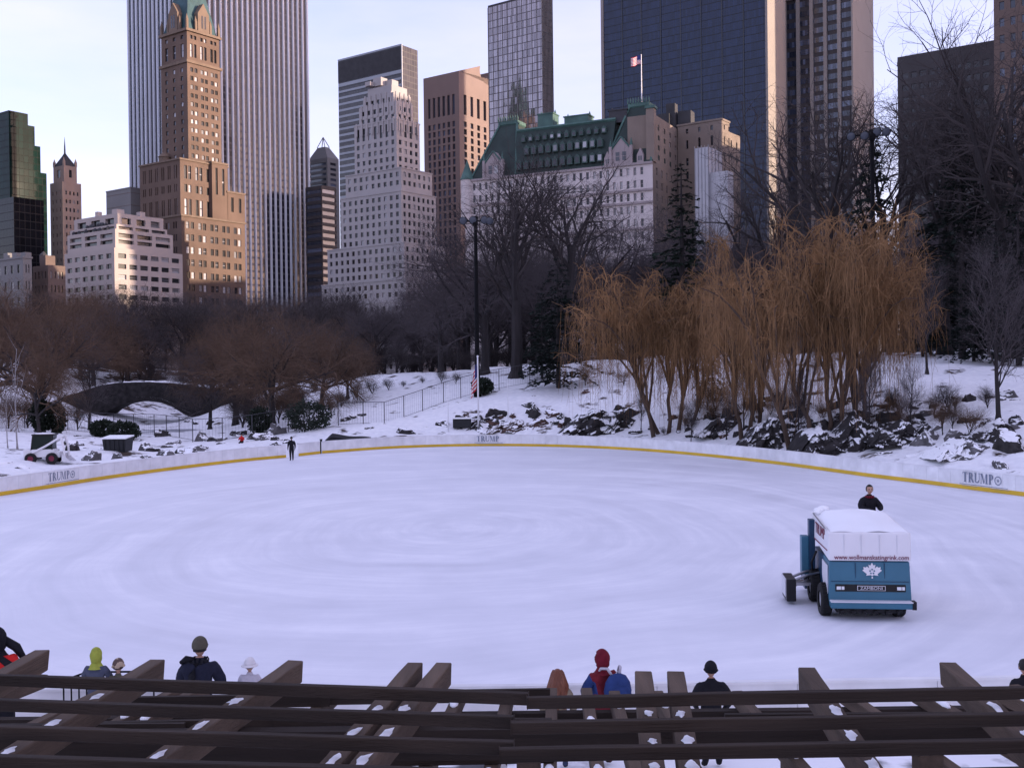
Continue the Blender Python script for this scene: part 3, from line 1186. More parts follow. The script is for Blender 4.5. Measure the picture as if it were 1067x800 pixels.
# ------------------------------------------------------------------ fences
def chain_fence(pxs, label, h=2.2, group='wire fences in the park', step=None):
    pts = [ground_hit(px, py) if len(q) == 0 else gpos(px, q[0]) for px, py, *q in pxs]
    root = empty('wire_fence', pts[len(pts) // 2], label, 'fence', group)
    posts = []
    for a, b in zip(pts, pts[1:]):
        n = max(1, round((b - a).length / 3.0))
        for i in range(n):
            q = a.lerp(b, i / n)
            posts.append(Vector((q.x, q.y, tz(q.x, q.y))))
    posts.append(pts[-1])
    for p in posts:
        MB().tube([p - Vector((0, 0, .3)), p + Vector((0, 0, h))], .045, 6).build('post', M['fence'], root)
    rail = MB()
    wire = MB()
    for a, b in zip(posts, posts[1:]):
        for z, r in ((h - .03, .028), (.12, .018)):
            rail.tube([a + Vector((0, 0, z)), b + Vector((0, 0, z))], r, 4)
        n = max(1, int((b - a).length / .3))
        for i in range(1, n):
            q = a.lerp(b, i / n)
            wire.tube([q + Vector((0, 0, .1)), q + Vector((0, 0, h - .05))], .007, 3, cap=False)
    rail.build('rail', M['fence'], root)
    wire.build('wire_mesh', M['fence'], root)
    return root


chain_fence([(200, 460, 104), (262, 458, 104), (300, 447, 106), (322, 445, 107)], 'dark wire fence in front of the frozen pond and bridge')
chain_fence([(352, 447, 106), (378, 448, 105), (400, 452, 103.5), (440, 437, 108), (462, 430, 111), (480, 424, 113), (500, 417, 115), (520, 413, 116), (552, 406, 118), (590, 398, 119)], 'dark wire fence climbing the snowy mound behind the floodlight mast')
chain_fence([(925, 385, 112), (960, 378, 112), (1000, 374, 112), (1040, 372, 112), (1090, 372, 112)], 'dark wire fence along the snowy crest among right pines')
chain_fence([(25, 455, 112), (70, 455, 114), (118, 455, 116), (160, 455, 112), (200, 460, 104.6)], 'dark wire fence behind the rubble and dumpster at left')


# ------------------------------------------------------------------ masts and poles
def light_mast(base, top_z, label, arms, r=0.28):
    root = empty('floodlight_mast', base, label, 'light mast', 'floodlight masts at the rink')
    mb = MB()
    mb.tube([base - Vector((0, 0, .4)), base + Vector((0, 0, .6)), base + Vector((0, 0, .65)), Vector((base.x, base.y, top_z))], [r * 1.5, r * 1.5, r, r * .6], 12)
    mb.build('pole', M['black_metal'], root, smooth=True)
    mb = MB()
    mb.box((base.x, base.y, top_z - .5), (3.2, .14, .14))
    mb.box((base.x, base.y, top_z - .5), (.5, .5, .9))
    mb.build('crossarm', M['black_metal'], root)
    for dx, dz, fy in arms:
        c = Vector((base.x + dx, base.y - .15, top_z - .5 + dz))
        mb = MB()
        m = Matrix.Rotation(R(25 if fy else -60), 3, 'X')
        prof = [(0.0, .31), (.22, .29), (.36, .13), (.43, -.08), (.43, -.12)]
        sub_ = MB()
        sub_.lathe(prof, seg=16)
        m2 = Matrix.Rotation(R(70), 3, 'X')
        vs = [m2.inverted() @ Vector(v) for v in sub_.v]
        mb.add([v + c for v in vs], sub_.f)
        hd = mb.build('floodlight', M['black_metal'], root, smooth=True)
        mb = MB()
        sub_ = MB()
        sub_.lathe([(.40, -.08), (.34, -.15), (.18, -.19), (0.001, -.2)], seg=16)
        mb.add([m2.inverted() @ Vector(v) + c for v in sub_.v], sub_.f)
        mb.build('lens', M['lamp_glass'], hd, smooth=True)
    return root


b = gpos(497.5, 114.5)
light_mast(b, at(495, 230, 114.5).z + .45, 'tall black floodlight mast on the snowy mound with round lamps', [(-1.3, .05, 1), (-.25, .1, 1), (.95, .1, 0), (1.5, .0, 1)])
b = gpos(911, 104)
light_mast(b, at(907, 138, 104).z + .2, 'tall black floodlight mast rising behind the tallest willow', [(-2.1, -.1, 1), (-.8, -.05, 1), (.4, .3, 0), (1.3, .3, 0)])


M['flag'] = None
def flag_mat(name):
    N = Nodes(name)
    uv = N.n("ShaderNodeTexCoord")
    sx = N.n("ShaderNodeSeparateXYZ")
    N.l(uv.outputs['UV'], sx.inputs[0])
    m1 = N.n("ShaderNodeMath", operation='MULTIPLY')
    m1.inputs[1].default_value = 6.5
    N.l(sx.outputs[1], m1.inputs[0])
    fr = N.n("ShaderNodeMath", operation='FRACT')
    N.l(m1.outputs[0], fr.inputs[0])
    gt = N.n("ShaderNodeMath", operation='LESS_THAN')
    gt.inputs[1].default_value = .5
    N.l(fr.outputs[0], gt.inputs[0])
    mix = N.n("ShaderNodeMix", data_type='RGBA')
    mix.inputs[6].default_value = (.7, .7, .7, 1)
    mix.inputs[7].default_value = (.5, .02, .04, 1)
    N.l(gt.outputs[0], mix.inputs[0])
    cx = N.n("ShaderNodeMath", operation='LESS_THAN')
    cx.inputs[1].default_value = .4
    N.l(sx.outputs[0], cx.inputs[0])
    cz = N.n("ShaderNodeMath", operation='GREATER_THAN')
    cz.inputs[1].default_value = .462
    N.l(sx.outputs[1], cz.inputs[0])
    mm = N.n("ShaderNodeMath", operation='MULTIPLY')
    N.l(cx.outputs[0], mm.inputs[0])
    N.l(cz.outputs[0], mm.inputs[1])
    mix2 = N.n("ShaderNodeMix", data_type='RGBA')
    N.l(mm.outputs[0], mix2.inputs[0])
    N.l(mix.outputs[2], mix2.inputs[6])
    mix2.inputs[7].default_value = (.02, .03, .16, 1)
    N.l(mix2.outputs[2], N.b.inputs['Base Color'])
    N.b.inputs['Roughness'].default_value = .8
    return N.m


M['flag'] = flag_mat('striped_flag')


def flag_mesh(fn, nu=24, nv=14):
    vs, fs, uv = [], [], []
    for j in range(nv + 1):
        for i in range(nu + 1):
            vs.append(fn(i / nu, j / nv))
            uv.append((i / nu, j / nv))
    for j in range(nv):
        for i in range(nu):
            a = j * (nu + 1) + i
            fs.append((a, a + 1, a + nu + 2, a + nu + 1))
    me = bpy.data.meshes.new('flag')
    me.from_pydata(vs, [], fs)
    ul = me.uv_layers.new(name='UVMap')
    for l in me.loops:
        ul.data[l.index].uv = uv[l.vertex_index]
    me.materials.append(M['flag'])
    me.polygons.foreach_set("use_smooth", [True] * len(fs))
    me.update()
    return me


def pole(px, Y, pytop, label, r=.05, group='poles behind the far boards'):
    b = gpos(px, Y)
    t = at(px - .6, pytop, Y)
    root = empty('flagpole', b, label, 'flagpole', group)
    MB().tube([b - Vector((0, 0, .3)), Vector((b.x, b.y, t.z))], [r, r * .7], 8).build('pole', M['white_paint'], root, smooth=True)
    MB().ball((b.x, b.y, t.z + .06), .1, 10, 6).build('finial', M['white_paint'], root, smooth=True)
    return root, b, t.z


fp, b, zt = pole(498, 101, 372, 'white flagpole with limp striped flag in front of the black floodlight mast', .09)
def limp(u, v):
    z = v * 2.3 - u * 1.0
    return (-.12 - .55 * u * (1 - .5 * v) + .05 * math.sin(9 * u + 3 * v), .12 * math.sin(14 * u + 2 * v), zt - b.z - 2.9 + z)
link('flag', flag_mesh(limp), fp)
pole(529, 101, 402, 'slim bare white pole right of the flagpole', .045)
pole(466.5, 100.5, 402, 'slim bare white pole left of the flagpole', .045)
# ------------------------------------------------------------------ buildings
AL, AR = R(-54), R(36)                       # headings of the receding street faces
UL = Vector((math.sin(AL), math.cos(AL)))     # along the left face, away from the corner
UR = Vector((math.sin(AR), math.cos(AR)))     # along the right face, away from the corner
G0 = 4.0                                      # street level

M['brown_brick'] = mat('brown_brick', (0.128, 0.088, 0.069), rough=0.85, var=0.16, scale=0.12, var2=0.12, scale2=0.04)
M['brown_trim'] = mat('brown_trim', (0.16, 0.118, 0.09), rough=0.85, var=0.15, scale=0.3)
M['pale_stone'] = mat('pale_stone', (0.396, 0.341, 0.317), rough=0.8, var=0.06, scale=0.1)
M['grey_brick'] = mat('grey_white_brick', (0.345, 0.325, 0.325), rough=0.85, var=0.08, scale=0.1, var2=0.08, scale2=0.03)
M['marble'] = mat('marble_pier', (0.54, 0.575, 0.64), rough=0.55, var=0.05, scale=0.05, island=0.08)
M['copper'] = mat('copper_green', (0.062, 0.125, 0.108), rough=0.6, var=0.3, scale=0.3)
M['copper_blue'] = mat('copper_blue', (0.03, 0.075, 0.085), rough=0.6, var=0.3, scale=0.3)
M['slate_green'] = mat('green_slate', (0.022, 0.038, 0.033), rough=0.6, var=0.35, scale=0.25)
M['dormer'] = mat('dormer_slate', (0.045, 0.08, 0.07), rough=0.6, var=0.3, scale=0.3)
M['plaza_wall'] = mat('white_brick', (0.591, 0.528, 0.515), rough=0.8, var=0.10, scale=0.2, var2=0.08, scale2=0.06)
M['plaza_trim'] = mat('white_trim', (0.335, 0.285, 0.285), rough=0.8, var=0.1, scale=0.3)
M['tan_wall'] = mat('tan_brick', (0.226, 0.181, 0.151), rough=0.85, var=0.1, scale=0.2, var2=0.08, scale2=0.05)
M['pink_granite'] = mat('pink_granite', (0.205, 0.150, 0.135), rough=0.7, var=0.08, scale=0.08)
M['travertine'] = mat('travertine', (0.264, 0.238, 0.222), rough=0.7, var=0.07, scale=0.08)
M['concrete'] = mat('grey_concrete', (0.198, 0.192, 0.192), rough=0.85, var=0.08, scale=0.1)
M['dark_stone'] = mat('dark_stone', (0.05, 0.045, 0.048), rough=0.6, var=0.2, scale=0.1)
M['brown_tower'] = mat('brown_stone', (0.14, 0.10, 0.085), rough=0.8, var=0.12, scale=0.1)
M['pink_brick'] = mat('pink_brick', (0.36, 0.27, 0.225), rough=0.85, var=0.1, scale=0.15)
M['white_sheet'] = mat('white_sheeting', (0.44, 0.44, 0.47), rough=0.7, var=0.12, scale=0.25)
M['roof_dark'] = mat('dark_roofing', (0.05, 0.05, 0.055), rough=0.8, var=0.2, scale=0.3)
M['win_dark'] = window_mat('window_dark', (0.012, 0.013, 0.016), (0.30, 0.30, 0.32), 0.22)
M['win_blind'] = window_mat('window_blinds', (0.016, 0.016, 0.02), (0.40, 0.40, 0.43), 0.32)
M['win_hotel'] = window_mat('hotel_window', (0.03, 0.03, 0.035), (0.40, 0.39, 0.40), 0.45)
M['win_black'] = window_mat('black_glass', (0.010, 0.010, 0.013), (0.022, 0.022, 0.026), 0.3, rough=0.08, spec=0.5)
M['win_blue'] = window_mat('bluish_glass', (0.02, 0.025, 0.04), (0.10, 0.12, 0.18), 0.3, rough=0.1, spec=0.7)
M['glass_navy'] = glass_grid('navy_glass', (0.012, 0.022, 0.056), (0.004, 0.006, 0.010), 1.52, 3.9, AL, rough=0.06, spec=0.36, lw=0.09, wob=0.012)
M['glass_grey'] = glass_grid('grey_bronze_glass', (0.27, 0.235, 0.235), (0.08, 0.07, 0.075), 1.6, 3.9, AL, rough=0.05, metal=0.75, lw=0.1, wob=0.02)
M['glass_bronze'] = glass_grid('dark_bronze_glass', (0.05, 0.043, 0.04), (0.02, 0.018, 0.018), 1.6, 3.9, AL, rough=0.08, metal=0.3, lw=0.1, wob=0.02)
M['glass_green'] = glass_grid('dark_green_glass', (0.006, 0.020, 0.017), (0.002, 0.004, 0.004), 1.6, 3.4, AL, rough=0.03, spec=0.07, lw=0.08, wob=0.003)
M['glass_black'] = glass_grid('black_glass_wall', (0.008, 0.008, 0.010), (0.014, 0.014, 0.016), 1.6, 3.6, AL, rough=0.04, spec=0.15, lw=0.1, wob=0.003)
M['glass_strip'] = glass_grid('tinted_strip_glass', (0.018, 0.017, 0.024), (0.05, 0.048, 0.058), 50.0, 3.75, AL, rough=0.10, spec=0.4, metal=0.0, lw=0.25, wob=0.015)
M['spandrel'] = mat('sky_pale_spandrel', (0.294, 0.315, 0.350), rough=0.3, var=0.06, scale=0.2, spec=0.6)  # sky reflection on the floor bands is put into this pale colour


def corner(px, py, Y):
    return at(px, py, Y).xy


def reach(C, u, px, py):
    """length along u from C at which the photo column px is met"""
    d = ray(px, py)
    t = d.x / d.y
    return (t * C.y - C.x) / (u.x - t * u.y)


def zc(px, py, Y):
    return at(px, py, Y).z


class Win:
    """window openings of one building, made into objects at the end"""
    def __init__(self):
        self.w = []

    def put(self, parent, material, name='window', cap=98, frame=None, mullion=True, minz=0.0):
        if not self.w:
            return
        key = lambda q: ((0 if q[0].z > minz else 1), math.hypot(q[0].x, q[0].y) / (q[2] * q[3]) ** .5)
        ws = sorted(self.w, key=key)
        mats = [material, frame or material]
        mb = MB()
        mb.quad((-.5, 0, -.5), (.5, 0, -.5), (.5, 0, .5), (-.5, 0, .5), 0)
        if mullion:
            for a, b, c, d in ((-.5, -.5, -.43, .5), (.43, -.5, .5, .5), (-.43, -.03, .43, .03)):
                mb.quad((a, -.03, b), (c, -.03, b), (c, -.03, d), (a, -.03, d), 1)
        me = mb.mesh(name, mats)
        org = parent.location
        for c, ang, wd, ht in ws[:cap]:
            link(name, me, parent, c - org, (0, 0, ang), (wd, 1, ht))
        rest = ws[cap:]
        if rest:
            mb = MB()
            for c, ang, wd, ht in rest:
                d = Vector((math.cos(ang), math.sin(ang), 0)) * wd / 2
                z = Vector((0, 0, ht / 2))
                mb.quad(c - d - z, c + d - z, c + d + z, c - d + z, 0)
            tag(mb.build(name, mats, parent), kind='stuff')


def facade(mb, win, P0, d, Wd, z0, z1, cols, rows, rec=.35, mi=0):
    """wall from P0 along unit d (left to right seen from outside) with recessed openings.
    cols: (s0, s1) pairs along the wall; rows: (za, zb) pairs"""
    out = Vector((d.y, -d.x))
    ang = math.atan2(d.y, d.x)
    def P(s, z, k=0.0):
        return (P0.x + d.x * s - out.x * k, P0.y + d.y * s - out.y * k, z)
    def q(s0, s1, a, b):
        if s1 - s0 > 1e-4 and b - a > 1e-4:
            mb.quad(P(s0, a), P(s1, a), P(s1, b), P(s0, b), mi)
    rows = sorted([r for r in rows if r[0] >= z0 and r[1] <= z1 + 1e-6])
    cols = sorted(cols)
    if not rows or not cols:
        q(0, Wd, z0, z1)
        return
    z = z0
    for (a, b) in rows:
        q(0, Wd, z, a)
        s = 0
        for (c0, c1) in cols:
            q(s, c0, a, b)
            # reveals
            mb.quad(P(c0, a), P(c0, a, rec), P(c0, b, rec), P(c0, b), mi)
            mb.quad(P(c1, a, rec), P(c1, a), P(c1, b), P(c1, b, rec), mi)
            mb.quad(P(c0, a), P(c1, a), P(c1, a, rec), P(c0, a, rec), mi)
            mb.quad(P(c0, b, rec), P(c1, b, rec), P(c1, b), P(c0, b), mi)
            if win is not None:
                m = P((c0 + c1) / 2, (a + b) / 2, rec - .004)
                win.w.append((Vector(m), ang, c1 - c0, b - a))
            s = c1
        q(s, Wd, a, b)
        z = b
    q(0, Wd, z, z1)


def even_cols(Wd, n, frac, margin=0.0, pair=False):
    if n <= 0:
        return []
    p = (Wd - 2 * margin) / n
    out = []
    for i in range(n):
        c = margin + p * (i + .5)
        if pair:
            w_ = p * frac / 2
            out += [(c - w_ - .12 * p * .5, c - .12 * p * .5), (c + .12 * p * .5, c + w_ + .12 * p * .5)]
        else:
            out.append((c - p * frac / 2, c + p * frac / 2))
    return out


def even_rows(za, zb, n, frac):
    p = (zb - za) / n
    return [(za + p * (i + (1 - frac) / 2), za + p * (i + (1 + frac) / 2)) for i in range(n)]


def tier(mb, win, C, Ll, Lr, z0, z1, colsL=(), colsR=(), rows=(), rec=.35, mi=0, roof_mi=None, rowsR=None):
    """block with its front corner at plan point C: left face, right face, two back faces and a roof"""
    A = C + UL * Ll
    B = C + UR * Lr
    D = A + UR * Lr
    facade(mb, win, A, -UL, Ll, z0, z1, list(colsL), list(rows), rec, mi)
    facade(mb, win, C, UR, Lr, z0, z1, list(colsR), list(rows if rowsR is None else rowsR), rec, mi)
    # hidden faces carry the same openings so the block holds up from the side
    mb.quad((B.x, B.y, z0), (D.x, D.y, z0), (D.x, D.y, z1), (B.x, B.y, z1), mi)
    mb.quad((D.x, D.y, z0), (A.x, A.y, z0), (A.x, A.y, z1), (D.x, D.y, z1), mi)
    r = mi if roof_mi is None else roof_mi
    mb.quad((C.x, C.y, z1), (B.x, B.y, z1), (D.x, D.y, z1), (A.x, A.y, z1), r)


def pxblock(xl, xc, xr, yt, Y, yref=None):
    """corner, face lengths and top height from photo columns"""
    yref = yt if yref is None else yref
    C = corner(xc, yref, Y)
    return C, reach(C, UL, xl, yref), reach(C, UR, xr, yref), zc(xc, yt, Y)


def cornice_part(root, m, *a):
    mb = MB()
    cornice(mb, *a)
    mb.build('cornice', M[m], root)


def cornice(mb, C, Ll, Lr, z, h=.8, out=.5, mi=0):
    A, B = C + UL * Ll, C + UR * Lr
    D = A + UR * Lr
    nl = Vector((-UR.x, -UR.y))     # outward normal of the left face
    nr = Vector((-UL.x, -UL.y))     # outward normal of the right face
    o = [A + nl * out - nr * out * 0 + UL * out, C + nl * out + nr * out, B + nr * out + UR * out, D + UL * out + UR * out]
    mb.prism([o[0], o[1], o[2], o[3]], z, z + h, mi)


# ---- pale stepped apartment block
def apartment():
    Y = 432
    C, Ll, Lr, z1 = pxblock(67, 119, 190, 258, Y)
    root = empty('apartment_block', (C.x, C.y, G0), 'sunlit pale stepped apartment block with dark balconies on its top floors', 'building')
    wm, win = MB(), Win()
    zb = [zc(119, y, Y) for y in (258, 277, 293, 309, 325, 341)]
    rows = [(zc(119, y + 9, Y) + .0, zc(119, y + 3.6, Y)) for y in (258, 269.5, 281, 292.5, 304, 315.5, 327)]
    rows = [(a, b) for a, b in [(zc(119, y + 5.0, Y), zc(119, y, Y)) for y in (263.5, 274.5, 285.5, 296, 306.5, 317, 327.5)]]
    tier(wm, win, C, Ll, Lr, G0, z1, even_cols(Ll, 6, .66, 1.0), even_cols(Lr, 6, .72, 1.0), rows, rec=.6)
    # set-back tiers with strip openings
    def up(dist, xl, xr, ya, yb, rws, cl, crr):
        c = C + UL * dist + UR * dist
        px, _ = project((c.x, c.y, z1))
        l_, r_ = reach(c, UL, xl, yb), reach(c, UR, xr, yb)
        za, zb_ = zc(119, ya, Y) , zc(119, yb, Y)
        tier(wm, win, c, l_, r_, za, zb_, even_cols(l_, *cl), even_cols(r_, *crr), [(zc(119, p, Y), zc(119, q, Y)) for p, q in rws], rec=1.2)
        return c, l_, r_, zb_
    up(1.6, 70, 180, 258, 237.5, ((252.5, 248.5), (246, 241.5)), (3, .78, .6), (3, .8, .6))
    up(3.6, 73, 174, 237.5, 231.5, ((237, 233.5),), (3, .8, .5), (3, .85, .4))
    c, l_, r_, zt = up(5.4, 77, 170, 231.5, 219, ((230, 223.5),), (3, .62, .6), (3, .62, .6))
    for k, (fx, fy, s, h) in enumerate(((.3, .3, 3.5, 3.0), (.55, .5, 5, 2.2), (.75, .3, 2, 3.4), (.2, .7, 2.5, 2.6))):
        p = c + UL * l_ * fx + UR * r_ * fy
        wm.box((p.x, p.y, zt + h / 2 - .02), (s, s, h), rz=-AR)
    wm.build('wall', M['pale_stone'], root)
    # dark plants on the terraces
    rnd = random.Random(3)
    for dist, z, lens in ((1.0, zc(119, 237.5, Y), (.2, .9)), (3.2, zc(119, 231.5, Y), (.15, .8))):
        for k in range(9):
            p = C + UL * (Ll * rnd.uniform(*lens)) + UR * (dist + 1.2)
            MB().ball((p.x, p.y, z + .5), (.8, .8, rnd.uniform(.7, 1.3)), 7, 5).build('terrace_plant', M['roof_dark'], root)
    win.put(root, M['win_dark'], minz=20)


apartment()


# ---- brown brick tower with green chateau roof
def brown_tower():
    Y = 492
    C, Ll, Lr, z1 = pxblock(152, 189, 255, 223, Y)
    root = empty('brown_brick_tower', (C.x, C.y, G0), 'sunlit brown brick hotel tower with setbacks and blue green pointed copper roof', 'building')
    wm, win = MB(), Win()
    root_gables = []
    zr = lambda ya, yb, n, f: even_rows(zc(189, ya, Y), zc(189, yb, Y), n, f)
    rows = zr(345, 227, 9, .52)
    tier(wm, win, C, Ll, Lr, G0, z1, even_cols(Ll, 4, .36, 2.0, True), even_cols(Lr, 5, .52, 1.2, True), rows, rec=.4)
    cornice_part(root, 'brown_trim', C, Ll, Lr, z1 - .9, .9, .45)
    # ground-line wing up to the second setback
    c2 = C + UL * 2.5 + UR * 1.5
    l2, r2 = reach(c2, UL, 146, 200), reach(c2, UR, 237, 170)
    z2 = zc(189, 163, Y)
    rows2 = [(zc(189, 222, Y), zc(189, 205, Y)), (zc(189, 198, Y), zc(189, 190, Y)), (zc(189, 184, Y), zc(189, 170, Y))]
    tier(wm, win, c2, l2, r2, z1 - .1, z2, even_cols(l2, 6, .34, 1.0, True), even_cols(r2, 4, .5, 1.0, True), rows2, rec=.5)
    cornice_part(root, 'brown_trim', c2, l2, r2, z2 - .8, .8, .45)
    # corner pavilions
    for (cx, len_l, len_r, yb, yt) in ((238, 9, 7.2, 223, 199), (222, 8, 6.6, 205, 168)):
        s = reach(C, UR, cx, yt)
        c = C + UR * s + UL * .9
        ln = reach(c, UR, cx + (17 if cx > 230 else 15), yt)
        tier(wm, win, c, len_l, ln, z1 - .1, zc(cx, yt, Y + s * UR.y), even_cols(len_l, 2, .4, .6), even_cols(ln, 2, .34, .7), [(zc(cx, yb - 3, Y + s * UR.y), zc(cx, yt + 6, Y + s * UR.y))], rec=.5)
        cornice_part(root, 'brown_trim', c, len_l, ln, zc(cx, yt, Y + s * UR.y) - .7, .9, .35)
    # the shaft
    c3 = C + UL * 6.0 + UR * 6.6
    # move along the view so that the corner stands at column 195
    sh = reach(c3, UR, 195.5, 100)
    c3 = c3 + UR * sh
    Y3 = c3.y
    l3, r3 = reach(c3, UL, 168, 100), reach(c3, UR, 230, 100)
    za, zb = z2 - .1, zc(195, 64, Y3)
    rws = even_rows(zc(195, 166, Y3), zc(195, 67, Y3), 11, .5)
    tier(wm, win, c3, l3, r3, za, zb, even_cols(l3, 3, .30, 1.2), even_cols(r3, 3, .56, .8, True), rws, rec=.4)
    cornice_part(root, 'brown_trim', c3, l3, r3, zb - .4, 1.3, .6)
    zb2 = zc(195, 31, Y3)
    tier(wm, win, c3 + UL * .3 + UR * .3, l3 - .6, r3 - .6, zb + .85, zb2, even_cols(l3 - .6, 3, .36, .8), even_cols(r3 - .6, 3, .5, .6, True), [(zc(195, 58, Y3), zc(195, 44, Y3)), (zc(195, 39, Y3), zc(195, 35, Y3))], rec=.6)
    cornice_part(root, 'brown_trim', c3, l3, r3, zb2 - .3, 1.2, .6)
    # gables and pinnacles round the roof foot
    def gable(P0, d, s0, s1, z0, zs, zt):
        out = Vector((d.y, -d.x))
        a, b = P0 + d * s0 + out * .2, P0 + d * s1 + out * .2
        m = (a + b) / 2
        i = -out * 3.5
        vs = [(a.x, a.y, z0), (b.x, b.y, z0), (b.x, b.y, zs), (m.x, m.y, zt), (a.x, a.y, zs)]
        vs += [(x + i.x, y + i.y, z) for x, y, z in vs]
        MB().add(vs, [(0, 1, 2, 3, 4), (1, 6, 7, 2), (5, 0, 4, 9), (2, 7, 8, 3), (4, 3, 8, 9), (9, 8, 7, 6, 5)]).build('gable', M['brown_trim'], root)
    z0 = zb2 + .9
    gable(c3, UR, r3 * .33, r3 * .67, z0, z0 + 8.5, z0 + 13.5)
    gable(c3 + UL * l3, -UL, l3 * .33, l3 * .67, z0, z0 + 8.5, z0 + 13.5)
    for p in (c3 + UL * .5 + UR * .5, c3 + UL * (l3 - .5) + UR * .5, c3 + UR * (r3 - .5) + UL * .5, c3 + UR * r3 * .28 + UL * .4, c3 + UR * r3 * .72 + UL * .4, c3 + UL * l3 * .28 + UR * .4, c3 + UL * l3 * .72 + UR * .4):
        gm = MB()
        gm.box((p.x, p.y, z0 + 2.2), (1.1, 1.1, 4.4), rz=-AR)
        gm.lathe([(.75, 4.4), (.02, 7.0)], (p.x, p.y, z0), 4)
        gm.build('pinnacle', M['brown_trim'], root)
    for s0, P0, d in ((r3 * .5, c3, UR), (l3 * .5, c3 + UL * l3, -UL)):
        out = Vector((d.y, -d.x))
        for k in (-1, 1):
            p = P0 + d * (s0 + k * .85) + out * .22
            win.w.append((Vector((p.x, p.y, z0 + 4.6)), math.atan2(d.y, d.x), .95, 6.0))
    # roof
    rm = MB()
    A, B, D = c3 + UL * l3, c3 + UR * r3, c3 + UL * l3 + UR * r3
    ctr = (A + B) / 2
    ins = [p.lerp(ctr, .1) for p in (A, c3, B, D)]
    mid = [p.lerp(ctr, .62) for p in (A, c3, B, D)]
    z_m = z0 + 26
    rm.add([(p.x, p.y, z0) for p in ins] + [(p.x, p.y, z_m) for p in mid] + [(ctr.x, ctr.y, z_m + 14)],
           [(0, 1, 5, 4), (1, 2, 6, 5), (2, 3, 7, 6), (3, 0, 4, 7), (4, 5, 8), (5, 6, 8), (6, 7, 8), (7, 4, 8)])
    rm.build('roof', M['copper_blue'], root)
    # turret drum on the left wing
    p = c2 + UL * l2 * .62 + UR * r2 * .2
    tm = MB()
    tm.lathe([(2.6, 0), (2.6, 3.2), (3.0, 3.3), (1.2, 5.2), (.05, 5.6)], (p.x, p.y, z2 - .05), 12)
    wm.build('wall', M['brown_brick'], root)
    tm.build('roof_turret', M['brown_trim'], root)
    win.put(root, M['win_blind'], minz=45)


brown_tower()


# ---- striped white-pier tower
def striped_tower():
    Y = 560
    C, Ll, Lr, _ = pxblock(134, 200, 319.5, 20, Y)
    zt = 266
    root = empty('striped_tower', (C.x, C.y, G0), 'huge tower striped with white marble piers and dark window bays', 'building')
    core = MB()
    A, B, D = C + UL * Ll, C + UR * Lr, C + UL * Ll + UR * Lr
    core.prism([A, C, B, D], G0, zt)
    core.build('window_bays', M['glass_strip'], root)
    for (P0, d, L, n) in ((A, -UL, Ll, 15), (C, UR, Lr, 22)):
        out = Vector((d.y, -d.x))
        p = L / n
        for i in range(n + 1):
            c = P0 + d * (i * p)
            wd = p * .40
            a, b = c - d * wd / 2, c + d * wd / 2
            mb = MB()
            pts = [a + out * .02, c - d * wd * .28 + out * .75, c + d * wd * .28 + out * .75, b + out * .02]
            mb.prism([pts[0], pts[1], pts[2], pts[3]], G0, zt + 1)
            mb.build('pier', M['marble'], root)
    # a few warm lit rooms
    mb = MB()
    mb.prism([A, C, B, D], zt, zt + 2)
    mb.build('parapet', M['marble'], root)


striped_tower()


# ---- grey-white stepped tower of many small windows
def stepped_grey():
    Y = 440
    root = None
    wm, win = MB(), Win()
    tiers = [(383, 408, 424, 88, 0), (378, 410, 428, 96, 105), (374, 413, 430, 105, 123), (369, 413, 437, 123, 174), (360, 418, 450, 174, 198), (355, 418, 454, 198, 252), (341, 421, 464, 252, 290), (335, 423, 470, 290, 313), (328, 424, 474, 313, 400)]
    yb_prev = None
    n = len(tiers)
    base_c = corner(424, 313, Y)
    root = empty('stepped_tower', (base_c.x, base_c.y, G0), 'pale grey stepped brick tower with rows of small dark windows, top like a ziggurat', 'building')
    # floors on one common pitch
    pitch = (zc(418, 180, Y) - zc(418, 330, Y)) / 17.0
    for i, (xl, xc, xr, yt, yb) in enumerate(tiers):
        k = n - 1 - i
        dist = k * 1.1
        yb = tiers[i + 1][3] if i + 1 < n else 420
        Yc = Y + dist * 1.4
        C = corner(xc, yt, Yc)
        l_, r_ = reach(C, UL, xl, yt), reach(C, UR, xr, yt)
        zt, z0 = zc(xc, yt, Yc), (zc(xc, yb, Yc) - 2.0 if i + 1 < n else G0)
        nl, nr = max(3, round(l_ / 3.45)), max(2, round(r_ / 3.3))
        rows = []
        z = zt - 1.6 - pitch * .62
        while z > z0 + 1.2:
            rows.append((z, z + pitch * .56))
            z -= pitch
        rec = .45
        if i == 3:
            top = rows[0]
            rows = [(rows[1][0], rows[0][1])] + rows[2:]
        if i == 0:
            rows = []
        tier(wm, win, C, l_, r_, z0, zt, even_cols(l_, nl, .47, .5), even_cols(r_, nr, .47, .5), rows, rec=rec)
        if i >= 3:
            cornice_part(root, 'grey_brick', C, l_, r_, zt - .45, .5, .22)
        # crenellated parapet: little pier tops
        if i in (1, 2, 3):
            for (P0, d, L, nn) in ((C + UL * l_, -UL, l_, nl + 1), (C, UR, r_, nr + 1)):
                out = Vector((d.y, -d.x))
                for j in range(nn):
                    s = L * (j + .5) / nn
                    p = P0 + d * s + out * .16
                    wm.box((p.x, p.y, zt - 2.2), (.8, .4, 5.6), rz=math.atan2(d.y, d.x))
    # roof plant
    C = corner(400, 88, Y + 16)
    for (dx, h, s) in ((-2, 3.4, 4.5), (3, 2.4, 3.5), (-6, 1.8, 3)):
        wm.box((C.x + dx, C.y + 4, zc(400, 88, Y + 16) + h / 2), (s, 4, h), rz=-AR)
    # projecting front bay on the lower floors
    wm.build('wall', M['grey_brick'], root)
    win.put(root, M['win_dark'], minz=60)


stepped_grey()


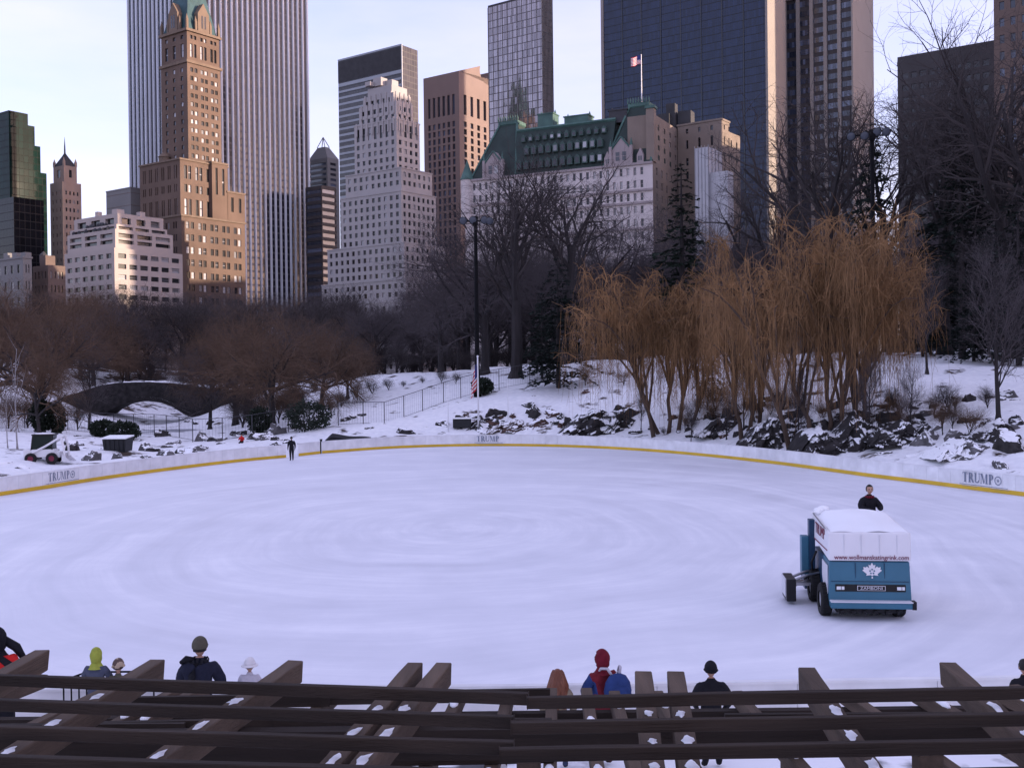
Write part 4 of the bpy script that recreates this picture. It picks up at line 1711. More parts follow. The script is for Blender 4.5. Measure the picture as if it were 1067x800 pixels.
# ---- flat slab office tower, reflected sky painted into its pale floor bands
def banded_slab():
    Y = 720
    C, Ll, Lr, zt = pxblock(352, 418.5, 435, 47, Y)
    root = empty('banded_office_slab', (C.x, C.y, G0), 'dark flat topped office slab with floor bands coloured pale like reflected sky, behind the stepped tower', 'building')
    A, B, D = C + UL * Ll, C + UR * Lr, C + UL * Ll + UR * Lr
    mb = MB()
    mb.prism([A, C, B, D], G0, zt)
    mb.build('wall', M['glass_bronze'], root)
    o_l = Vector((-UR.x, -UR.y))
    z_band0 = zc(418, 76, Y)
    k = 0
    pitch = (zc(418, 76, Y) - zc(418, 90, Y)) * .5
    z = z_band0
    while z > 40 and k < 40:
        mb = MB()
        a, b = A + o_l * .25 - UL * .3, C + o_l * .25 + UL * .4
        h = 1.5 if k else 2.2
        mb.prism([a, b, b - o_l * .2, a - o_l * .2], z, z + h)
        mb.build('floor_band', M['spandrel'], root)
        z -= 4.3
        k += 1
    mb = MB()
    c = C + Vector((0, -.3))
    mb.prism([C + UL * .35 + o_l * .3, C + o_l * .3 - UL * .3, C + UR * .4 - UL * .3, C + UL * .35 + UR * .3], G0, zt + .6)
    mb.prism([A + o_l * .3, C + UL * .4 + o_l * .3, C + UL * .4 + o_l * -.1, A + o_l * -.1], zt - .4, zt + .7)
    mb.build('corner_trim', M['spandrel'], root)
    mb = MB()
    a, b = A + o_l * .18, C + UL * .4 + o_l * .18
    mb.prism([a, b, b - o_l * .1, a - o_l * .1], z_band0 + 3, zt - 1)
    mb.build('louvre_band', M['roof_dark'], root)


banded_slab()


# ---- pink granite tower with broken pediment
def pediment_tower():
    Y = 628
    C, Ll, Lr, zt = pxblock(441, 478, 536, 74, Y)
    root = empty('granite_tower', (C.x, C.y, G0), 'pink brown granite tower with sunlit right face and notched pediment top', 'building')
    wm, win = MB(), Win()
    z = lambda y: zc(478, y, Y)
    rows_low = even_rows(z(330), z(124), 26, .72)
    rows = rows_low + [(z(118), z(97))]
    cl = even_cols(Ll, 6, .52, 2.4)
    cr_ = even_cols(Lr, 8, .42, 2.4)
    A, B, D = C + UL * Ll, C + UR * Lr, C + UL * Ll + UR * Lr
    facade(wm, win, A, -UL, Ll, G0, zt, cl, rows, rec=.8)
    facade(wm, win, C, UR, Lr, G0, zt, cr_, rows, rec=1.2)
    wm.quad((B.x, B.y, G0), (D.x, D.y, G0), (D.x, D.y, zt), (B.x, B.y, zt))
    wm.quad((D.x, D.y, G0), (A.x, A.y, G0), (A.x, A.y, zt), (D.x, D.y, zt))
    # pediment: gable over the right face with a round notch at its peak
    pk = zt + Lr * .5 * .36
    prof = [(0, zt), (Lr, zt)]
    n = 14
    rn = Lr * .13
    up = [(Lr, zt)]
    pts = [(0, zt), (Lr, zt)]
    s_right = Lr * .5 + rn * 1.0
    s_left = Lr * .5 - rn * 1.0
    zz = lambda s: zt + (1 - abs(s - Lr / 2) / (Lr / 2)) * (pk - zt)
    pts.append((s_right, zz(s_right)))
    for i in range(n + 1):
        a = .35 - (PI + .7) * i / n
        pts.append((Lr / 2 + rn * math.cos(a) * 1.06, zz(s_right) - rn * .35 + rn * math.sin(a)))
    pts.append((s_left, zz(s_left)))
    pb = MB()
    f_ = [(C + UR * s) for s, _ in pts]
    vs = [(p.x, p.y, z_) for p, (_, z_) in zip(f_, pts)]
    vs2 = [(p.x + UL.x * Ll, p.y + UL.y * Ll, z_) for p, (_, z_) in zip(f_, pts)]
    m = len(vs)
    pb.add(vs + vs2, [tuple(range(m)), tuple(reversed(range(m, 2 * m)))] + [((i + 1) % m, i, i + m, (i + 1) % m + m) for i in range(m)])
    o = pb.build('pediment', M['pink_granite'], root)
    wm.build('wall', M['pink_granite'], root)
    win.put(root, M['win_blue'], minz=60, mullion=False)


pediment_tower()


# ---- grey bronze mirror glass tower
def mirror_tower():
    Y = 560
    C, Ll, Lr, _ = pxblock(509, 565, 576, 60, Y)
    zt = zc(565, -6, Y)
    root = empty('mirror_glass_tower', (C.x, C.y, G0), 'slim bronze grey mirror glass tower rising behind the green roofed hotel', 'building')
    A, B, D = C + UL * Ll, C + UR * Lr, C + UL * Ll + UR * Lr
    MB().prism([A, C, B, D], G0, zt).build('glass_wall', M['glass_grey'], root)
    mb = MB()
    mb.prism([A, C, B, D], zt + .01, zt + 1.2)
    mb.build('parapet', M['roof_dark'], root)
    for P0, d, L, n in ((A, -UL, Ll, 11), (C, UR, Lr, 8)):
        out = Vector((d.y, -d.x))
        for i in range(n + 1):
            c = P0 + d * L * i / n
            mb = MB()
            mb.box((c.x + out.x * .12, c.y + out.y * .12, (G0 + zt) / 2), (.22, .3, zt - G0), rz=math.atan2(d.y, d.x))
            mb.build('mullion', M['concrete'], root)


mirror_tower()


# ---- wide navy glass slab with pale stone ends
def navy_slab():
    Y = 516
    C, Ll, Lr, _ = pxblock(629, 797.5, 816, 10, Y)
    zt = 222
    root = empty('navy_glass_slab', (C.x, C.y, G0), 'wide navy blue glass slab tower edged with pale travertine', 'building')
    A, B, D = C + UL * Ll, C + UR * Lr, C + UL * Ll + UR * Lr
    MB().prism([A, C, B, D], G0, zt).build('glass_wall', M['glass_navy'], root)
    ol = Vector((-UR.x, -UR.y))
    orr = Vector((-UL.x, -UL.y))
    mb = MB()
    mb.prism([C + orr * .02 - UR * .5, C + orr * 1.2 - UR * .5, B + orr * 1.2, B + orr * .02], G0, zt + 1)
    mb.build('stone_edge', M['travertine'], root)
    mb = MB()
    mb.prism([A + UL * 1.6 - UR * .5, A + UL * .02 - UR * .5, D + UL * .02, D + UL * 1.6], G0, zt + 1)
    mb.build('stone_edge', M['travertine'], root)
    n = 8
    for i in range(1, n):
        c = A.lerp(C, i / n) + ol * .1
        mb = MB()
        mb.box((c.x, c.y, (G0 + zt) / 2), (.5, .3, zt - G0), rz=math.atan2(-UL.y, -UL.x))
        mb.build('mullion', M['win_black'], root)


navy_slab()


# ---- pale vertical-pier tower
def pier_tower():
    Y = 524
    C, Ll, Lr, _ = pxblock(817, 888.5, 910, 20, Y)
    zt = 196
    root = empty('pier_tower', (C.x, C.y, G0), 'tower with pale vertical piers between dark window columns and blank right side', 'building')
    wm, win = MB(), Win()
    rows = even_rows(60, zt - 3, 34, .86)
    n = 5
    A = C + UL * Ll
    p = Ll / n
    cols = [(p * i + p * .12, p * (i + 1) - p * .12) for i in range(n)]
    tier(wm, None, C, Ll, Lr, G0, zt, cols, [], rows=[(40, zt - 4)], rec=1.4, rowsR=[])
    wm.build('wall', M['travertine'], root)
    ol = Vector((-UR.x, -UR.y))
    # each opening column: dark spandrels and glazing bands
    pitch = (zc(888, 100, Y) - zc(888, 200, Y)) / 9.7 / 1.0
    z = 42
    ang = math.atan2(-UL.y, -UL.x)
    for a, b in cols:
        q0, q1 = A - UL * a - ol * 1.39, A - UL * b - ol * 1.39
        MB().quad((q0.x, q0.y, 40), (q1.x, q1.y, 40), (q1.x, q1.y, zt - 4), (q0.x, q0.y, zt - 4)).build('spandrel_strip', M['dark_stone'], root)
    while z + pitch < zt - 4:
        for a, b in cols:
            for k in range(4):
                s0, s1 = a + (b - a) * (k + .04) / 4, a + (b - a) * (k + .96) / 4
                c = A - UL * ((s0 + s1) / 2) - ol * 1.2
                win.w.append((Vector((c.x, c.y, z + pitch * .71)), ang, s1 - s0, pitch * .56))
        z += pitch
    win.put(root, M['win_blue'], minz=70, mullion=False)


pier_tower()


# ---- dark slab and brown tower at the right edge
def dark_slab():
    Y = 300
    C = corner(1036, 42, Y)
    Ll = reach(C, UL, 935, 55)
    # its roofline falls away to the left
    zt = zc(1036, 42, Y)
    root = empty('dark_slab', (C.x, C.y, G0), 'dark flat topped slab building seen against the bright sky behind bare trees', 'building')
    wm, win = MB(), Win()
    rows = even_rows(16, zt - 4, 22, .5)
    tier(wm, win, C, Ll, 18, G0, zt, even_cols(Ll, 10, .7, 1.0), even_cols(18, 6, .7, .6), rows, rec=.3)
    wm.build('wall', M['dark_stone'], root)
    mb = MB()
    for k in range(4):
        p = C + UL * Ll * (.2 + .2 * k) + UR * 8
        mb.tube([(p.x, p.y, zt), (p.x, p.y, zt + .6 + k % 2)], .12, 5)
    mb.build('vent_pipe', M['dark_stone'], root)
    win.put(root, M['win_black'], minz=30, mullion=False)


dark_slab()


def edge_tower():
    Y = 262
    C = corner(1100, 42, Y)
    Ll = reach(C, UL, 1035.5, 20)
    root = empty('brown_stone_tower', (C.x, C.y, G0), 'brown stone tower with bluish windows cut by the right edge of the view', 'building')
    wm, win = MB(), Win()
    zt = 118
    rows = even_rows(16, zt - 3, 24, .5)
    tier(wm, win, C, Ll, 24, G0, zt, even_cols(Ll, 5, .44, .6), even_cols(24, 6, .44, .6), rows, rec=.3)
    wm.build('wall', M['brown_tower'], root)
    win.put(root, M['win_blue'], minz=30)


edge_tower()


# ---- stepped dark green glass tower at the left
def green_tower():
    Y = 540
    C = corner(9, 118, Y)
    root = empty('green_glass_tower', (C.x, C.y, G0), 'dark green glass tower with stepped right side at left edge', 'building')
    mb = MB()
    s_prev = 0
    for xr, yt in ((29, 119), (36, 132), (42, 153), (48.5, 181)):
        s = reach(C, UR, xr, yt)
        p0, p1 = C + UR * s_prev, C + UR * s
        z = zc(xr, yt, p1.y)
        d = 30 if s_prev == 0 else 26
        mb.prism([p0 + UL * d, p0, p1, p1 + UL * d], G0, z)
        s_prev = s
    mb.build('glass_wall', M['glass_green'], root)
    pm = MB()
    for k in range(2):
        p = C + UR * (2 + 3 * k) + UL * 4
        pm.box((p.x, p.y, zc(20, 119, Y) + 1.2), (1.5, 1.5, 2.4))
    pm.build('roof_plant', M['concrete'], root)
    # lower dark neighbour
    C2 = corner(14, 205, 470)
    r2 = empty('black_glass_block', (C2.x, C2.y, G0), 'low black glass block in front of the dark green tower', 'building')
    l2, rr2 = reach(C2, UL, -40, 205), reach(C2, UR, 21, 205)
    b2 = MB()
    b2.prism([C2 + UL * l2, C2, C2 + UR * 14, C2 + UL * l2 + UR * 14], G0, zc(14, 205, 470))
    b2.build('glass_wall', M['glass_black'], r2)


green_tower()


# ---- small pink tower with a spire
def spire_tower():
    Y = 566
    C, Ll, Lr, z1 = pxblock(52, 65, 84.5, 189, Y)
    root = empty('spire_tower', (C.x, C.y, G0), 'slender pinkish brick tower with small dark spire, left of the stepped apartment block', 'building')
    wm, win = MB(), Win()
    tier(wm, win, C, Ll, Lr, G0, z1, even_cols(Ll, 3, .3, .8), even_cols(Lr, 4, .42, 1.0), even_rows(zc(65, 275, Y), zc(65, 196, Y), 9, .45), rec=.35)
    c = C + UL * 2.0 + UR * 2.2
    l2, r2 = reach(c, UL, 55.5, 175), reach(c, UR, 80, 175)
    z2 = zc(66, 171, Y)
    tier(wm, win, c, l2, r2, z1 - .1, z2, even_cols(l2, 1, .3), even_cols(r2, 1, .22), [(zc(66, 183, Y), zc(66, 175, Y))], rec=.4)
    A, B, D = c + UL * l2, c + UR * r2, c + UL * l2 + UR * r2
    ctr = (A + B) / 2
    for p in (A, c, B, D):
        q = p.lerp(ctr, .1)
        wm.box((q.x, q.y, z2 + 1.2), (1.1, 1.1, 2.4), rz=-AR)
        wm.lathe([(.7, 2.4), (.02, 4.4)], (q.x, q.y, z2), 4)
    wm.build('wall', M['pink_brick'], root)
    rm = MB()
    rm.add([(p.x, p.y, z2) for p in (A, c, B, D)] + [(p.lerp(ctr, .72).x, p.lerp(ctr, .72).y, z2 + 5.5) for p in (A, c, B, D)] + [(ctr.x, ctr.y, z2 + 8)],
           [(0, 1, 5, 4), (1, 2, 6, 5), (2, 3, 7, 6), (3, 0, 4, 7), (4, 5, 8), (5, 6, 8), (6, 7, 8), (7, 4, 8)])
    rm.lathe([(.5, 0), (.35, 4), (.05, 9)], (ctr.x, ctr.y, z2 + 7), 6)
    rm.build('spire', M['roof_dark'], root)
    win.put(root, M['win_dark'], minz=30)


spire_tower()


# ---- plain grey boxes and low roofs behind
def small_blocks():
    Y = 520
    C, Ll, Lr, z1 = pxblock(110.5, 136, 154, 195, Y)
    root = empty('grey_box_building', (C.x, C.y, G0), 'plain grey windowless box building standing behind the stepped apartment block', 'building')
    wm = MB()
    tier(wm, None, C, Ll, Lr, G0, z1)
    cornice(wm, C, Ll, Lr, z1 - .5, .6, .15)
    wm.build('wall', M['concrete'], root)
    pm = MB()
    for i in range(7):
        z = 90 + i * 6
        for P0, d, L in ((C + UL * Ll, -UL, Ll), (C, UR, Lr)):
            out = Vector((d.y, -d.x))
            c = P0 + d * L / 2 + out * .03
            if z < z1 - 1:
                pm.box((c.x, c.y, z), (L * .98, .06, .22), rz=math.atan2(d.y, d.x))
    pm.build('panel_joints', M['brown_tower'], root)

    Y = 400
    C, Ll, Lr, z1 = pxblock(-12, 24, 33, 268, Y)
    root = empty('low_white_building', (C.x, C.y, G0), 'low grey rooftop building under the dark green glass tower', 'building')
    wm, win = MB(), Win()
    tier(wm, win, C, Ll, Lr, G0, z1, even_cols(Ll, 5, .4, 1), even_cols(Lr, 2, .4, .6), even_rows(14, z1 - 1, 6, .5))
    cornice(wm, C, Ll, Lr, z1 - .3, .7, .3)
    for k in range(3):
        p = C + UL * Ll * (.2 + .25 * k) + UR * 4
        wm.box((p.x, p.y, z1 + 1.2), (3, 2.5, 2.4 + k * .6), rz=-AR)
    wm.build('wall', M['concrete'], root)
    win.put(root, M['win_dark'])

    Y = 410
    C, Ll, Lr, z1 = pxblock(34, 50, 68, 276, Y)
    root = empty('low_brown_building', (C.x, C.y, G0), 'low dark brown building left of the stepped apartment block', 'building')
    wm, win = MB(), Win()
    tier(wm, win, C, Ll, Lr, G0, z1, even_cols(Ll, 4, .4, .6), even_cols(Lr, 4, .4, .6), even_rows(12, z1 - 1, 7, .5))
    p = C + UL * Ll * .5 + UR * 3
    wm.box((p.x, p.y, z1 + 2), (4, 4, 4), rz=-AR)
    wm.build('wall', M['brown_tower'], root)
    tm = MB()
    p = C + UL * Ll * .75 + UR * 3
    tm.lathe([(1.6, 1.5), (1.6, 4.5), (.05, 6)], (p.x, p.y, z1), 10)
    for a in range(4):
        q = (p.x + 1.2 * math.cos(a * PI / 2), p.y + 1.2 * math.sin(a * PI / 2))
        tm.tube([(q[0], q[1], z1), (q[0], q[1], z1 + 1.6)], .12, 4)
    tm.build('water_tank', M['roof_dark'], root)
    win.put(root, M['win_dark'])

    # glassy block with sunlit pyramid cap left of the stepped tower
    Y = 660
    C, Ll, Lr, z1 = pxblock(321, 341, 353, 164, Y)
    root = empty('pyramid_cap_tower', (C.x, C.y, G0), 'glassy grey tower with low pyramid cap between striped tower and stepped tower', 'building')
    wm, win = MB(), Win()
    tier(wm, win, C, Ll, Lr, G0, z1, even_cols(Ll, 1, .86), even_cols(Lr, 1, .5), even_rows(30, z1 - 2, 34, .5), rec=.4)
    wm.build('wall', M['concrete'], root)
    rm = MB()
    A, B, D = C + UL * Ll, C + UR * Lr, C + UL * Ll + UR * Lr
    ctr = (A + B) / 2
    zp = zc(343, 151, Y)
    rm.add([(p.x, p.y, z1 + .01) for p in (A, C, B, D)] + [(p.lerp(ctr, .62).x, p.lerp(ctr, .62).y, zp) for p in (A, C, B, D)], [(0, 1, 5, 4), (1, 2, 6, 5), (2, 3, 7, 6), (3, 0, 4, 7), (4, 5, 6, 7)])
    rm.build('roof', M['concrete'], root)
    fm = MB()
    for p in (A, C, B, D):
        q = p.lerp(ctr, .6)
        fm.tube([(q.x, q.y, zp), (ctr.x, ctr.y, zp + 6.5)], .25, 4)
    fm.build('roof_frame', M['concrete'], root)
    win.put(root, M['win_blue'], minz=60, mullion=False)
    Y = 600
    C, Ll, Lr, z1 = pxblock(318, 335, 350, 193, Y)
    root = empty('dark_office_block', (C.x, C.y, G0), 'lower dark office block in front of the pyramid cap tower', 'building')
    wm, win = MB(), Win()
    tier(wm, win, C, Ll, Lr, G0, z1, even_cols(Ll, 1, .9), even_cols(Lr, 1, .9), even_rows(30, z1 - 1, 20, .55), rec=.4)
    wm.build('wall', M['dark_stone'], root)
    win.put(root, M['win_blue'], minz=40, mullion=False)


small_blocks()


# ---- hotel with green mansard roof
def hotel():
    Y = 342
    UL = Vector((math.sin(R(-64)), math.cos(R(-64))))
    UR = Vector((math.sin(R(26)), math.cos(R(26))))
    AR = R(26)
    C, _, _, ze = pxblock(500, 680, 707, 168, Y)
    Ll, Lr = reach(C, UL, 484, 178), reach(C, UR, 708, 140)
    root = empty('mansard_hotel', (C.x, C.y, G0), 'broad white brick hotel with green slate mansard roof, gables and copper ridges', 'building')
    wm, win, tm = MB(), Win(), MB()
    z = lambda y: zc(680, y, Y)
    pitch = (z(190) - z(260)) / 5.2
    rows, zz = [], ze - pitch * .95
    while zz > 14:
        rows.append((zz, zz + pitch * .58))
        zz -= pitch
    A, B, D = C + UL * Ll, C + UR * Lr, C + UL * Ll + UR * Lr
    cl = even_cols(Ll, 27, .40, 2.5)
    facade(wm, win, A, -UL, Ll, G0, ze, cl, rows, rec=.45)
    # right flank: taller tan wall
    zf = zc(690, 122, Y + 6)
    facade(wm, win, C, UR, Lr, G0, ze, even_cols(Lr, 5, .26, 1.6), rows, rec=.35, mi=1)
    facade(wm, win, C + UR * 2.0, UR, Lr - 2.0, ze, zf, even_cols(Lr - 2.0, 4, .28, 1.4), even_rows(ze + .5, zf - 2, 4, .5), rec=.35, mi=1)
    p0, p1 = C + UR * 2.0, B
    q1, q0 = B + UL * 9, C + UR * 2.0 + UL * 9
    wm.quad((q0.x, q0.y, ze), (p0.x, p0.y, ze), (p0.x, p0.y, zf), (q0.x, q0.y, zf), 1)
    wm.quad((p0.x, p0.y, zf), (p1.x, p1.y, zf), (q1.x, q1.y, zf), (q0.x, q0.y, zf), 1)
    wm.quad((q1.x, q1.y, ze), (q0.x, q0.y, ze), (q0.x, q0.y, zf), (q1.x, q1.y, zf), 1)
    wm.quad((p1.x, p1.y, ze), (q1.x, q1.y, ze), (q1.x, q1.y, zf), (p1.x, p1.y, zf), 1)
    wm.quad((B.x, B.y, G0), (D.x, D.y, G0), (D.x, D.y, ze), (B.x, B.y, ze), 1)
    wm.quad((D.x, D.y, G0), (A.x, A.y, G0), (A.x, A.y, ze), (D.x, D.y, ze))
    wm.quad((C.x, C.y, ze), (B.x, B.y, ze), (D.x, D.y, ze), (A.x, A.y, ze), 1)
    # chimney stack on the flank
    p = C + UR * 1.6 + UL * .9
    wm.box((p.x, p.y, (ze + zc(687, 112, Y)) / 2), (2.6, 2.4, zc(687, 112, Y) - ze), rz=-AR, mi=1)
    # string courses
    ol = Vector((-UR.x, -UR.y))
    for zz in (ze - .7, rows[1][0] - 1.2, rows[2][0] - 1.1, rows[4][0] - 1.1, rows[8][0] - 1.1):
        a, b = A + ol * .55, C + ol * .55
        tm.prism([a, b, b - ol * .54, a - ol * .54], zz, zz + .7)
    # roof
    sl_ = MB()
    cp = MB()
    zr = zc(640, 133, Y + 28)
    back = 22
    def slope(s0, s1, z0, z1, inset0, inset1, depth):
        """mansard piece between distances s0, s1 from C along UL"""
        a, b = C + UL * s1, C + UL * s0
        i = UR * depth
        v = [a + UR * .1, b + UR * .1, C + UL * (s0 + inset0) + i, C + UL * (s1 - inset1) + i]
        bk = [C + UL * (s0 + inset0) + UR * (back - depth), C + UL * (s1 - inset1) + UR * (back - depth), C + UL * s0 + UR * back, C + UL * s1 + UR * back]
        vs = [(v[0].x, v[0].y, z0), (v[1].x, v[1].y, z0), (v[2].x, v[2].y, z1), (v[3].x, v[3].y, z1),
              (bk[0].x, bk[0].y, z1), (bk[1].x, bk[1].y, z1), (bk[2].x, bk[2].y, z0), (bk[3].x, bk[3].y, z0)]
        sl_.add(vs, [(0, 1, 2, 3), (3, 2, 4, 5), (1, 6, 4, 2), (7, 0, 3, 5), (5, 4, 6, 7)])
        return vs
    s_of = lambda px, py: reach(C, UL, px, py)
    R0, R1 = s_of(679, 160), s_of(629, 160)
    L0, L1 = s_of(537, 180), s_of(490, 180)
    zmain = zc(600, 138, Y + 30)
    main = slope(R1 - 2, L0 + 2, ze - .2, zmain, 0, 0, 6)
    ztop = zc(658, 113, Y + 13)
    e_r = slope(R0 + .2, R1, ze - .1, ztop, (s_of(667, 115) - R0) * .95, (R1 - s_of(648, 115)) * .95, 8)
    e_l = slope(L0, L1, ze - .1, ztop - .6, (s_of(535, 138) - L0) * .9 + 2.5, (L1 - s_of(511, 138)) * .95, 8)
    side = slope(.0, R0 + .4, ze, z(128), .3, 0, 6)
    sl_.build('roof', M['slate_green'], root)
    # copper ridges
    for vs in (e_r, e_l):
        for a, b in ((0, 3), (1, 2), (3, 2), (2, 4), (3, 5), (4, 5)):
            cp.tube([vs[a], vs[b]], .42, 5)
        top = [Vector(vs[i]) for i in (3, 2, 4, 5)]
        ctr = sum(top, Vector()) / 4
        pts = [t + (t - ctr) * .12 for t in top]
        cp.prism([p.xy for p in pts], top[0].z, top[0].z + 1.1)
        for k in range(9):
            q = pts[0].lerp(pts[1], k / 8)
            cp.lathe([(.22, 0), (.3, .8), (.02, 2.0)], (q.x, q.y, q.z + 1.0), 5)
    cp.tube([main[3], main[2]], .6, 5)
    cp.tube([main[0], main[1]], .35, 5)
    # copper caps on flank chimney and end turrets
    cp.box((p.x, p.y, zc(687, 112, Y) + .4), (3.2, 3.0, .9), rz=-AR)
    for sx in (L1 + 1.5,):
        q = C + UL * sx + UR * .6
        wm.lathe([(2.3, ze - 14 - ze), (2.3, 0)], (q.x, q.y, ze), 10)
        cp.lathe([(2.6, 0), (2.4, .6), (1.2, 3.5), (.05, 7)], (q.x, q.y, ze), 10)
    # gable dormers
    def gable(sc_, wd, z0, zs, zt, dep, pins=False):
        a, b = C + UL * (sc_ + wd / 2) + ol * .15, C + UL * (sc_ - wd / 2) + ol * .15
        m = (a + b) / 2
        i = UR * dep
        vs = [(a.x, a.y, z0), (b.x, b.y, z0), (b.x, b.y, zs), (m.x, m.y, zt), (a.x, a.y, zs)]
        vs += [(x + i.x, y + i.y, zz_) for x, y, zz_ in vs]
        gb = MB()
        gb.add(vs, [(0, 1, 2, 3, 4), (1, 6, 7, 2), (5, 0, 4, 9), (2, 7, 8, 3), (4, 3, 8, 9)])
        if pins:
            for k in (0, 1):
                gb.box((vs[k][0], vs[k][1], ze + 2.6), (.9, .9, 6.4), rz=-AR)
        gb.build('gable', M['plaza_trim'], root)
        for k in (-1, 1):
            c = C + UL * (sc_ + k * wd * .16) + ol * .18
            win.w.append((Vector((c.x, c.y, z0 + (zs - z0) * .6)), math.atan2(-UL.y, -UL.x), wd * .22, (zs - z0) * .55))
        return [Vector(v) for v in vs]
    for sc_, wd in ((s_of(647, 150), 7.0), (s_of(514, 165), 7.0)):
        vs = gable(sc_, wd, ze - .5, ze + 4.6, ze + 8.8, 6, True)
        cp.tube([vs[4], vs[3]], .3, 5)
        cp.tube([vs[2], vs[3]], .3, 5)
        for k in (0, 1):
            q = vs[k]
            cp.lathe([(.6, 0), (.02, 2.6)], (q.x, q.y, ze + 5.8), 5)
    # small side dormers of the right pavilion
    for px_, py_ in ((667, 160), (633, 166)):
        vs = gable(s_of(px_, py_), 2.2, ze - .2, ze + 2.4, ze + 4.6, 3)
    # three rows of dormers on the main slope
    nrow = 12
    for r_, (zf_, dep0) in enumerate(((.10, .7), (.42, 2.6), (.72, 4.5))):
        zd = ze + (zmain - ze) * zf_
        for k in range(nrow):
            s = R1 + (L0 - R1) * (k + .5 + (.25 if r_ == 1 else 0)) / nrow
            if s > L0 - 1:
                continue
            wd, hh = (1.9, 2.4) if r_ < 2 else (1.5, 1.6)
            db = MB()
            a, b = C + UL * (s + wd / 2) + UR * (dep0 - .9), C + UL * (s - wd / 2) + UR * (dep0 - .9)
            m = (a + b) / 2
            i = UR * 3.5
            vs = [(a.x, a.y, zd), (b.x, b.y, zd), (b.x, b.y, zd + hh), (m.x, m.y, zd + hh + .9), (a.x, a.y, zd + hh)]
            vs += [(x + i.x, y + i.y, zz_) for x, y, zz_ in vs]
            db.add(vs, [(0, 1, 2, 3, 4), (1, 6, 7, 2), (5, 0, 4, 9), (2, 7, 8, 3), (4, 3, 8, 9)])
            d_ = db.build('dormer', M['dormer'], root)
            c = m + ol * .03
            wb = MB()
            e_ = -UL * wd * .32
            wb.quad((c.x - e_.x, c.y - e_.y, zd + .4), (c.x + e_.x, c.y + e_.y, zd + .4), (c.x + e_.x, c.y + e_.y, zd + hh - .2), (c.x - e_.x, c.y - e_.y, zd + hh - .2))
            wb.build('pane', M['win_blind'], d_)
    # roof-top huts and tanks
    for (px0, px1, yt, yb, m_) in ((552, 568, 121, 136, 'copper'), (580, 605, 123, 136, 'copper'), (627, 646, 117, 133, 'roof_dark')):
        s0, s1 = s_of(px1, yb), s_of(px0, yb)
        c = C + UL * (s0 + s1) / 2 + UR * 9
        zt_ = zc((px0 + px1) / 2, yt, c.y)
        hb = MB()
        hb.box((c.x, c.y, (zmain - 1 + zt_) / 2), (s1 - s0, 5, zt_ - zmain + 1), rz=-(PI / 2 - AR) * 0 - AR)
        hb.box((c.x, c.y, zt_ + .2), ((s1 - s0) * 1.08, 5.4, .4), rz=-AR)
        for k in (-1, 1):
            q = c + UL * (s1 - s0) * .46 * k
            hb.lathe([(.35, 0), (.4, .8), (.03, 1.8)], (q.x, q.y, zt_), 6)
        hb.build('roof_hut', M[m_], root)
    # roof plant behind the flank
    pm = MB()
    for (px_, yt, sz_) in ((700, 109, 3.2), (693, 120, 4), (715, 117, 4.5)):
        c = corner(px_, 120, Y + 26)
        pm.box((c.x, c.y, (zf + zc(px_, yt, Y + 26)) / 2 - 1), (sz_, sz_, zc(px_, yt, Y + 26) - zf + 2), rz=-AR)
    pm.build('roof_plant', M['roof_dark'], root)
    tm.build('string_course', M['plaza_trim'], root)
    cp.build('copper_ridge', M['copper'], root)
    wm.build('wall', [M['plaza_wall'], M['tan_wall']], root)
    win.put(root, M['win_hotel'], minz=42, frame=M['plaza_trim'])
    # flag on the right pavilion
    fx = s_of(658, 112)
    q = C + UL * fx + UR * 10
    z0, zt_ = ztop, zc(658, 57, q.y)
    fr = empty('rooftop_flagpole', (q.x, q.y, z0), 'white rooftop flagpole with small striped flag on the hotel pavilion', 'flagpole')
    MB().tube([(q.x, q.y, z0 - 1), (q.x, q.y, zt_)], [.22, .14], 6).build('pole', M['white_paint'], fr)
    h = 2.9
    link('flag', flag_mesh(lambda u, v: (-u * 3.4, .4 * math.sin(6 * u) * u, zt_ - z0 - .4 - h + v * h - .9 * u * u + .2 * math.sin(7 * u))), fr)


hotel()


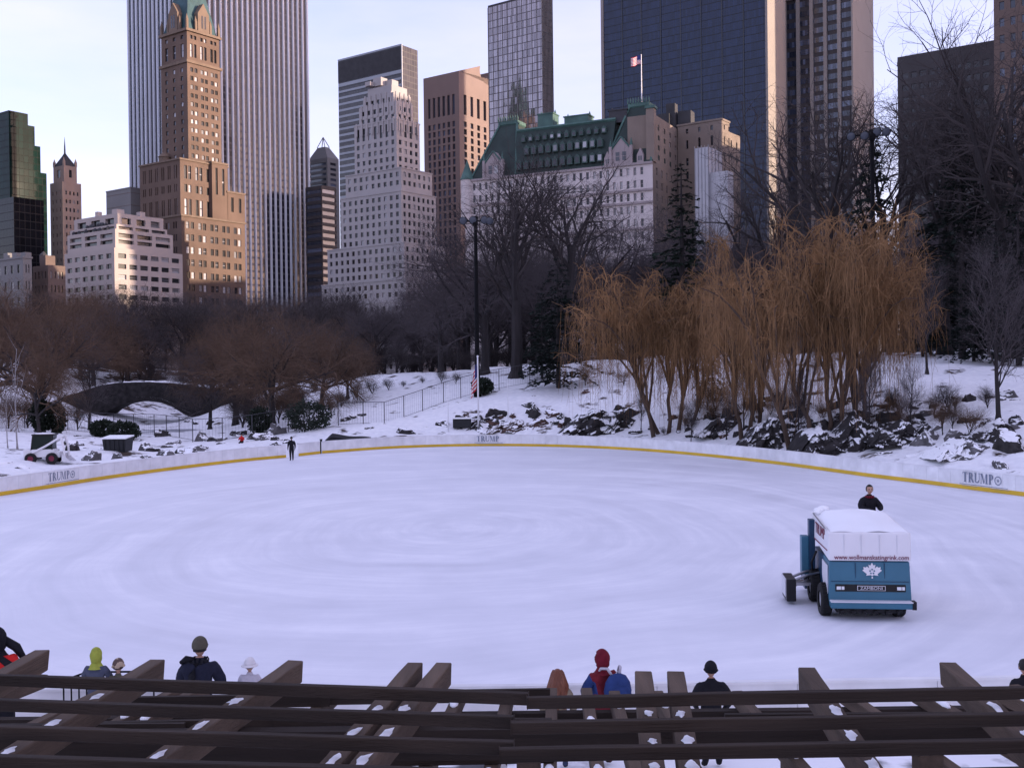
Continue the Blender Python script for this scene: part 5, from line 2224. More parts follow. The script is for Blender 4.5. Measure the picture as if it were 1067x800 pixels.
def tan_block():
    Y = 356
    C, Ll, Lr, zt = pxblock(706, 751.5, 771, 124, Y)
    root = empty('tan_brick_building', (C.x, C.y, G0), 'tan brick building with arched upper windows right of the green roofed hotel', 'building')
    wm, win = MB(), Win()
    z = lambda y: zc(751, y, Y)
    tier(wm, win, C, Ll, reach(C, UR, 760, 130), G0, zt, even_cols(Ll, 3, .2, 1.2), even_cols(Lr * .55, 2, .24, .5), [(z(134), z(129)), (z(150), z(141)), (z(168), z(160)), (z(182), z(174))], rec=.35)
    c = C + UR * (reach(C, UR, 760, 130) - .01) + UL * .6
    tier(wm, win, c, Ll - .6, reach(c, UR, 771, 140), G0, zc(760, 137, c.y), [], even_cols(reach(c, UR, 771, 140), 2, .24, .5), [(zc(760, 152, c.y), zc(760, 145, c.y)), (zc(760, 166, c.y), zc(760, 159, c.y))], rec=.35)
    # arched heads over the middle windows
    ol = Vector((-UR.x, -UR.y))
    for k in range(1, 3):
        s = 1.2 + (Ll - 2.4) / 3 * (k + .5)
        p = C + UL * (Ll - s) + ol * .03
        r_ = .2 * (Ll - 2.4) / 3 / 2
        e = -UL
        fan = [(p.x + e.x * r_ * math.cos(a), p.y + e.y * r_ * math.cos(a), z(141) + r_ * math.sin(a)) for a in [PI * i / 8 for i in range(9)]]
        MB().add(fan, [tuple(range(9))]).build('arch_light', M['win_black'], root)
    cornice(wm, C, Ll, reach(C, UR, 760, 130), zt - .3, .6, .25)
    wm.build('wall', M['tan_wall'], root)
    win.put(root, M['win_dark'], minz=20)
    # white-sheeted lower block in front
    Y = 338
    C = corner(738, 156, Y)
    root = empty('sheeted_building', (C.x, C.y, G0), 'low building wrapped in white sheeting in front of the tan brick building', 'building')
    wm = MB()
    l1 = reach(C, UL, 724, 156)
    tier(wm, None, C, l1, reach(C, UR, 752, 156), G0, zc(738, 153, Y))
    c = C + UR * 1 - UL * 6
    tier(wm, None, c, 9, reach(c, UR, 764, 180), G0, zc(745, 178, c.y))
    wm.build('sheeting', M['white_sheet'], root)
    sm = MB()
    for k in range(5):
        for P0, d, L in ((C + UL * l1, -UL, l1), (C, UR, reach(C, UR, 752, 156))):
            out = Vector((d.y, -d.x))
            a = P0 + d * L * k / 4 + out * .12
            sm.tube([(a.x, a.y, G0), (a.x, a.y, zc(738, 153, Y) + .6)], .09, 4)
    sm.build('scaffold_pole', M['grey_metal'], root)


tan_block()


# ---- unseen towers added off to the right to keep the park in shade
def shade_towers():
    specs = [(-95, 46, 88), (-48, 52, 104), (6, 46, 92), (54, 50, 108), (106, 44, 96), (152, 52, 112), (206, 44, 100), (292, 44, 120), (340, 42, 99)]
    looks = ['buff brick', 'grey limestone', 'brown brick', 'pale stone', 'dark brick', 'tan brick', 'grey brick', 'cream brick', 'red brown brick']
    mats_ = ['tan_wall', 'grey_brick', 'brown_brick', 'travertine', 'brown_tower', 'tan_wall', 'concrete', 'pale_stone', 'brown_brick']
    for (y0, wd, h), lk, m_ in zip(specs, looks, mats_):
        x0 = 182
        root = empty('shade_tower', (x0, y0, G0), f'{lk} apartment tower added out of view at right to shade the park', 'building', 'unseen towers added for shade')
        wm, win = MB(), Win()
        d = Vector((0, -1))
        facade(wm, win, Vector((x0, y0 + wd)), d, wd - .4, G0, h, even_cols(wd - .4, 9, .42, 1.2), even_rows(12, h - 3, int((h - 12) / 4), .5), rec=.35)
        wm.quad((x0, y0 + .4, G0), (x0 + 34, y0 + .4, G0), (x0 + 34, y0 + .4, h), (x0, y0 + .4, h))
        wm.quad((x0 + 34, y0 + wd, G0), (x0, y0 + wd, G0), (x0, y0 + wd, h), (x0 + 34, y0 + wd, h))
        wm.quad((x0 + 34, y0 + .4, G0), (x0 + 34, y0 + wd, G0), (x0 + 34, y0 + wd, h), (x0 + 34, y0 + .4, h))
        wm.quad((x0, y0 + .4, h), (x0 + 34, y0 + .4, h), (x0 + 34, y0 + wd, h), (x0, y0 + wd, h))
        wm.build('wall', M[m_], root)
        win.put(root, M['win_dark'], cap=40)
    # more unseen towers added to shade the stepped, brown and striped towers
    for x0, y0, wd, h, lb in ((236, 384, 40, 168, 'tall grey concrete tower added out of view to shade the stepped tower'), (236, 426, 50, 112, 'grey concrete block added out of view to shade the brown tower foot'), (330, 494, 84, 310, 'farthest grey concrete tower added out of view to shade the striped tower')):
        root = empty('shade_tower', (x0, y0, G0), lb, 'building', 'unseen towers added for shade')
        wm, win = MB(), Win()
        facade(wm, win, Vector((x0, y0 + wd)), Vector((0, -1)), wd, G0, h, even_cols(wd, 9, .42, 1.2), even_rows(12, h - 3, 38, .5), rec=.35)
        wm.quad((x0, y0, G0), (x0 + 34, y0, G0), (x0 + 34, y0, h), (x0, y0, h))
        wm.quad((x0 + 34, y0 + wd, G0), (x0, y0 + wd, G0), (x0, y0 + wd, h), (x0 + 34, y0 + wd, h))
        wm.quad((x0 + 34, y0, G0), (x0 + 34, y0 + wd, G0), (x0 + 34, y0 + wd, h), (x0 + 34, y0, h))
        wm.quad((x0, y0, h), (x0 + 34, y0, h), (x0 + 34, y0 + wd, h), (x0, y0 + wd, h))
        wm.build('wall', M['concrete'], root)
        win.put(root, M['win_dark'], cap=40)


shade_towers()
# ------------------------------------------------------------------ trees
M['bark'] = mat('dark_bark', (0.030, 0.026, 0.027), rough=0.9, var=0.3, scale=1.5, stretch=(1, 1, .25))
M['twig'] = mat('dark_twigs', (0.048, 0.040, 0.040), rough=0.9, var=0.25, scale=.5)
M['twig_grey'] = mat('grey_twigs', (0.074, 0.063, 0.066), rough=0.9, var=0.25, scale=.5)
M['twig_russet'] = mat('russet_twigs', (0.105, 0.066, 0.044), rough=0.9, var=0.3, scale=.4)
M['bark_willow'] = mat('willow_bark', (0.075, 0.052, 0.040), rough=0.9, var=0.3, scale=1.5)
M['strand'] = mat('willow_strands', (0.232, 0.128, 0.056), rough=0.8, var=0.35, scale=.6, var2=.25, scale2=.15)
M['needle'] = mat('pine_needles', (0.016, 0.026, 0.018), rough=0.85, var=0.45, scale=.7, spec=.15)
M['needle_dark'] = mat('dark_needles', (0.010, 0.016, 0.013), rough=0.85, var=0.45, scale=.7, spec=.15)
M['birch'] = mat('birch_bark', (0.26, 0.245, 0.25), rough=0.8, var=0.4, scale=1.2, stretch=(1, 1, 3))
M['leaf_bush'] = mat('evergreen_bush_leaves', (0.014, 0.022, 0.014), rough=0.7, var=0.5, scale=1.5)


def rand_perp(rnd, d):
    while True:
        v = Vector((rnd.gauss(0, 1), rnd.gauss(0, 1), rnd.gauss(0, 1)))
        v = v - d * v.dot(d)
        if v.length > .2:
            return v.normalized()


def grow(tr, cr, rnd, pos, d, length, rad, level, P):
    """recursive bare branching. tr: trunk and limbs, cr: finer branches and twigs"""
    L = P['levels']
    nseg = P['segs'][level]
    pts, rads = [pos.copy()], [rad]
    p, dd = pos.copy(), d.copy()
    end = P['taper'][level]
    for i in range(nseg):
        j = rand_perp(rnd, dd) * P['wiggle'][level]
        dd = (dd + j + Vector((0, 0, P['up'][level]))).normalized()
        p = p + dd * (length / nseg)
        pts.append(p.copy())
        rads.append(rad * (1 - (1 - end) * (i + 1) / nseg))
    k = (7, 5, 4, 3, 3, 3)[min(level, 5)]
    (tr if level <= P['trunk_level'] else cr).tube(pts, rads, k, cap=False)
    if level + 1 >= L:
        return
    n = P['kids'][level]
    n = max(1, int(n * rnd.uniform(.8, 1.2)))
    s0 = P['start'][level]
    for c in range(n):
        t = s0 + (1 - s0) * (c + rnd.random()) / n
        t = min(t, .995)
        f = t * nseg
        i = min(int(f), nseg - 1)
        q = pts[i].lerp(pts[i + 1], f - i)
        bd = (pts[i + 1] - pts[i]).normalized()
        ang = R(P['angle'][level] + rnd.uniform(-1, 1) * P['spread'])
        side = rand_perp(rnd, bd)
        nd = (bd * math.cos(ang) + side * math.sin(ang)).normalized()
        r_here = rads[i] + (rads[i + 1] - rads[i]) * (f - i)
        ln = P['len'][level + 1] * rnd.uniform(.65, 1.2) * (1 - .45 * (t - s0) / (1 - s0 + 1e-6) if level == 0 else 1)
        grow(tr, cr, rnd, q, nd, ln, min(r_here * .75, P['rad'][level + 1] * rnd.uniform(.8, 1.15)), level + 1, P)


def bare_tree(seed, P, m_trunk, m_twig):
    rnd = random.Random(seed)
    tr, cr = MB(), MB()
    d = Vector((rnd.uniform(-1, 1) * P.get('lean', .05), rnd.uniform(-1, 1) * P.get('lean', .05), 1)).normalized()
    # root flare
    r = P['rad'][0]
    tr.tube([(0, 0, -.6), (0, 0, .05), d * .7], [r * 1.7, r * 1.45, r], 8, cap=False)
    for s in range(P.get('stems', 1)):
        dd = d if P.get('stems', 1) == 1 else (d + Vector((rnd.uniform(-.35, .35), rnd.uniform(-.35, .35), 0))).normalized()
        grow(tr, cr, rnd, Vector((0, 0, .4)), dd, P['len'][0] * (1 if s == 0 else rnd.uniform(.7, 1)), r * (1 if s == 0 else .8), 0, P)
    return tr.mesh('trunk', M[m_trunk]), cr.mesh('crown', M[m_twig])


ELM = dict(levels=6, trunk_level=1, len=[13, 13, 6.5, 3.4, 1.8, 1.0], rad=[.58, .31, .15, .065, .028, .015], segs=[5, 7, 5, 4, 3, 2], wiggle=[.05, .10, .16, .2, .25, .3], up=[.02, .07, .04, .02, .0, 0],
           kids=[8, 7, 5, 5, 3], start=[.42, .22, .2, .15, .1], angle=[34, 38, 42, 45, 48], spread=12, taper=[.6, .32, .3, .35, .4, .6], lean=.04)
OAK = dict(levels=6, trunk_level=1, len=[9, 9, 5.0, 2.8, 1.6, .9], rad=[.42, .2, .09, .045, .025, .017], segs=[5, 6, 5, 4, 3, 2], wiggle=[.06, .14, .2, .24, .28, .3], up=[.02, .03, .03, .02, .0, 0],
           kids=[9, 7, 6, 6, 4], start=[.3, .2, .2, .15, .1], angle=[52, 46, 45, 48, 50], spread=15, taper=[.5, .32, .3, .35, .4, .6], lean=.08)
UPRIGHT = dict(levels=6, trunk_level=1, len=[14, 6.5, 3.6, 2.2, 1.3, .8], rad=[.26, .09, .05, .03, .02, .014], segs=[7, 5, 4, 3, 3, 2], wiggle=[.04, .08, .14, .18, .22, .3], up=[.02, .14, .08, .05, .02, 0],
               kids=[17, 6, 5, 5, 3], start=[.14, .15, .15, .15, .1], angle=[36, 32, 36, 40, 45], spread=10, taper=[.25, .3, .3, .4, .5, .6], lean=.03)
RUSSET = dict(levels=6, trunk_level=1, len=[5.5, 7.5, 4.6, 2.6, 1.6, 1.0], rad=[.34, .19, .095, .048, .026, .017], segs=[4, 6, 5, 4, 3, 3], wiggle=[.07, .16, .2, .24, .26, .3], up=[.02, .02, .0, -.03, -.06, -.08],
              kids=[9, 8, 6, 5, 4], start=[.35, .2, .2, .1, .1], angle=[52, 48, 46, 46, 46], spread=15, taper=[.6, .3, .3, .35, .4, .6], lean=.12)
SHRUB = dict(levels=5, trunk_level=0, len=[3.4, 2.2, 1.3, .8, .5], rad=[.06, .035, .022, .015, .011], segs=[4, 3, 3, 2, 2], wiggle=[.14, .18, .2, .25, .3], up=[.04, .05, .02, 0, 0],
             kids=[6, 5, 5, 4], start=[.2, .2, .15, .1], angle=[34, 38, 42, 45], spread=14, taper=[.4, .4, .4, .5, .6], lean=.2, stems=7)


def willow(seed, H, spread, stems, strands, back=1.0):
    """multi-stemmed weeping tree: arching limbs, each hung with long thin strands"""
    rnd = random.Random(seed)
    tr, cr = MB(), MB()
    tips = []
    for (sx, sy, lean) in stems:
        base = Vector((sx, sy, -.5))
        top = Vector((sx + lean * H * .42, sy + rnd.uniform(-.1, .1) * H, H * rnd.uniform(.5, .62)))
        pts = [base]
        for k in range(1, 6):
            t = k / 5
            pts.append(base.lerp(top, t) + Vector((rnd.uniform(-.3, .3), rnd.uniform(-.3, .3), 0)) * (1 if k < 5 else 0))
        tr.tube(pts, [.21, .17, .15, .14, .12, .10], 7, cap=False)
        nl = 13
        for i in range(nl):
            t = rnd.uniform(.22, 1)
            f = t * 5
            j = min(int(f), 4)
            q = pts[j].lerp(pts[j + 1], f - j)
            a = rnd.uniform(0, 2 * PI)
            out = spread * rnd.uniform(.35, 1.0)
            zt = H * rnd.uniform(.62, 1.0) * (1 - .30 * (out / spread) ** 2)
            tip = Vector((q.x + math.cos(a) * out, q.y + math.sin(a) * out * back, zt))
            ctrl = Vector((q.x + math.cos(a) * out * .45, q.y + math.sin(a) * out * .45 * back, zt * .98 + .6))
            lp = []
            for k in range(8):
                u = k / 7
                lp.append(q * (1 - u) ** 2 + ctrl * (2 * u * (1 - u)) + tip * u * u + Vector((rnd.uniform(-.12, .12), rnd.uniform(-.12, .12), rnd.uniform(-.1, .1))) * (1 if 0 < k else 0))
            tr.tube(lp, [.12 - .013 * k for k in range(8)], 5, cap=False)
            tips.append(lp)
            for b in range(5):       # secondary limbs
                u = rnd.uniform(.3, 1)
                f = u * 7
                k = min(int(f), 6)
                q2 = lp[k].lerp(lp[k + 1], f - k)
                a2 = a + rnd.uniform(-1.2, 1.2)
                o2 = spread * rnd.uniform(.12, .4)
                t2 = Vector((q2.x + math.cos(a2) * o2, q2.y + math.sin(a2) * o2 * back, q2.z + rnd.uniform(-.4, 1.3)))
                l2 = [q2, q2.lerp(t2, .4) + Vector((0, 0, .5)), q2.lerp(t2, .75) + Vector((0, 0, .45)), t2]
                cr.tube(l2, [.045, .035, .026, .018], 4, cap=False)
                tips.append(l2)
    for s in range(strands):
        lp = rnd.choice(tips)
        u = rnd.uniform(.12, 1) * (len(lp) - 1)
        k = min(int(u), len(lp) - 2)
        q = lp[k].lerp(lp[k + 1], u - k)
        a = rnd.uniform(0, 2 * PI)
        if rnd.random() < .34:                    # short shoots that stand up from the limbs
            d = Vector((math.cos(a) * .6, math.sin(a) * .6, rnd.uniform(-.1, 1.2)))
            l_ = rnd.uniform(.6, 2.1)
            cr.tube([q, q + d * l_ * .5, q + d * l_ + Vector((d.x * .4, d.y * .4, -.15))], [.016, .013, .008], 3, cap=False)
            continue
        ln = min(q.z - rnd.uniform(.6, 3.0), .7 + rnd.expovariate(1 / 2.7), 8.0)
        if ln < .6:
            continue
        r_ = abs(rnd.gauss(0, .65))
        rise = rnd.uniform(.0, .55)
        p = [q]
        n = 7
        sw = Vector((rnd.gauss(0, .16), rnd.gauss(0, .16), 0))
        for i in range(1, n + 1):
            t = i / n
            out_ = r_ * (1 - math.exp(-3.2 * t))
            z_ = rise * math.sin(min(1, t * 3.5) * PI) * (1 if t < .29 else 0) - ln * max(0, t - .08) / .92
            wv = sw * math.sin(4 * t + s)
            p.append(q + Vector((math.cos(a) * out_, math.sin(a) * out_, z_)) + wv)
        r0_ = rnd.uniform(.0075, .0125)
        for b in range(2):                        # side twiglets
            i = rnd.randint(2, 6)
            a2 = rnd.uniform(0, 2 * PI)
            l2 = rnd.uniform(.4, 1.1)
            d2 = Vector((math.cos(a2) * .55, math.sin(a2) * .55, -.8)) * l2
            cr.tube([p[i], p[i] + d2 * .5 + Vector((0, 0, .05)), p[i] + d2 - Vector((0, 0, .1 * l2))], [.010, .009, .006], 3, cap=False)
        cr.tube(p, [r0_ * 1.1, r0_ * 1.1, r0_, r0_, r0_ * .9, r0_ * .8, r0_ * .7, r0_ * .5], 3, cap=False)
    return tr.mesh('trunk', M['bark_willow']), cr.mesh('crown', M['strand'])


def conifer(seed, H, rad, base_frac=.08, dens=1.0, droop=.25, mname='needle', power=.9, irregular=.25):
    rnd = random.Random(seed)
    tr, cr = MB(), MB()
    tr.tube([(0, 0, -.5), (0, 0, H * .5), (0, 0, H)], [.02 * H, .013 * H, .02], 7, cap=False)
    nw = int(26 * dens * max(1, H / 14))
    for w_ in range(nw):
        t = base_frac + (1 - base_frac) * (w_ + rnd.random()) / nw
        z = H * t
        rr = rad * ((1 - t) ** power) * rnd.uniform(1 - irregular, 1 + irregular) + .15
        for b in range(rnd.randint(5, 7)):
            a = rnd.uniform(0, 2 * PI)
            ln = rr * rnd.uniform(.6, 1.1)
            d = Vector((math.cos(a), math.sin(a), 0))
            pts = [Vector((0, 0, z)) + d * ln * u + Vector((0, 0, .12 * ln * u - droop * ln * u * u)) for u in (0, .35, .7, 1)]
            tr.tube(pts, [.035, .028, .02, .008], 3, cap=False)
            n = max(4, int(ln * 7 * dens))
            for i in range(n):
                u = rnd.uniform(.12, 1.02)
                f = min(u, .999) * 3
                k = int(f)
                q = pts[k].lerp(pts[k + 1], f - k)
                side = d.cross(Vector((0, 0, 1))) * rnd.choice((-1, 1))
                e = (d * rnd.uniform(.2, 1) + side * rnd.uniform(.1, 1) + Vector((0, 0, rnd.uniform(-.45, .25)))).normalized()
                s = rnd.uniform(.35, .8) * (.6 + .5 * min(1, rr / 3))
                wv = e.cross(Vector((rnd.gauss(0, .5), rnd.gauss(0, .5), 1))).normalized() * s * rnd.uniform(.14, .26)
                m = q + e * s * .5
                cr.add([q, m + wv, q + e * s, m - wv], [(0, 1, 2, 3)])
    return tr.mesh('trunk', M['bark']), cr.mesh('crown', M[mname])


def bush(seed, r, h, n=2600, mname='leaf_bush'):
    rnd = random.Random(seed)
    tr, cr = MB(), MB()
    for k in range(9):
        a = rnd.uniform(0, 2 * PI)
        tr.tube([(0, 0, -.2), (.5 * r * math.cos(a), .5 * r * math.sin(a), h * .45), (.8 * r * math.cos(a), .8 * r * math.sin(a), h * .75)], [.05, .035, .015], 4, cap=False)
    for i in range(n):
        d = Vector((rnd.gauss(0, 1), rnd.gauss(0, 1), rnd.gauss(0, 1))).normalized()
        k = rnd.uniform(.55, 1.0) * (1 + .22 * noise.noise(d * 2.2 + Vector((seed, 0, 0))))
        q = Vector((d.x * r * k, d.y * r * k, h * .5 + d.z * h * .52 * k))
        if q.z < .05:
            continue
        e = (d + Vector((rnd.gauss(0, .6), rnd.gauss(0, .6), rnd.gauss(0, .6)))).normalized()
        s = rnd.uniform(.14, .3)
        wv = rand_perp(rnd, e) * s * .35
        m = q + e * s * .5
        cr.add([q, m + wv, q + e * s, m - wv], [(0, 1, 2, 3)])
    return tr.mesh('trunk', M['bark']), cr.mesh('crown', M[mname])


def plant(name, meshes, p, label, cat, group, rz=0.0, sc=(1, 1, 1)):
    root = empty(name, p, label, cat, group, rz)
    root.scale = sc
    link('trunk', meshes[0], root)
    link('crown', meshes[1], root)
    return root


def height_scale(p, pytop, H):
    """scale that lifts a tree of height H standing at p up to photo row pytop"""
    px, _ = project(p)
    return (at(px, pytop, p.y).z - p.z) / H


def mesh_h(ms):
    return max(max(v.co.z for v in m.vertices) for m in ms)


elms = [bare_tree(11 + k, ELM, 'bark', 'twig') for k in range(3)]
oaks = [bare_tree(31 + k, OAK, 'bark', 'twig_grey') for k in range(4)]
ups = [bare_tree(51 + k, UPRIGHT, 'bark', 'twig_grey') for k in range(3)]
russ = [bare_tree(71 + k, RUSSET, 'bark', 'twig_russet') for k in range(3)]
shrubs = [bare_tree(91 + k, SHRUB, 'bark', 'twig') for k in range(2)]
shrubs_r = [bare_tree(95 + k, SHRUB, 'bark', 'twig_russet') for k in range(2)]
birches = [bare_tree(98, dict(UPRIGHT, kids=[10, 4, 3, 3, 2], rad=[.13, .05, .028, .018, .014, .012], len=[12, 4, 2.4, 1.4, .9, .6]), 'birch', 'twig_grey')]
HT = {}


def put_tree(kind, ms, px, Y, pytop, label, cat='tree', group=None, wide=1.0, rz=None, rnd=random.Random(77)):
    p = gpos(px, Y)
    key = id(ms[0])
    if key not in HT:
        HT[key] = mesh_h(ms)
    s = height_scale(p, pytop, HT[key])
    return plant(kind, ms, p, label, cat, group, rnd.uniform(0, 6.28) if rz is None else rz, (s * wide, s * wide, s))


# large single trees
put_tree('bare_tree', elms[0], 538, 122, 128, 'tall dark bare elm on the mound right of the floodlight mast', wide=1.12, rz=1.0)
put_tree('bare_tree', elms[1], 590, 130, 132, 'tall dark bare elm behind the dark pine left of the willows', wide=1.08, rz=2.4)
put_tree('bare_tree', elms[2], 862, 118, 62, 'huge spreading bare elm rising behind the tallest willow', wide=1.05, rz=.4)
put_tree('bare_tree', elms[0], 985, 112, 18, 'very tall dark bare elm among the pines at right', wide=.95, rz=3.6)
put_tree('bare_tree', elms[1], 1055, 104, -20, 'tallest dark bare elm cut by the right edge of the view', wide=1.0, rz=5.2)
put_tree('bare_tree', elms[2], 1110, 98, 10, 'dark bare elm standing just beyond the right edge', wide=1.0, rz=2.0)
put_tree('bare_tree', elms[1], 930, 128, 70, 'dark bare elm between the right floodlight mast and the dark slab', wide=.9, rz=4.3)
put_tree('bare_tree', elms[0], 800, 150, 150, 'dark bare elm behind the middle willow', wide=.9, rz=5.5)
put_tree('bare_tree', oaks[1], 505, 132, 205, 'fine grey bare tree just behind the floodlight mast', wide=1.1, rz=2.2)
put_tree('bare_tree', oaks[2], 630, 150, 190, 'fine grey bare tree veiling the hotel right of the two elms', wide=1.0, rz=.7)
put_tree('bare_tree', oaks[0], 562, 160, 200, 'fine grey bare tree veiling the hotel between the two elms', wide=1.1, rz=4.7)
put_tree('bare_tree', oaks[3], 460, 150, 258, 'fine grey bare tree veiling the granite tower foot', wide=1.0, rz=3.3)
put_tree('upright_tree', ups[0], 1040, 68, 208, 'slender upright grey tree at the foot of the right bank', wide=1.0, rz=.8)
put_tree('upright_tree', ups[1], 966, 92, 250, 'thin upright grey tree on the snowy crest left of the slender upright tree', wide=.9)
# left edge birches
put_tree('birch', birches[0], 17, 82, 325, 'white stemmed birch behind the parked loader', 'tree', None, .8)
put_tree('birch', birches[0], 7, 84, 380, 'shorter leaning white birch at left edge', 'tree', None, .9, rz=2.)

# the wood: rows of bare trees behind the far bank
def under(px):
    marks = [(-200, 20, 'below the dark green tower'), (20, 62, 'below the small spire tower'), (62, 125, 'left of the stone bridge'), (125, 190, 'behind the stone bridge'), (190, 258, 'below the brown brick tower'),
             (258, 322, 'below the striped tower'), (322, 370, 'below the stepped tower left side'), (370, 425, 'below the stepped tower corner'), (425, 485, 'left of the floodlight mast'),
             (485, 560, 'below the hotel left half'), (560, 640, 'below the hotel middle'), (640, 700, 'below the hotel right end'), (700, 770, 'below the tan brick building'),
             (770, 830, 'below the navy glass slab edge'), (830, 920, 'below the pale pier tower'), (920, 1040, 'below the dark slab'), (1040, 1400, 'at the far right')]
    for a, b, s in marks:
        if a <= px < b:
            return s
    return 'in the wood'


rw = random.Random(2024)
wood = []
for row, (Y, n, top, jit) in enumerate(((232, 26, 298, 12), (205, 24, 293, 14), (182, 22, 302, 16), (160, 16, 322, 18))):
    for i in range(n):
        px = -30 + 760 * (i + rw.uniform(.15, .85)) / n
        Yj = Y + rw.uniform(-9, 9)
        tp = top + rw.uniform(-jit, jit)
        if px > 440:
            tp -= 48 * min(1, (px - 440) / 100)
        if row == 3 and 60 < px < 270:
            continue
        if 185 < px < 255 and row < 3:
            tp += 4
        wood.append((px, Yj, tp, row))
for i in range(18):
    px = 690 + 430 * (i + rw.uniform(.1, .9)) / 18
    wood.append((px, rw.uniform(140, 200), rw.uniform(170, 240), 1))
rowname = ['back', 'second', 'third', 'front']
for px, Y, tp, row in wood:
    k = rw.random()
    if px < 160 and k < .45:
        ms, kind, lk = rw.choice(russ), 'bare_tree', 'russet bare tree'
    elif k < .72:
        ms, kind, lk = rw.choice(oaks), 'bare_tree', 'grey bare tree'
    elif k < .9:
        ms, kind, lk = rw.choice(elms), 'bare_tree', 'dark vase shaped bare tree'
    else:
        ms, kind, lk = rw.choice(ups), 'bare_tree', 'slim grey bare tree'
    put_tree(kind, ms, px, Y, tp, uniq(f'{lk}, {rowname[row]} row, {under(px)}'), 'tree', 'bare trees of the wood behind the rink', rw.uniform(.95, 1.35))

rt_ = random.Random(41)
for i in range(64):
    px = -20 + 720 * (i + rt_.random()) / 64
    Yt = rt_.uniform(150, 225)
    if 70 < px < 265 and Yt < 172:
        Yt = rt_.uniform(178, 225)
    put_tree('thicket_shrub', rt_.choice(shrubs + shrubs[:1] + (shrubs_r if px < 330 else shrubs)), px, Yt, rt_.uniform(345, 368), uniq(f'dark thicket shrub under the bare trees {under(px)}'), 'shrub', 'thicket under the bare trees', 1.8)

# russet crowned trees near the pond and bridge
for px, Y, tp, wd, lb in ((-8, 128, 272, 1.0, 'russet bare tree cut by the left edge of the view'), (42, 118, 278, 1.1, 'broad russet bare tree left of the stone bridge'),
                          (98, 172, 305, 1.0, 'russet bare tree just beyond the left end of the bridge'), (140, 200, 305, 1.1, 'russet bare tree beyond the middle of the bridge'),
                          (245, 132, 304, 1.0, 'leaning russet bare tree at the right end of the bridge'), (283, 112, 302, 1.12, 'broad domed russet tree right of the bridge'),
                          (335, 124, 316, 1.0, 'low russet bare tree behind the round evergreen bush'), (362, 132, 345, 1.0, 'small russet bare tree left of the fenced mound'), (40, 104, 345, .8, 'leaning russet tree over the rubble by the dumpster')):
    put_tree('russet_tree', rw.choice(russ), px, Y, tp, lb, 'tree', 'russet trees round the pond', wd)

# willows
def put_willow(px, Y, pytop, seed, stems, spread, n, label, back=1.0, pylow=None):
    p = gpos(px, Y)
    H = at(px, pytop, Y).z - p.z
    ms = willow(seed, H, spread, stems, n, back)
    return plant('weeping_willow', ms, p, label, 'tree', 'weeping willows on the right bank')


put_willow(692, 92, 270, 5, [(-.9, 0, -.35), (.3, .3, .05), (1.0, -.2, .18), (2.4, .4, .3), (-.2, .8, -.55)], 5.7, 3900, 'left weeping willow with orange brown strands and several dark stems')
put_willow(779, 84, 282, 6, [(-.5, 0, -.12), (.2, .3, .05), (.7, .2, .2)], 2.7, 1600, 'middle weeping willow hanging low between its two neighbours')
put_willow(862, 76, 210, 7, [(-2.6, .4, -.42), (-1.2, 0, -.25), (0, .3, .02), (.7, -.2, .12), (1.4, .2, .35), (2.4, .5, .2)], 5.6, 5800, 'tallest and broadest weeping willow on the rocky right bank')

# evergreens
pines = [conifer(3, 18, 5.0, .04, 1.0, .3, 'needle'), conifer(4, 16, 5.4, .06, 1.0, .35, 'needle_dark', .7, .35), conifer(8, 22, 5.2, .22, .9, .2, 'needle_dark', .55, .45)]
for k, px, Y, tp, wd, lb in ((0, 712, 132, 168, 1.0, 'tall conical dark spruce in front of the tan brick building'), (1, 582, 112, 268, 1.0, 'broad dark pine left of the left willow'), (1, 565, 120, 300, .8, 'smaller dark pine tucked behind the broad dark pine'),
                             (1, 742, 96, 318, .55, 'small dark pine between left and middle willow'), (2, 1003, 104, 140, .9, 'tall ragged dark pine behind the slender upright tree'), (2, 912, 108, 128, .55, 'narrow dark pine beside the right floodlight mast'),
                             (1, 962, 108, 250, .75, 'dark drooping pine on the snowy crest'), (1, 1062, 96, 190, .9, 'dark pine at the right edge below the elms'), (2, 1022, 112, 196, .8, 'dark pine between the ragged pine and the right edge'), (0, 640, 140, 300, .7, 'dark spruce behind the left willow'), (1, 985, 116, 170, 1.0, 'dense dark pine behind the drooping pine on the crest'), (1, 1040, 118, 150, 1.0, 'dense dark pine farthest back at right'), (1, 1015, 100, 270, .9, 'low dark pine right of the drooping pine')):
    put_tree('pine_tree' if k else 'spruce_tree', pines[k], px, Y, tp, lb, 'tree', None, wd)

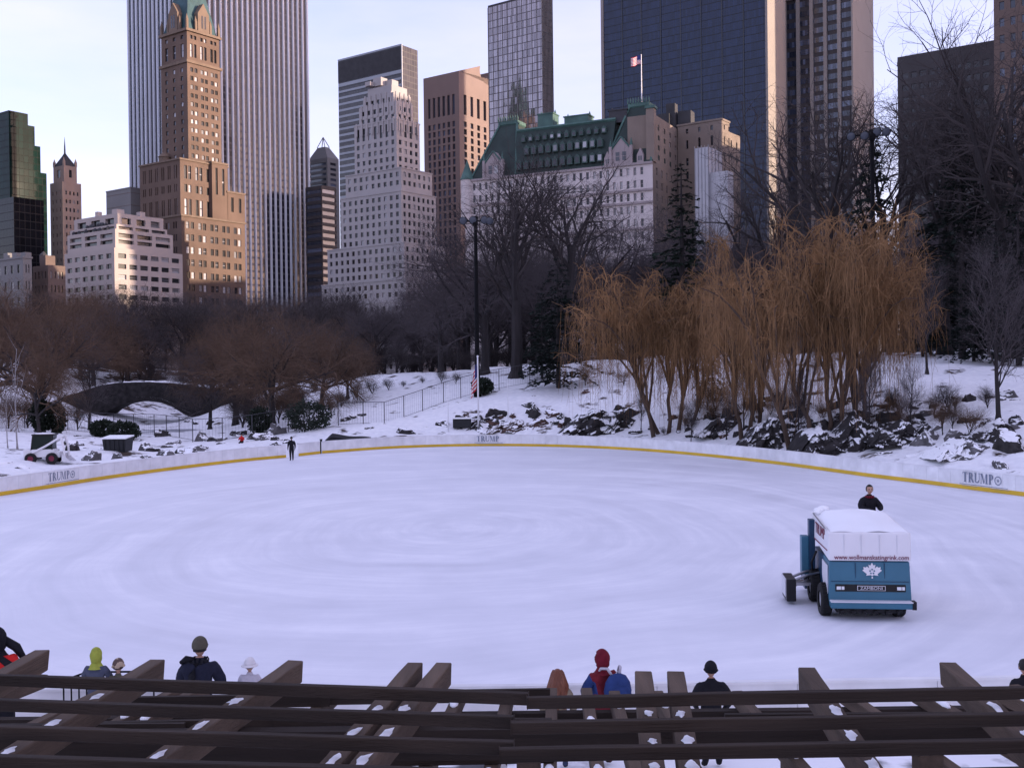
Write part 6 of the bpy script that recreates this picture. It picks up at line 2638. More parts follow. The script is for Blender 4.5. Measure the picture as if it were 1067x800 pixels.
# bushes and shrubs
for px, Y, r, h, lb in ((321, 104, 2.3, 2.9, 'round dark evergreen bush behind the boards gate'), (42, 106, 1.0, 3.4, 'narrow dark evergreen shrub left of the bridge'), (58, 107, .9, 3.0, 'second narrow dark shrub left of the bridge'),
                        (128, 104, 1.5, 1.7, 'dark evergreen shrub before the bridge arch'), (106, 106, 1.3, 1.6, 'low dark shrub before the left foot of the bridge'), (270, 106, 1.1, 2.6, 'small dark shrub right of the bridge below the domed russet tree'),
                        (503, 114.2, 1.1, 1.6, 'dark shrub at the foot of the floodlight mast')):
    p = gpos(px, Y)
    plant('evergreen_bush', bush(int(px), r, h), p, lb, 'bush', None)
rs = random.Random(9)
for px, Y, tp, lk in ((300, 118, 410, 'r'), (315, 120, 412, 'r'), (345, 114, 412, 'r'), (372, 126, 395, 'd'), (388, 128, 392, 'd'), (405, 130, 392, 'd'), (420, 130, 394, 'd'), (440, 130, 390, 'd'), (460, 128, 384, 'd'), (475, 124, 384, 'd'),
                      (355, 120, 405, 'd'), (8, 110, 405, 'r'), (28, 112, 400, 'r'), (80, 116, 405, 'd'), (255, 140, 400, 'r'), (610, 112, 372, 'r'), (650, 108, 380, 'r'), (745, 92, 385, 'r'), (812, 84, 395, 'd'), (895, 80, 400, 'r'), (915, 80, 408, 'r')):
    ms = rs.choice(shrubs_r if lk == 'r' else shrubs)
    put_tree('bare_shrub', ms, px, Y, tp, uniq(f"{'russet' if lk == 'r' else 'dark'} twiggy bare shrub {side_phrase(px)}"), 'shrub', 'bare shrubs on the banks', 1.3)

for i in range(26):
    px = rs.uniform(252, 352)
    ms = rs.choice(shrubs + shrubs_r)
    lk = 'russet' if ms in shrubs_r else 'dark'
    put_tree('bare_shrub', ms, px, rs.uniform(110, 146), rs.uniform(392, 418), uniq(f'{lk} bare shrub on the snow slope {side_phrase(px)}'), 'shrub', 'bare shrubs on the banks', 1.4)
for i in range(34):
    px = rs.uniform(690, 1045)
    py = rs.uniform(428, 462) if px < 965 else rs.uniform(425, 462)
    q = ground_hit(px, py)
    ms = rs.choice(shrubs + shrubs_r)
    if id(ms[0]) not in HT:
        HT[id(ms[0])] = mesh_h(ms)
    k_ = rs.uniform(.9, 2.6) / HT[id(ms[0])]
    lk = 'russet' if ms in shrubs_r else 'dark'
    plant('bare_shrub', ms, q, uniq(f'{lk} twiggy brush among boulders {side_phrase(px)}'), 'shrub', 'brush among the boulders', rs.uniform(0, 6.28), (k_ * 1.2, k_ * 1.2, k_))
for px, py, pt in ((757, 458, 395), (775, 450, 360), (832, 468, 370), (905, 462, 350), (948, 455, 360), (668, 448, 400), (720, 462, 410)):
    q = ground_hit(px, py)
    ms = rs.choice(ups)
    k_ = height_scale(q, pt, HT.setdefault(id(ms[0]), mesh_h(ms)))
    plant('sapling', ms, q, uniq(f'thin grey bare sapling {side_phrase(px)}'), 'tree', 'saplings on the rocky bank', rs.uniform(0, 6.28), (k_ * .9, k_ * .9, k_))
put_tree('bare_tree', ups[2], 92, 126, 345, 'thin dark bare tree before the left end of the stone bridge', 'tree', None, 1.1)
put_tree('bare_tree', oaks[1], 218, 128, 350, 'grey bare tree before the right end of the stone bridge', 'tree', None, 1.0)

# ------------------------------------------------------------------ stone bridge
def bridge():
    Y = 148
    a, b = at(66, 420, Y), at(247, 420, Y)
    root = empty('stone_bridge', ((a.x + b.x) / 2, Y, 0), 'dark stone arch bridge over the frozen pond with snow along its parapet', 'bridge')
    top = [(40, 418), (66, 414), (84, 408), (104, 401.5), (125, 398.5), (155, 398), (180, 399), (205, 402.5), (228, 406), (250, 405.5), (275, 404)]
    low = [(40, 452), (66, 452), (84, 450), (100, 441), (106, 434), (114, 427), (125, 421.5), (140, 418.2), (155, 418), (168, 419.5), (180, 424), (192, 431.5), (199, 434.5), (210, 434), (222, 430), (236, 424), (250, 420), (275, 416)]
    mb = MB()
    T = [at(x, y, Y) for x, y in top]
    L = [at(x, y, Y) for x, y in low]
    def ev(P, x):
        for p, q in zip(P, P[1:]):
            if p.x <= x <= q.x:
                return p.z + (q.z - p.z) * (x - p.x) / (q.x - p.x)
        return P[-1].z
    xs = [T[0].x + (T[-1].x - T[0].x) * i / 90 for i in range(91)]
    dep = 5.0
    vs = []
    for x in xs:
        zt, zl = ev(T, x), ev(L, x)
        vs += [(x, Y, zl), (x, Y, zt), (x, Y + dep, zt), (x, Y + dep, zl)]
    fs = []
    for i in range(90):
        k = 4 * i
        fs += [(k, k + 4, k + 5, k + 1), (k + 1, k + 5, k + 6, k + 2), (k + 2, k + 6, k + 7, k + 3), (k + 3, k + 7, k + 4, k)]
    fs += [(0, 1, 2, 3), (360, 363, 362, 361)]
    mb.add(vs, fs)
    mb.build('arch_body', M['bridge'], root)
    # voussoir ring and parapet coping
    rb = MB()
    for i in range(14, 70):
        x0, x1 = xs[i] + .02, xs[i + 1] - .02
        z0, z1 = ev(L, x0), ev(L, x1)
        rb.add([(x0, Y - .06, z0), (x1, Y - .06, z1), (x1, Y - .06, z1 + .55), (x0, Y - .06, z0 + .55), (x0, Y + .02, z0), (x1, Y + .02, z1), (x1, Y + .02, z1 + .55), (x0, Y + .02, z0 + .55)],
               [(0, 1, 2, 3), (3, 2, 6, 7), (1, 5, 6, 2), (4, 0, 3, 7), (4, 5, 1, 0)])
    rb.build('arch_ring', M['bridge'], root)
    for yy in (Y + .2, Y + dep - .2):
        cb_ = MB()
        rc = random.Random(int(yy * 10))
        pts = [(x, yy, ev(T, x) + .04) for x in xs]
        for p, q in zip(pts, pts[1:]):
            if rc.random() < .22:
                continue
            h_ = rc.uniform(.05, .14)
            cb_.add([(p[0], yy - .2, p[2]), (q[0], yy - .2, q[2]), (q[0], yy + .2, q[2]), (p[0], yy + .2, p[2]), (p[0], yy - .16, p[2] + h_), (q[0], yy - .16, q[2] + h_), (q[0], yy + .16, q[2] + h_), (p[0], yy + .16, p[2] + h_)],
                    [(0, 1, 5, 4), (4, 5, 6, 7), (2, 3, 7, 6), (0, 4, 7, 3), (1, 2, 6, 5)])
        cb_.build('snow_coping', M['snow'], root)


bridge()
# ------------------------------------------------------------------ people
def cloth(name, c, var=.2):
    return mat(name, c, rough=.85, var=var, scale=9.0, bump=.3, bscale=24, spec=.2)


M['skin'] = mat('skin', (.42, .25, .18), rough=.55, var=.06, scale=8)
M['eye'] = mat('eye_dark', (.02, .015, .012), rough=.3, var=0)
M['lip'] = mat('lips', (.30, .11, .09), rough=.5, var=.05)
M['cloth_black'] = cloth('black_cloth', (.010, .010, .014))
M['cloth_navy'] = cloth('navy_cloth', (.014, .016, .032))
M['cloth_red'] = cloth('red_cloth', (.15, .014, .024))
M['cloth_bright_red'] = cloth('bright_red_cloth', (.55, .02, .02))
M['cloth_maroon'] = cloth('maroon_cloth', (.14, .010, .022))
M['cloth_blue'] = cloth('blue_cloth', (.022, .045, .15))
M['cloth_lime'] = cloth('yellow_green_cloth', (.32, .36, .06))
M['cloth_grey'] = cloth('grey_blue_cloth', (.07, .08, .12))
M['cloth_white'] = cloth('white_cloth', (.70, .68, .70), .08)
M['cloth_pale'] = cloth('pale_grey_cloth', (.48, .46, .52), .1)
M['cloth_olive'] = cloth('olive_cloth', (.085, .078, .058))
M['cloth_tan'] = cloth('tan_cloth', (.20, .165, .12))
M['denim'] = cloth('denim', (.035, .05, .10))
M['boot'] = cloth('boot_leather', (.02, .016, .014))
M['hair_red'] = mat('auburn_hair', (.16, .055, .028), rough=.5, var=.4, scale=14, stretch=(6, 6, .6), spec=.4)
M['hair_dark'] = mat('dark_hair', (.012, .010, .009), rough=.5, var=.4, scale=20)


def knit(name, a, b):
    N = Nodes(name)
    tc = N.n("ShaderNodeTexCoord")
    v = N.n("ShaderNodeTexVoronoi", Scale=16)
    N.l(tc.outputs['Object'], v.inputs['Vector'])
    rp = N.n("ShaderNodeValToRGB")
    rp.color_ramp.interpolation = 'CONSTANT'
    rp.color_ramp.elements[0].color = (*a, 1)
    rp.color_ramp.elements[1].color = (*b, 1)
    rp.color_ramp.elements[1].position = .5
    sx = N.n("ShaderNodeSeparateColor")
    N.l(v.outputs['Color'], sx.inputs[0])
    N.l(sx.outputs[0], rp.inputs[0])
    N.l(rp.outputs[0], N.b.inputs['Base Color'])
    N.b.inputs['Roughness'].default_value = .9
    return N.m


M['knit'] = knit('patterned_knit', (.42, .33, .24), (.09, .06, .05))


def skin_mesh(nodes, edges, root_i):
    """nodes: (pos, radius); a continuous skin grown over a stick figure"""
    me = bpy.data.meshes.new('skeleton')
    me.from_pydata([n[0] for n in nodes], edges, [])
    ob = bpy.data.objects.new('skeleton', me)
    COL.objects.link(ob)
    md = ob.modifiers.new('skin', 'SKIN')
    md.use_smooth_shade = True
    md.branch_smoothing = .3
    for i, n in enumerate(nodes):
        sv = me.skin_vertices[0].data[i]
        r = n[1]
        sv.radius = r if isinstance(r, tuple) else (r, r)
        sv.use_root = i == root_i
    sb = ob.modifiers.new('sub', 'SUBSURF')
    sb.levels = 1
    sb.render_levels = 1
    bpy.context.view_layer.update()
    dg = bpy.context.evaluated_depsgraph_get()
    out = bpy.data.meshes.new_from_object(ob.evaluated_get(dg))
    bpy.data.objects.remove(ob)
    bpy.data.meshes.remove(me)
    return out


def seg_dist(p, a, b):
    e = b - a
    t = max(0, min(1, (p - a).dot(e) / max(e.length_squared, 1e-9)))
    return (p - a - e * t).length


def head_shape(mb, c, s, skin_mi=0, eye_mi=1, lip_mi=2, tilt=0.0, turn=0.0):
    """face looks along +y; s is the head height"""
    m = Matrix.Rotation(turn, 3, 'Z') @ Matrix.Rotation(tilt, 3, 'X')
    seg, rings = 18, 14
    vs = []
    for i in range(rings + 1):
        th = PI * i / rings
        zc_ = math.cos(th)
        for j in range(seg):
            ph = 2 * PI * j / seg
            x, y = math.sin(th) * math.cos(ph), math.sin(th) * math.sin(ph)
            w_, d_ = .33 * s, .40 * s
            if zc_ < -.1:
                k = 1 - .38 * ((-.1 - zc_) / .9)
                w_ *= k
                d_ *= 1 - .18 * ((-.1 - zc_) / .9) * (1 if y > 0 else 1.9)
            p = Vector((x * w_, y * d_ - .02 * s, zc_ * .5 * s))
            if y > 0:
                p.y -= .035 * s * max(0, 1 - abs(p.z - .02 * s) / (.07 * s)) * (1 if .08 * s < abs(p.x) < .22 * s else 0)
            vs.append(m @ p + Vector(c))
    fs = []
    for i in range(rings):
        for j in range(seg):
            a, b = i * seg + j, i * seg + (j + 1) % seg
            fs.append((a, a + seg, b + seg, b))
    mb.add(vs, fs, skin_mi)
    def T(x, y, z):
        return m @ Vector((x * s, y * s, z * s)) + Vector(c)
    mb.add([T(-.035, .36, .02), T(.035, .36, .02), T(.07, .36, -.13), T(0, .36, -.16), T(-.07, .36, -.13), T(0, .49, -.11), T(0, .40, .03)],
           [(0, 4, 5, 6), (1, 6, 5, 2), (4, 3, 5), (3, 2, 5)], skin_mi)
    for sx in (-1, 1):
        mb.ball(T(sx * .14, .325, .02), .045 * s, 8, 6, eye_mi)
        mb.ball(T(sx * .335, -.03, -.03), (.035 * s, .07 * s, .11 * s), 8, 6, skin_mi)
        mb.box(T(sx * .14, .355, .085), (.13 * s, .03 * s, .025 * s), mi=eye_mi)
    mb.ball(T(0, .345, -.24), (.10 * s, .035 * s, .03 * s), 10, 6, lip_mi)


def person(p, face, H, jacket, trousers, label, pose='stand', head_turn=0.0, head_tilt=0.0, hands='skin', bulk=1.0, sleeves=None, group=None, arm=None):
    """face: heading in radians of the body's +y; returns root, head centre (local), head height"""
    root = empty('person', p, label, 'person', group, face)
    f_ = 1.0 + max(0, 1.75 - H) * .55
    k = H / (1.515 + .255 * f_) if pose != 'sit' else H / 1.75
    hs = .255 * f_ * k
    V = lambda x, y, z: Vector((x * k, y * k, z * k))
    kid = H < 1.45
    sh = .175 * (bulk ** .5)
    if pose == 'sit':
        J = dict(pelvis=V(0, 0, .55), waist=V(0, -.02, .72), chest=V(0, -.01, .93), base=V(0, .0, 1.06), neck=V(0, .02, 1.10))
        hip = [V(s * .1, .02, .52) for s in (-1, 1)]
        knee = [V(s * .13, .43, .52) for s in (-1, 1)]
        ank = [V(s * .13, .47, .09) for s in (-1, 1)]
        toe = [V(s * .14, .64, .05) for s in (-1, 1)]
        shd = [V(s * sh * .88, 0, .985) for s in (-1, 1)]
        elb = [V(s * (sh + .07), .10, .77) for s in (-1, 1)]
        wri = [V(s * (.16), .34, .80) for s in (-1, 1)]
    else:
        J = dict(pelvis=V(0, 0, .95), waist=V(0, .0, 1.12), chest=V(0, 0, 1.30), base=V(0, 0, 1.43), neck=V(0, .012, 1.485))
        st = .02 if pose != 'walk' else .16
        hip = [V(s * .09, 0, .92) for s in (-1, 1)]
        knee = [V(s * .11, .03 + s * st * .6, .50) for s in (-1, 1)]
        ank = [V(s * .12, -.02 + s * st, .09) for s in (-1, 1)]
        toe = [V(s * .135, .14 + s * st, .05) for s in (-1, 1)]
        shd = [V(s * sh, 0, 1.40) for s in (-1, 1)]
        if arm == 'front':          # forearms forward, resting on the boards
            elb = [V(s * (sh + .09), .08, 1.16) for s in (-1, 1)]
            wri = [V(s * (sh - .02), .32, 1.10) for s in (-1, 1)]
        elif arm == 'pocket':
            elb = [V(s * (sh + .11), -.06, 1.14) for s in (-1, 1)]
            wri = [V(s * (sh + .03), .10, .97) for s in (-1, 1)]
        else:
            elb = [V(s * (sh + .07), -.03, 1.13) for s in (-1, 1)]
            wri = [V(s * (sh + .07), .07, .89) for s in (-1, 1)]
    b = bulk * k
    nodes, edges, lab = [], [], []
    def nd(p_, r):
        nodes.append((p_, r))
        return len(nodes) - 1
    def ed(a, c, l):
        edges.append((a, c))
        lab.append((nodes[a][0], nodes[c][0], l))
    pv = nd(J['pelvis'], (.155 * b, .125 * b))
    wa = nd(J['waist'], (.15 * b, .12 * b))
    ch = nd(J['chest'], (.175 * b, .13 * b))
    ba = nd(J['base'], (.10 * b, .085 * b))
    ne = nd(J['neck'], .078 * k)
    hd = nd(J['neck'] + V(0, .01, .06), .055 * k)
    ed(pv, wa, 'torso'); ed(wa, ch, 'torso'); ed(ch, ba, 'torso'); ed(ba, ne, 'neck'); ed(ne, hd, 'neck')
    for i in (0, 1):
        h_ = nd(hip[i], .105 * b); kn = nd(knee[i], .075 * b); an_ = nd(ank[i], .055 * k); to = nd(toe[i], .042 * k)
        ed(pv, h_, 'hip'); ed(h_, kn, 'leg'); ed(kn, an_, 'leg'); ed(an_, to, 'foot')
        s_ = nd(shd[i], .085 * b); el = nd(elb[i], .065 * b); wr = nd(wri[i], .042 * k)
        ed(ch, s_, 'torso'); ed(s_, el, 'arm'); ed(el, wr, 'arm')
        d = (wri[i] - elb[i]).normalized()
        side = 1 if i else -1
        inner = Vector((-side, 0, 0))
        acr = d.cross(inner).normalized()
        pm = nd(wri[i] + d * .07 * k, (.035 * k, .022 * k))
        ed(wr, pm, 'hand')
        for f, (o_, ln) in enumerate(((-.028, .068), (-.009, .078), (.010, .073), (.028, .058))):
            a0 = wri[i] + d * .085 * k + acr * o_ * k
            f1 = nd(a0 + d * ln * .5 * k + inner * .010 * k, .0095 * k)
            f2 = nd(a0 + d * ln * .95 * k + inner * .030 * k, .008 * k)
            ed(pm, f1, 'hand'); ed(f1, f2, 'hand')
        t1 = nd(wri[i] + d * .04 * k + acr * -.045 * k + inner * .01 * k, .011 * k)
        t2 = nd(wri[i] + d * .075 * k + acr * -.058 * k + inner * .022 * k, .009 * k)
        ed(wr, t1, 'hand'); ed(t1, t2, 'hand')
    me = skin_mesh(nodes, edges, pv)
    mats = [M['skin'], M['eye'], M['lip'], M[jacket], M[trousers], M['boot'], M[hands], M[sleeves or jacket]]
    mb = MB()
    mi = {'torso': 3, 'hip': 4, 'arm': 7, 'neck': 0, 'leg': 4, 'foot': 5, 'hand': 6}
    hem = J['pelvis'].z - .10 * k
    vs = [v.co.copy() for v in me.vertices]
    for poly in me.polygons:
        c = poly.center
        best = min(lab, key=lambda q: seg_dist(c, q[0], q[1]))
        m_ = mi[best[2]]
        if best[2] in ('hip', 'leg') and c.z > hem and pose != 'sit':
            m_ = 3
        if best[2] == 'torso' and pose == 'sit' and c.z < J['pelvis'].z - .02:
            m_ = 4
        if best[2] == 'neck' and c.z < J['neck'].z + .035 * k:
            m_ = 3
        mb.f.append(tuple(poly.vertices))
        mb.mi.append(m_)
    fo = Vector((p[0] * 3.1, p[1] * 1.7, 0)) if not isinstance(p, Vector) else Vector((p.x * 3.1, p.y * 1.7, 0))
    for v in vs:                                  # folds and creases of thick winter cloth
        f1 = noise.noise(Vector((v.x * 7, v.y * 7, v.z * 16)) + fo)
        f2 = noise.noise(Vector((v.x * 14, v.y * 14, v.z * 30)) + fo)
        r_h = Vector((v.x, v.y, 0))
        if v.z < J['base'].z and v.z > .12 * k:
            v += (r_h.normalized() if r_h.length > .01 else Vector((0, 0, 0))) * (f1 * .016 + f2 * .008) * k
    mb.v = [tuple(v) for v in vs]
    hc = J['neck'] + Vector((0, .02 * k, .035 * k + hs * .5))
    head_shape(mb, hc, hs, 0, 1, 2, head_tilt, head_turn)
    body = link('body', mb.mesh('body', mats, smooth=True), root)
    bpy.data.meshes.remove(me)
    return root, hc, hs, J, k, head_turn


def shell(root, name, c, s, m_, turn=0.0, open_face=True, scale=1.16, neck=True, zlow=-.62):
    """hood: a shell round the head with an opening for the face"""
    seg, rings = 24, 16
    rot = Matrix.Rotation(turn, 3, 'Z')
    mb = MB()
    vs, keep = [], []
    for i in range(rings + 1):
        th = PI * .92 * i / rings
        for j in range(seg):
            ph = 2 * PI * j / seg
            x, y, z = math.sin(th) * math.cos(ph), math.sin(th) * math.sin(ph), math.cos(th)
            k = 1 + .05 * math.sin(5 * ph + i)
            p = Vector((x * .36 * s * scale * k, (y * .42 - .04) * s * scale * k, z * .53 * s * scale))
            if z < -.3:
                p.x *= 1 + .5 * (-.3 - z)
                p.y *= 1 + .35 * (-.3 - z)
            vs.append(rot @ p + Vector(c))
    fs = []
    for i in range(rings):
        for j in range(seg):
            ph = 2 * PI * (j + .5) / seg
            th = PI * .92 * (i + .5) / rings
            y, z, x = math.sin(th) * math.sin(ph), math.cos(th), math.sin(th) * math.cos(ph)
            if open_face and y > .52 and abs(x) < .72 and -.8 < z < .62:
                continue
            a, b = i * seg + j, i * seg + (j + 1) % seg
            fs.append((a, a + seg, b + seg, b))
    mb.add(vs, fs)
    # the hood's skirt falls onto the shoulders
    ring = []
    for (r_, z_) in ((.33, -.34), (.31, -.52), (.42, -.72), (.56, -.88)):
        for j in range(seg):
            ph = 2 * PI * j / seg
            ring.append(rot @ Vector((math.cos(ph) * r_ * s * 1.05, (math.sin(ph) * r_ - .05) * s, z_ * s)) + Vector(c))
    mb.add(ring, [(i * seg + j, (i + 1) * seg + j, (i + 1) * seg + (j + 1) % seg, i * seg + (j + 1) % seg) for i in range(3) for j in range(seg)])
    return mb.build(name, M[m_], root, org=(0, 0, 0), smooth=True)


def cap_hat(root, c, s, m_, name='cap', turn=0.0, brim='peak', pom=False, low=.12):
    rot = Matrix.Rotation(turn, 3, 'Z')
    mb = MB()
    seg, rings = 22, 9
    vs = []
    for i in range(rings + 1):
        th = (PI / 2 + low) * i / rings
        for j in range(seg):
            ph = 2 * PI * j / seg
            p = Vector((math.sin(th) * math.cos(ph) * .375 * s, math.sin(th) * math.sin(ph) * .445 * s - .02 * s, math.cos(th) * .46 * s + .08 * s))
            vs.append(rot @ p + Vector(c))
    fs = []
    for i in range(rings):
        for j in range(seg):
            a, b = i * seg + j, i * seg + (j + 1) % seg
            fs.append((a, a + seg, b + seg, b))
    mb.add(vs, fs)
    z = .04 * s
    if brim == 'peak':
        n = 8
        pts = []
        for i in range(n + 1):
            a = PI * .18 + PI * .64 * i / n
            pts.append((Vector((math.cos(a) * .37 * s, math.sin(a) * .43 * s, z)), Vector((math.cos(a) * .36 * s, math.sin(a) * .72 * s, z - .05 * s))))
        for (a, b), (c_, d) in zip(pts, pts[1:]):
            q = [rot @ v + Vector(c) for v in (a, b, d, c_)]
            up = Vector((0, 0, .012))
            mb.add(q + [v + up for v in q], [(3, 2, 1, 0), (4, 5, 6, 7), (1, 2, 6, 5)])
    elif brim == 'round':
        vs = []
        for i in range(seg):
            ph = 2 * PI * i / seg
            for r_, zz in ((.37, .05), (.56, -.05), (.56, -.02), (.37, .09)):
                vs.append(rot @ Vector((math.cos(ph) * r_ * s, math.sin(ph) * r_ * 1.12 * s - .02 * s, zz * s)) + Vector(c))
        fs = []
        for i in range(seg):
            k, l = 4 * i, 4 * ((i + 1) % seg)
            for q in range(4):
                fs.append((k + q, l + q, l + (q + 1) % 4, k + (q + 1) % 4))
        mb.add(vs, fs)
    elif brim == 'roll':
        for i in range(seg):
            a, b = 2 * PI * i / seg, 2 * PI * (i + 1) / seg
            mb.tube([rot @ Vector((math.cos(t) * .38 * s, math.sin(t) * .45 * s - .02 * s, -.01 * s)) + Vector(c) for t in (a, b)], .05 * s, 6, cap=False)
    if pom:
        mb.ball(Vector(c) + Vector((0, 0, .57 * s)), .09 * s, 10, 8)
    return mb.build(name, M[m_], root, org=(0, 0, 0), smooth=True)


def hair(root, c, s, m_, turn=0.0, long_=0.0, width=1.0):
    rot = Matrix.Rotation(turn, 3, 'Z')
    mb = MB()
    seg, rings = 22, 12
    vs, fs = [], []
    for i in range(rings + 1):
        th = PI * .62 * i / rings
        for j in range(seg):
            ph = 2 * PI * j / seg
            p = Vector((math.sin(th) * math.cos(ph) * .365 * s, math.sin(th) * math.sin(ph) * .43 * s - .035 * s, math.cos(th) * .515 * s + .015 * s))
            vs.append(rot @ p + Vector(c))
    for i in range(rings):
        for j in range(seg):
            ph, th = 2 * PI * (j + .5) / seg, PI * .62 * (i + .5) / rings
            if math.sin(th) * math.sin(ph) > .35 and math.cos(th) < .62:
                continue
            a, b = i * seg + j, i * seg + (j + 1) % seg
            fs.append((a, a + seg, b + seg, b))
    mb.add(vs, fs)
    if long_:
        rnd = random.Random(4)
        for k in range(130):
            a = PI + rnd.uniform(-.15, PI + .15)
            z0 = rnd.uniform(.0, .45) * s
            r_ = math.sqrt(max(.05, 1 - (z0 / (.52 * s)) ** 2))
            q = Vector((math.cos(a) * .37 * s * r_, math.sin(a) * .43 * s * r_ - .035 * s, z0))
            e = Vector((math.cos(a) * .52 * s * width, math.sin(a) * .5 * s - .10 * s, -long_ * rnd.uniform(.75, 1.08)))
            m = q.lerp(e, .5) + Vector((math.cos(a) * .08 * s, math.sin(a) * .05 * s, .06 * s))
            mb.tube([rot @ v + Vector(c) for v in (q, m, e)], [.03, .034, .012], 5)
    return mb.build('hair', M[m_], root, org=(0, 0, 0), smooth=True)


def spot(px, d, z=0.0):
    r_ = ray(px, 700)
    return Vector((r_.x / r_.y * d, d, z))


# viewers at the near edge of the ice: bench for the children to stand on
def bench(px0, px1, d, label):
    a, b = spot(px0, d), spot(px1, d)
    root = empty('bench', (a + b) / 2, label, 'bench', 'benches at the rink edge')
    L = (b - a).length
    for k in range(3):
        MB().box(((a.x + b.x) / 2, d - .16 + .16 * k, .45), (L, .14, .045)).build('seat_board', M['old_wood'], root)
    for k in range(3):
        x = a.x + .25 + (L - .5) * k / 2
        MB().box((x, d, .21), (.1, .42, .42)).build('leg', M['old_wood'], root)
    return root


M['old_wood'] = mat('weathered_wood', (.055, .040, .032), rough=.85, var=.35, scale=1.2, stretch=(.25, 6, 6), bump=.35, bscale=9, var2=.2, scale2=.8)
M['old_wood_y'] = mat('weathered_rafter', (.088, .062, .045), rough=.85, var=.35, scale=1.2, stretch=(6, .25, 6), bump=.35, bscale=9, var2=.2, scale2=.8)
M['slat_wood'] = mat('dark_slat_wood', (.025, .0165, .012), rough=.8, var=.4, scale=1.2, stretch=(.2, 7, 7), bump=.35, bscale=9, var2=.25, scale2=.6)

bench(84, 140, 18.0, 'wooden bench at the ice edge that two small children stand on')
bench(244, 280, 18.0, 'wooden bench at the ice edge under the child in the white hat')


def z_of(px, py, d):
    return at(px, py, d).z


# red jacket at the left edge, black hood, leaning forward
def top_h(px, py, d, foot=0.0):
    return z_of(px, py, d) - foot


D0 = 17.9
r_, hc, hs, J, k, t = person(spot(-3, D0 - .3), .25, top_h(8, 656, D0 - .3) , 'cloth_bright_red', 'cloth_black', 'person in bright red jacket with black hood at left edge of the ice', arm='front', bulk=1.15, hands='cloth_black')
shell(r_, 'hood', hc, hs, 'cloth_black', scale=1.2)
mb = MB()
for s in (-1, 1):
    mb.tube([J['base'] + Vector((s * .05, -.1, .02)) * k, J['chest'] + Vector((s * .16, -.10, .05)) * k, J['chest'] + Vector((s * .2, -.02, -.12)) * k], [.05, .06, .04], 8)
mb.tube([hc + Vector((.10, .02, -.02)), hc + Vector((.28, .05, -.16)), hc + Vector((.38, .06, -.34))], [.07, .075, .05], 8)
mb.build('scarf', M['cloth_black'], r_, org=(0, 0, 0), smooth=True)

b_ = .472
r_, hc, hs, J, k, t = person(spot(100, D0, b_), 0, top_h(100, 675.5, D0, b_) , 'cloth_grey', 'denim', 'child in yellow green hood and grey blue coat standing at the ice edge', arm='front', bulk=1.12, hands='cloth_navy')
shell(r_, 'hood', hc, hs, 'cloth_lime', scale=1.1)
r_, hc, hs, J, k, t = person(spot(123, D0, b_), 0, top_h(123, 687, D0, b_) , 'cloth_olive', 'cloth_black', 'child in patterned brown knit hat beside the yellow green hood', arm='front', bulk=1.1, hands='cloth_black')
hair(r_, hc, hs, 'hair_dark')
cap_hat(r_, hc, hs * 1.12, 'knit', 'knit_hat', brim='roll', low=.25)

r_, hc, hs, J, k, t = person(spot(208, D0 - .3), .0, top_h(208, 665, D0 - .3) , 'cloth_navy', 'cloth_black', 'man in olive cap and dark navy jacket with a scarf, back turned', arm='front', bulk=1.22, hands='cloth_black')
hair(r_, hc, hs, 'hair_dark')
cap_hat(r_, hc, hs * 1.1, 'cloth_olive', 'cap', low=.2)
mb = MB()
ctr = J['neck'] + Vector((0, 0, -.02))
for i in range(14):
    a, b = 2 * PI * i / 14, 2 * PI * (i + 1) / 14
    mb.tube([ctr + Vector((math.cos(q) * .105, math.sin(q) * .105, .02 * math.sin(3 * q))) for q in (a, b)], .05, 7, cap=False)
mb.tube([ctr + Vector((-.08, -.05, .03)), ctr + Vector((-.2, -.06, .05)), ctr + Vector((-.30, -.05, -.02))], [.045, .055, .03], 7)
mb.tube([ctr + Vector((-.02, -.1, -.03)), ctr + Vector((-.08, -.17, -.2)), ctr + Vector((-.1, -.18, -.38))], [.05, .06, .045], 7)
mb.build('scarf', M['cloth_black'], r_, org=(0, 0, 0), smooth=True)

r_, hc, hs, J, k, t = person(spot(260, D0, b_), 0, top_h(260, 686, D0, b_) , 'cloth_pale', 'cloth_grey', 'child in white brimmed hat and pale grey coat at the ice edge', arm='front', bulk=1.2, hands='cloth_white')
hair(r_, hc, hs, 'hair_dark')
cap_hat(r_, hc, hs * 1.12, 'cloth_white', 'brimmed_hat', brim='round', low=.3)

r_, hc, hs, J, k, t = person(spot(581, D0 - .5), 0, top_h(581, 697.5, D0 - .5), 'cloth_tan', 'denim', 'person with long auburn hair and tan coat watching the ice', arm='pocket', bulk=1.12, hands='skin')
hair(r_, hc, hs, 'hair_red', long_=.46, width=1.3)

pr = spot(628, D0 - .4)
r_, hc, hs, J, k, t = person(pr, .42, top_h(626, 678, D0 - .4) , 'cloth_red', 'cloth_maroon', 'person in red hood and red jacket with blue sleeves leaning at the ice edge', arm='front', bulk=1.15, sleeves='cloth_blue', hands='cloth_black', head_turn=.5)
shell(r_, 'hood', hc, hs, 'cloth_maroon', turn=.5, scale=1.14)
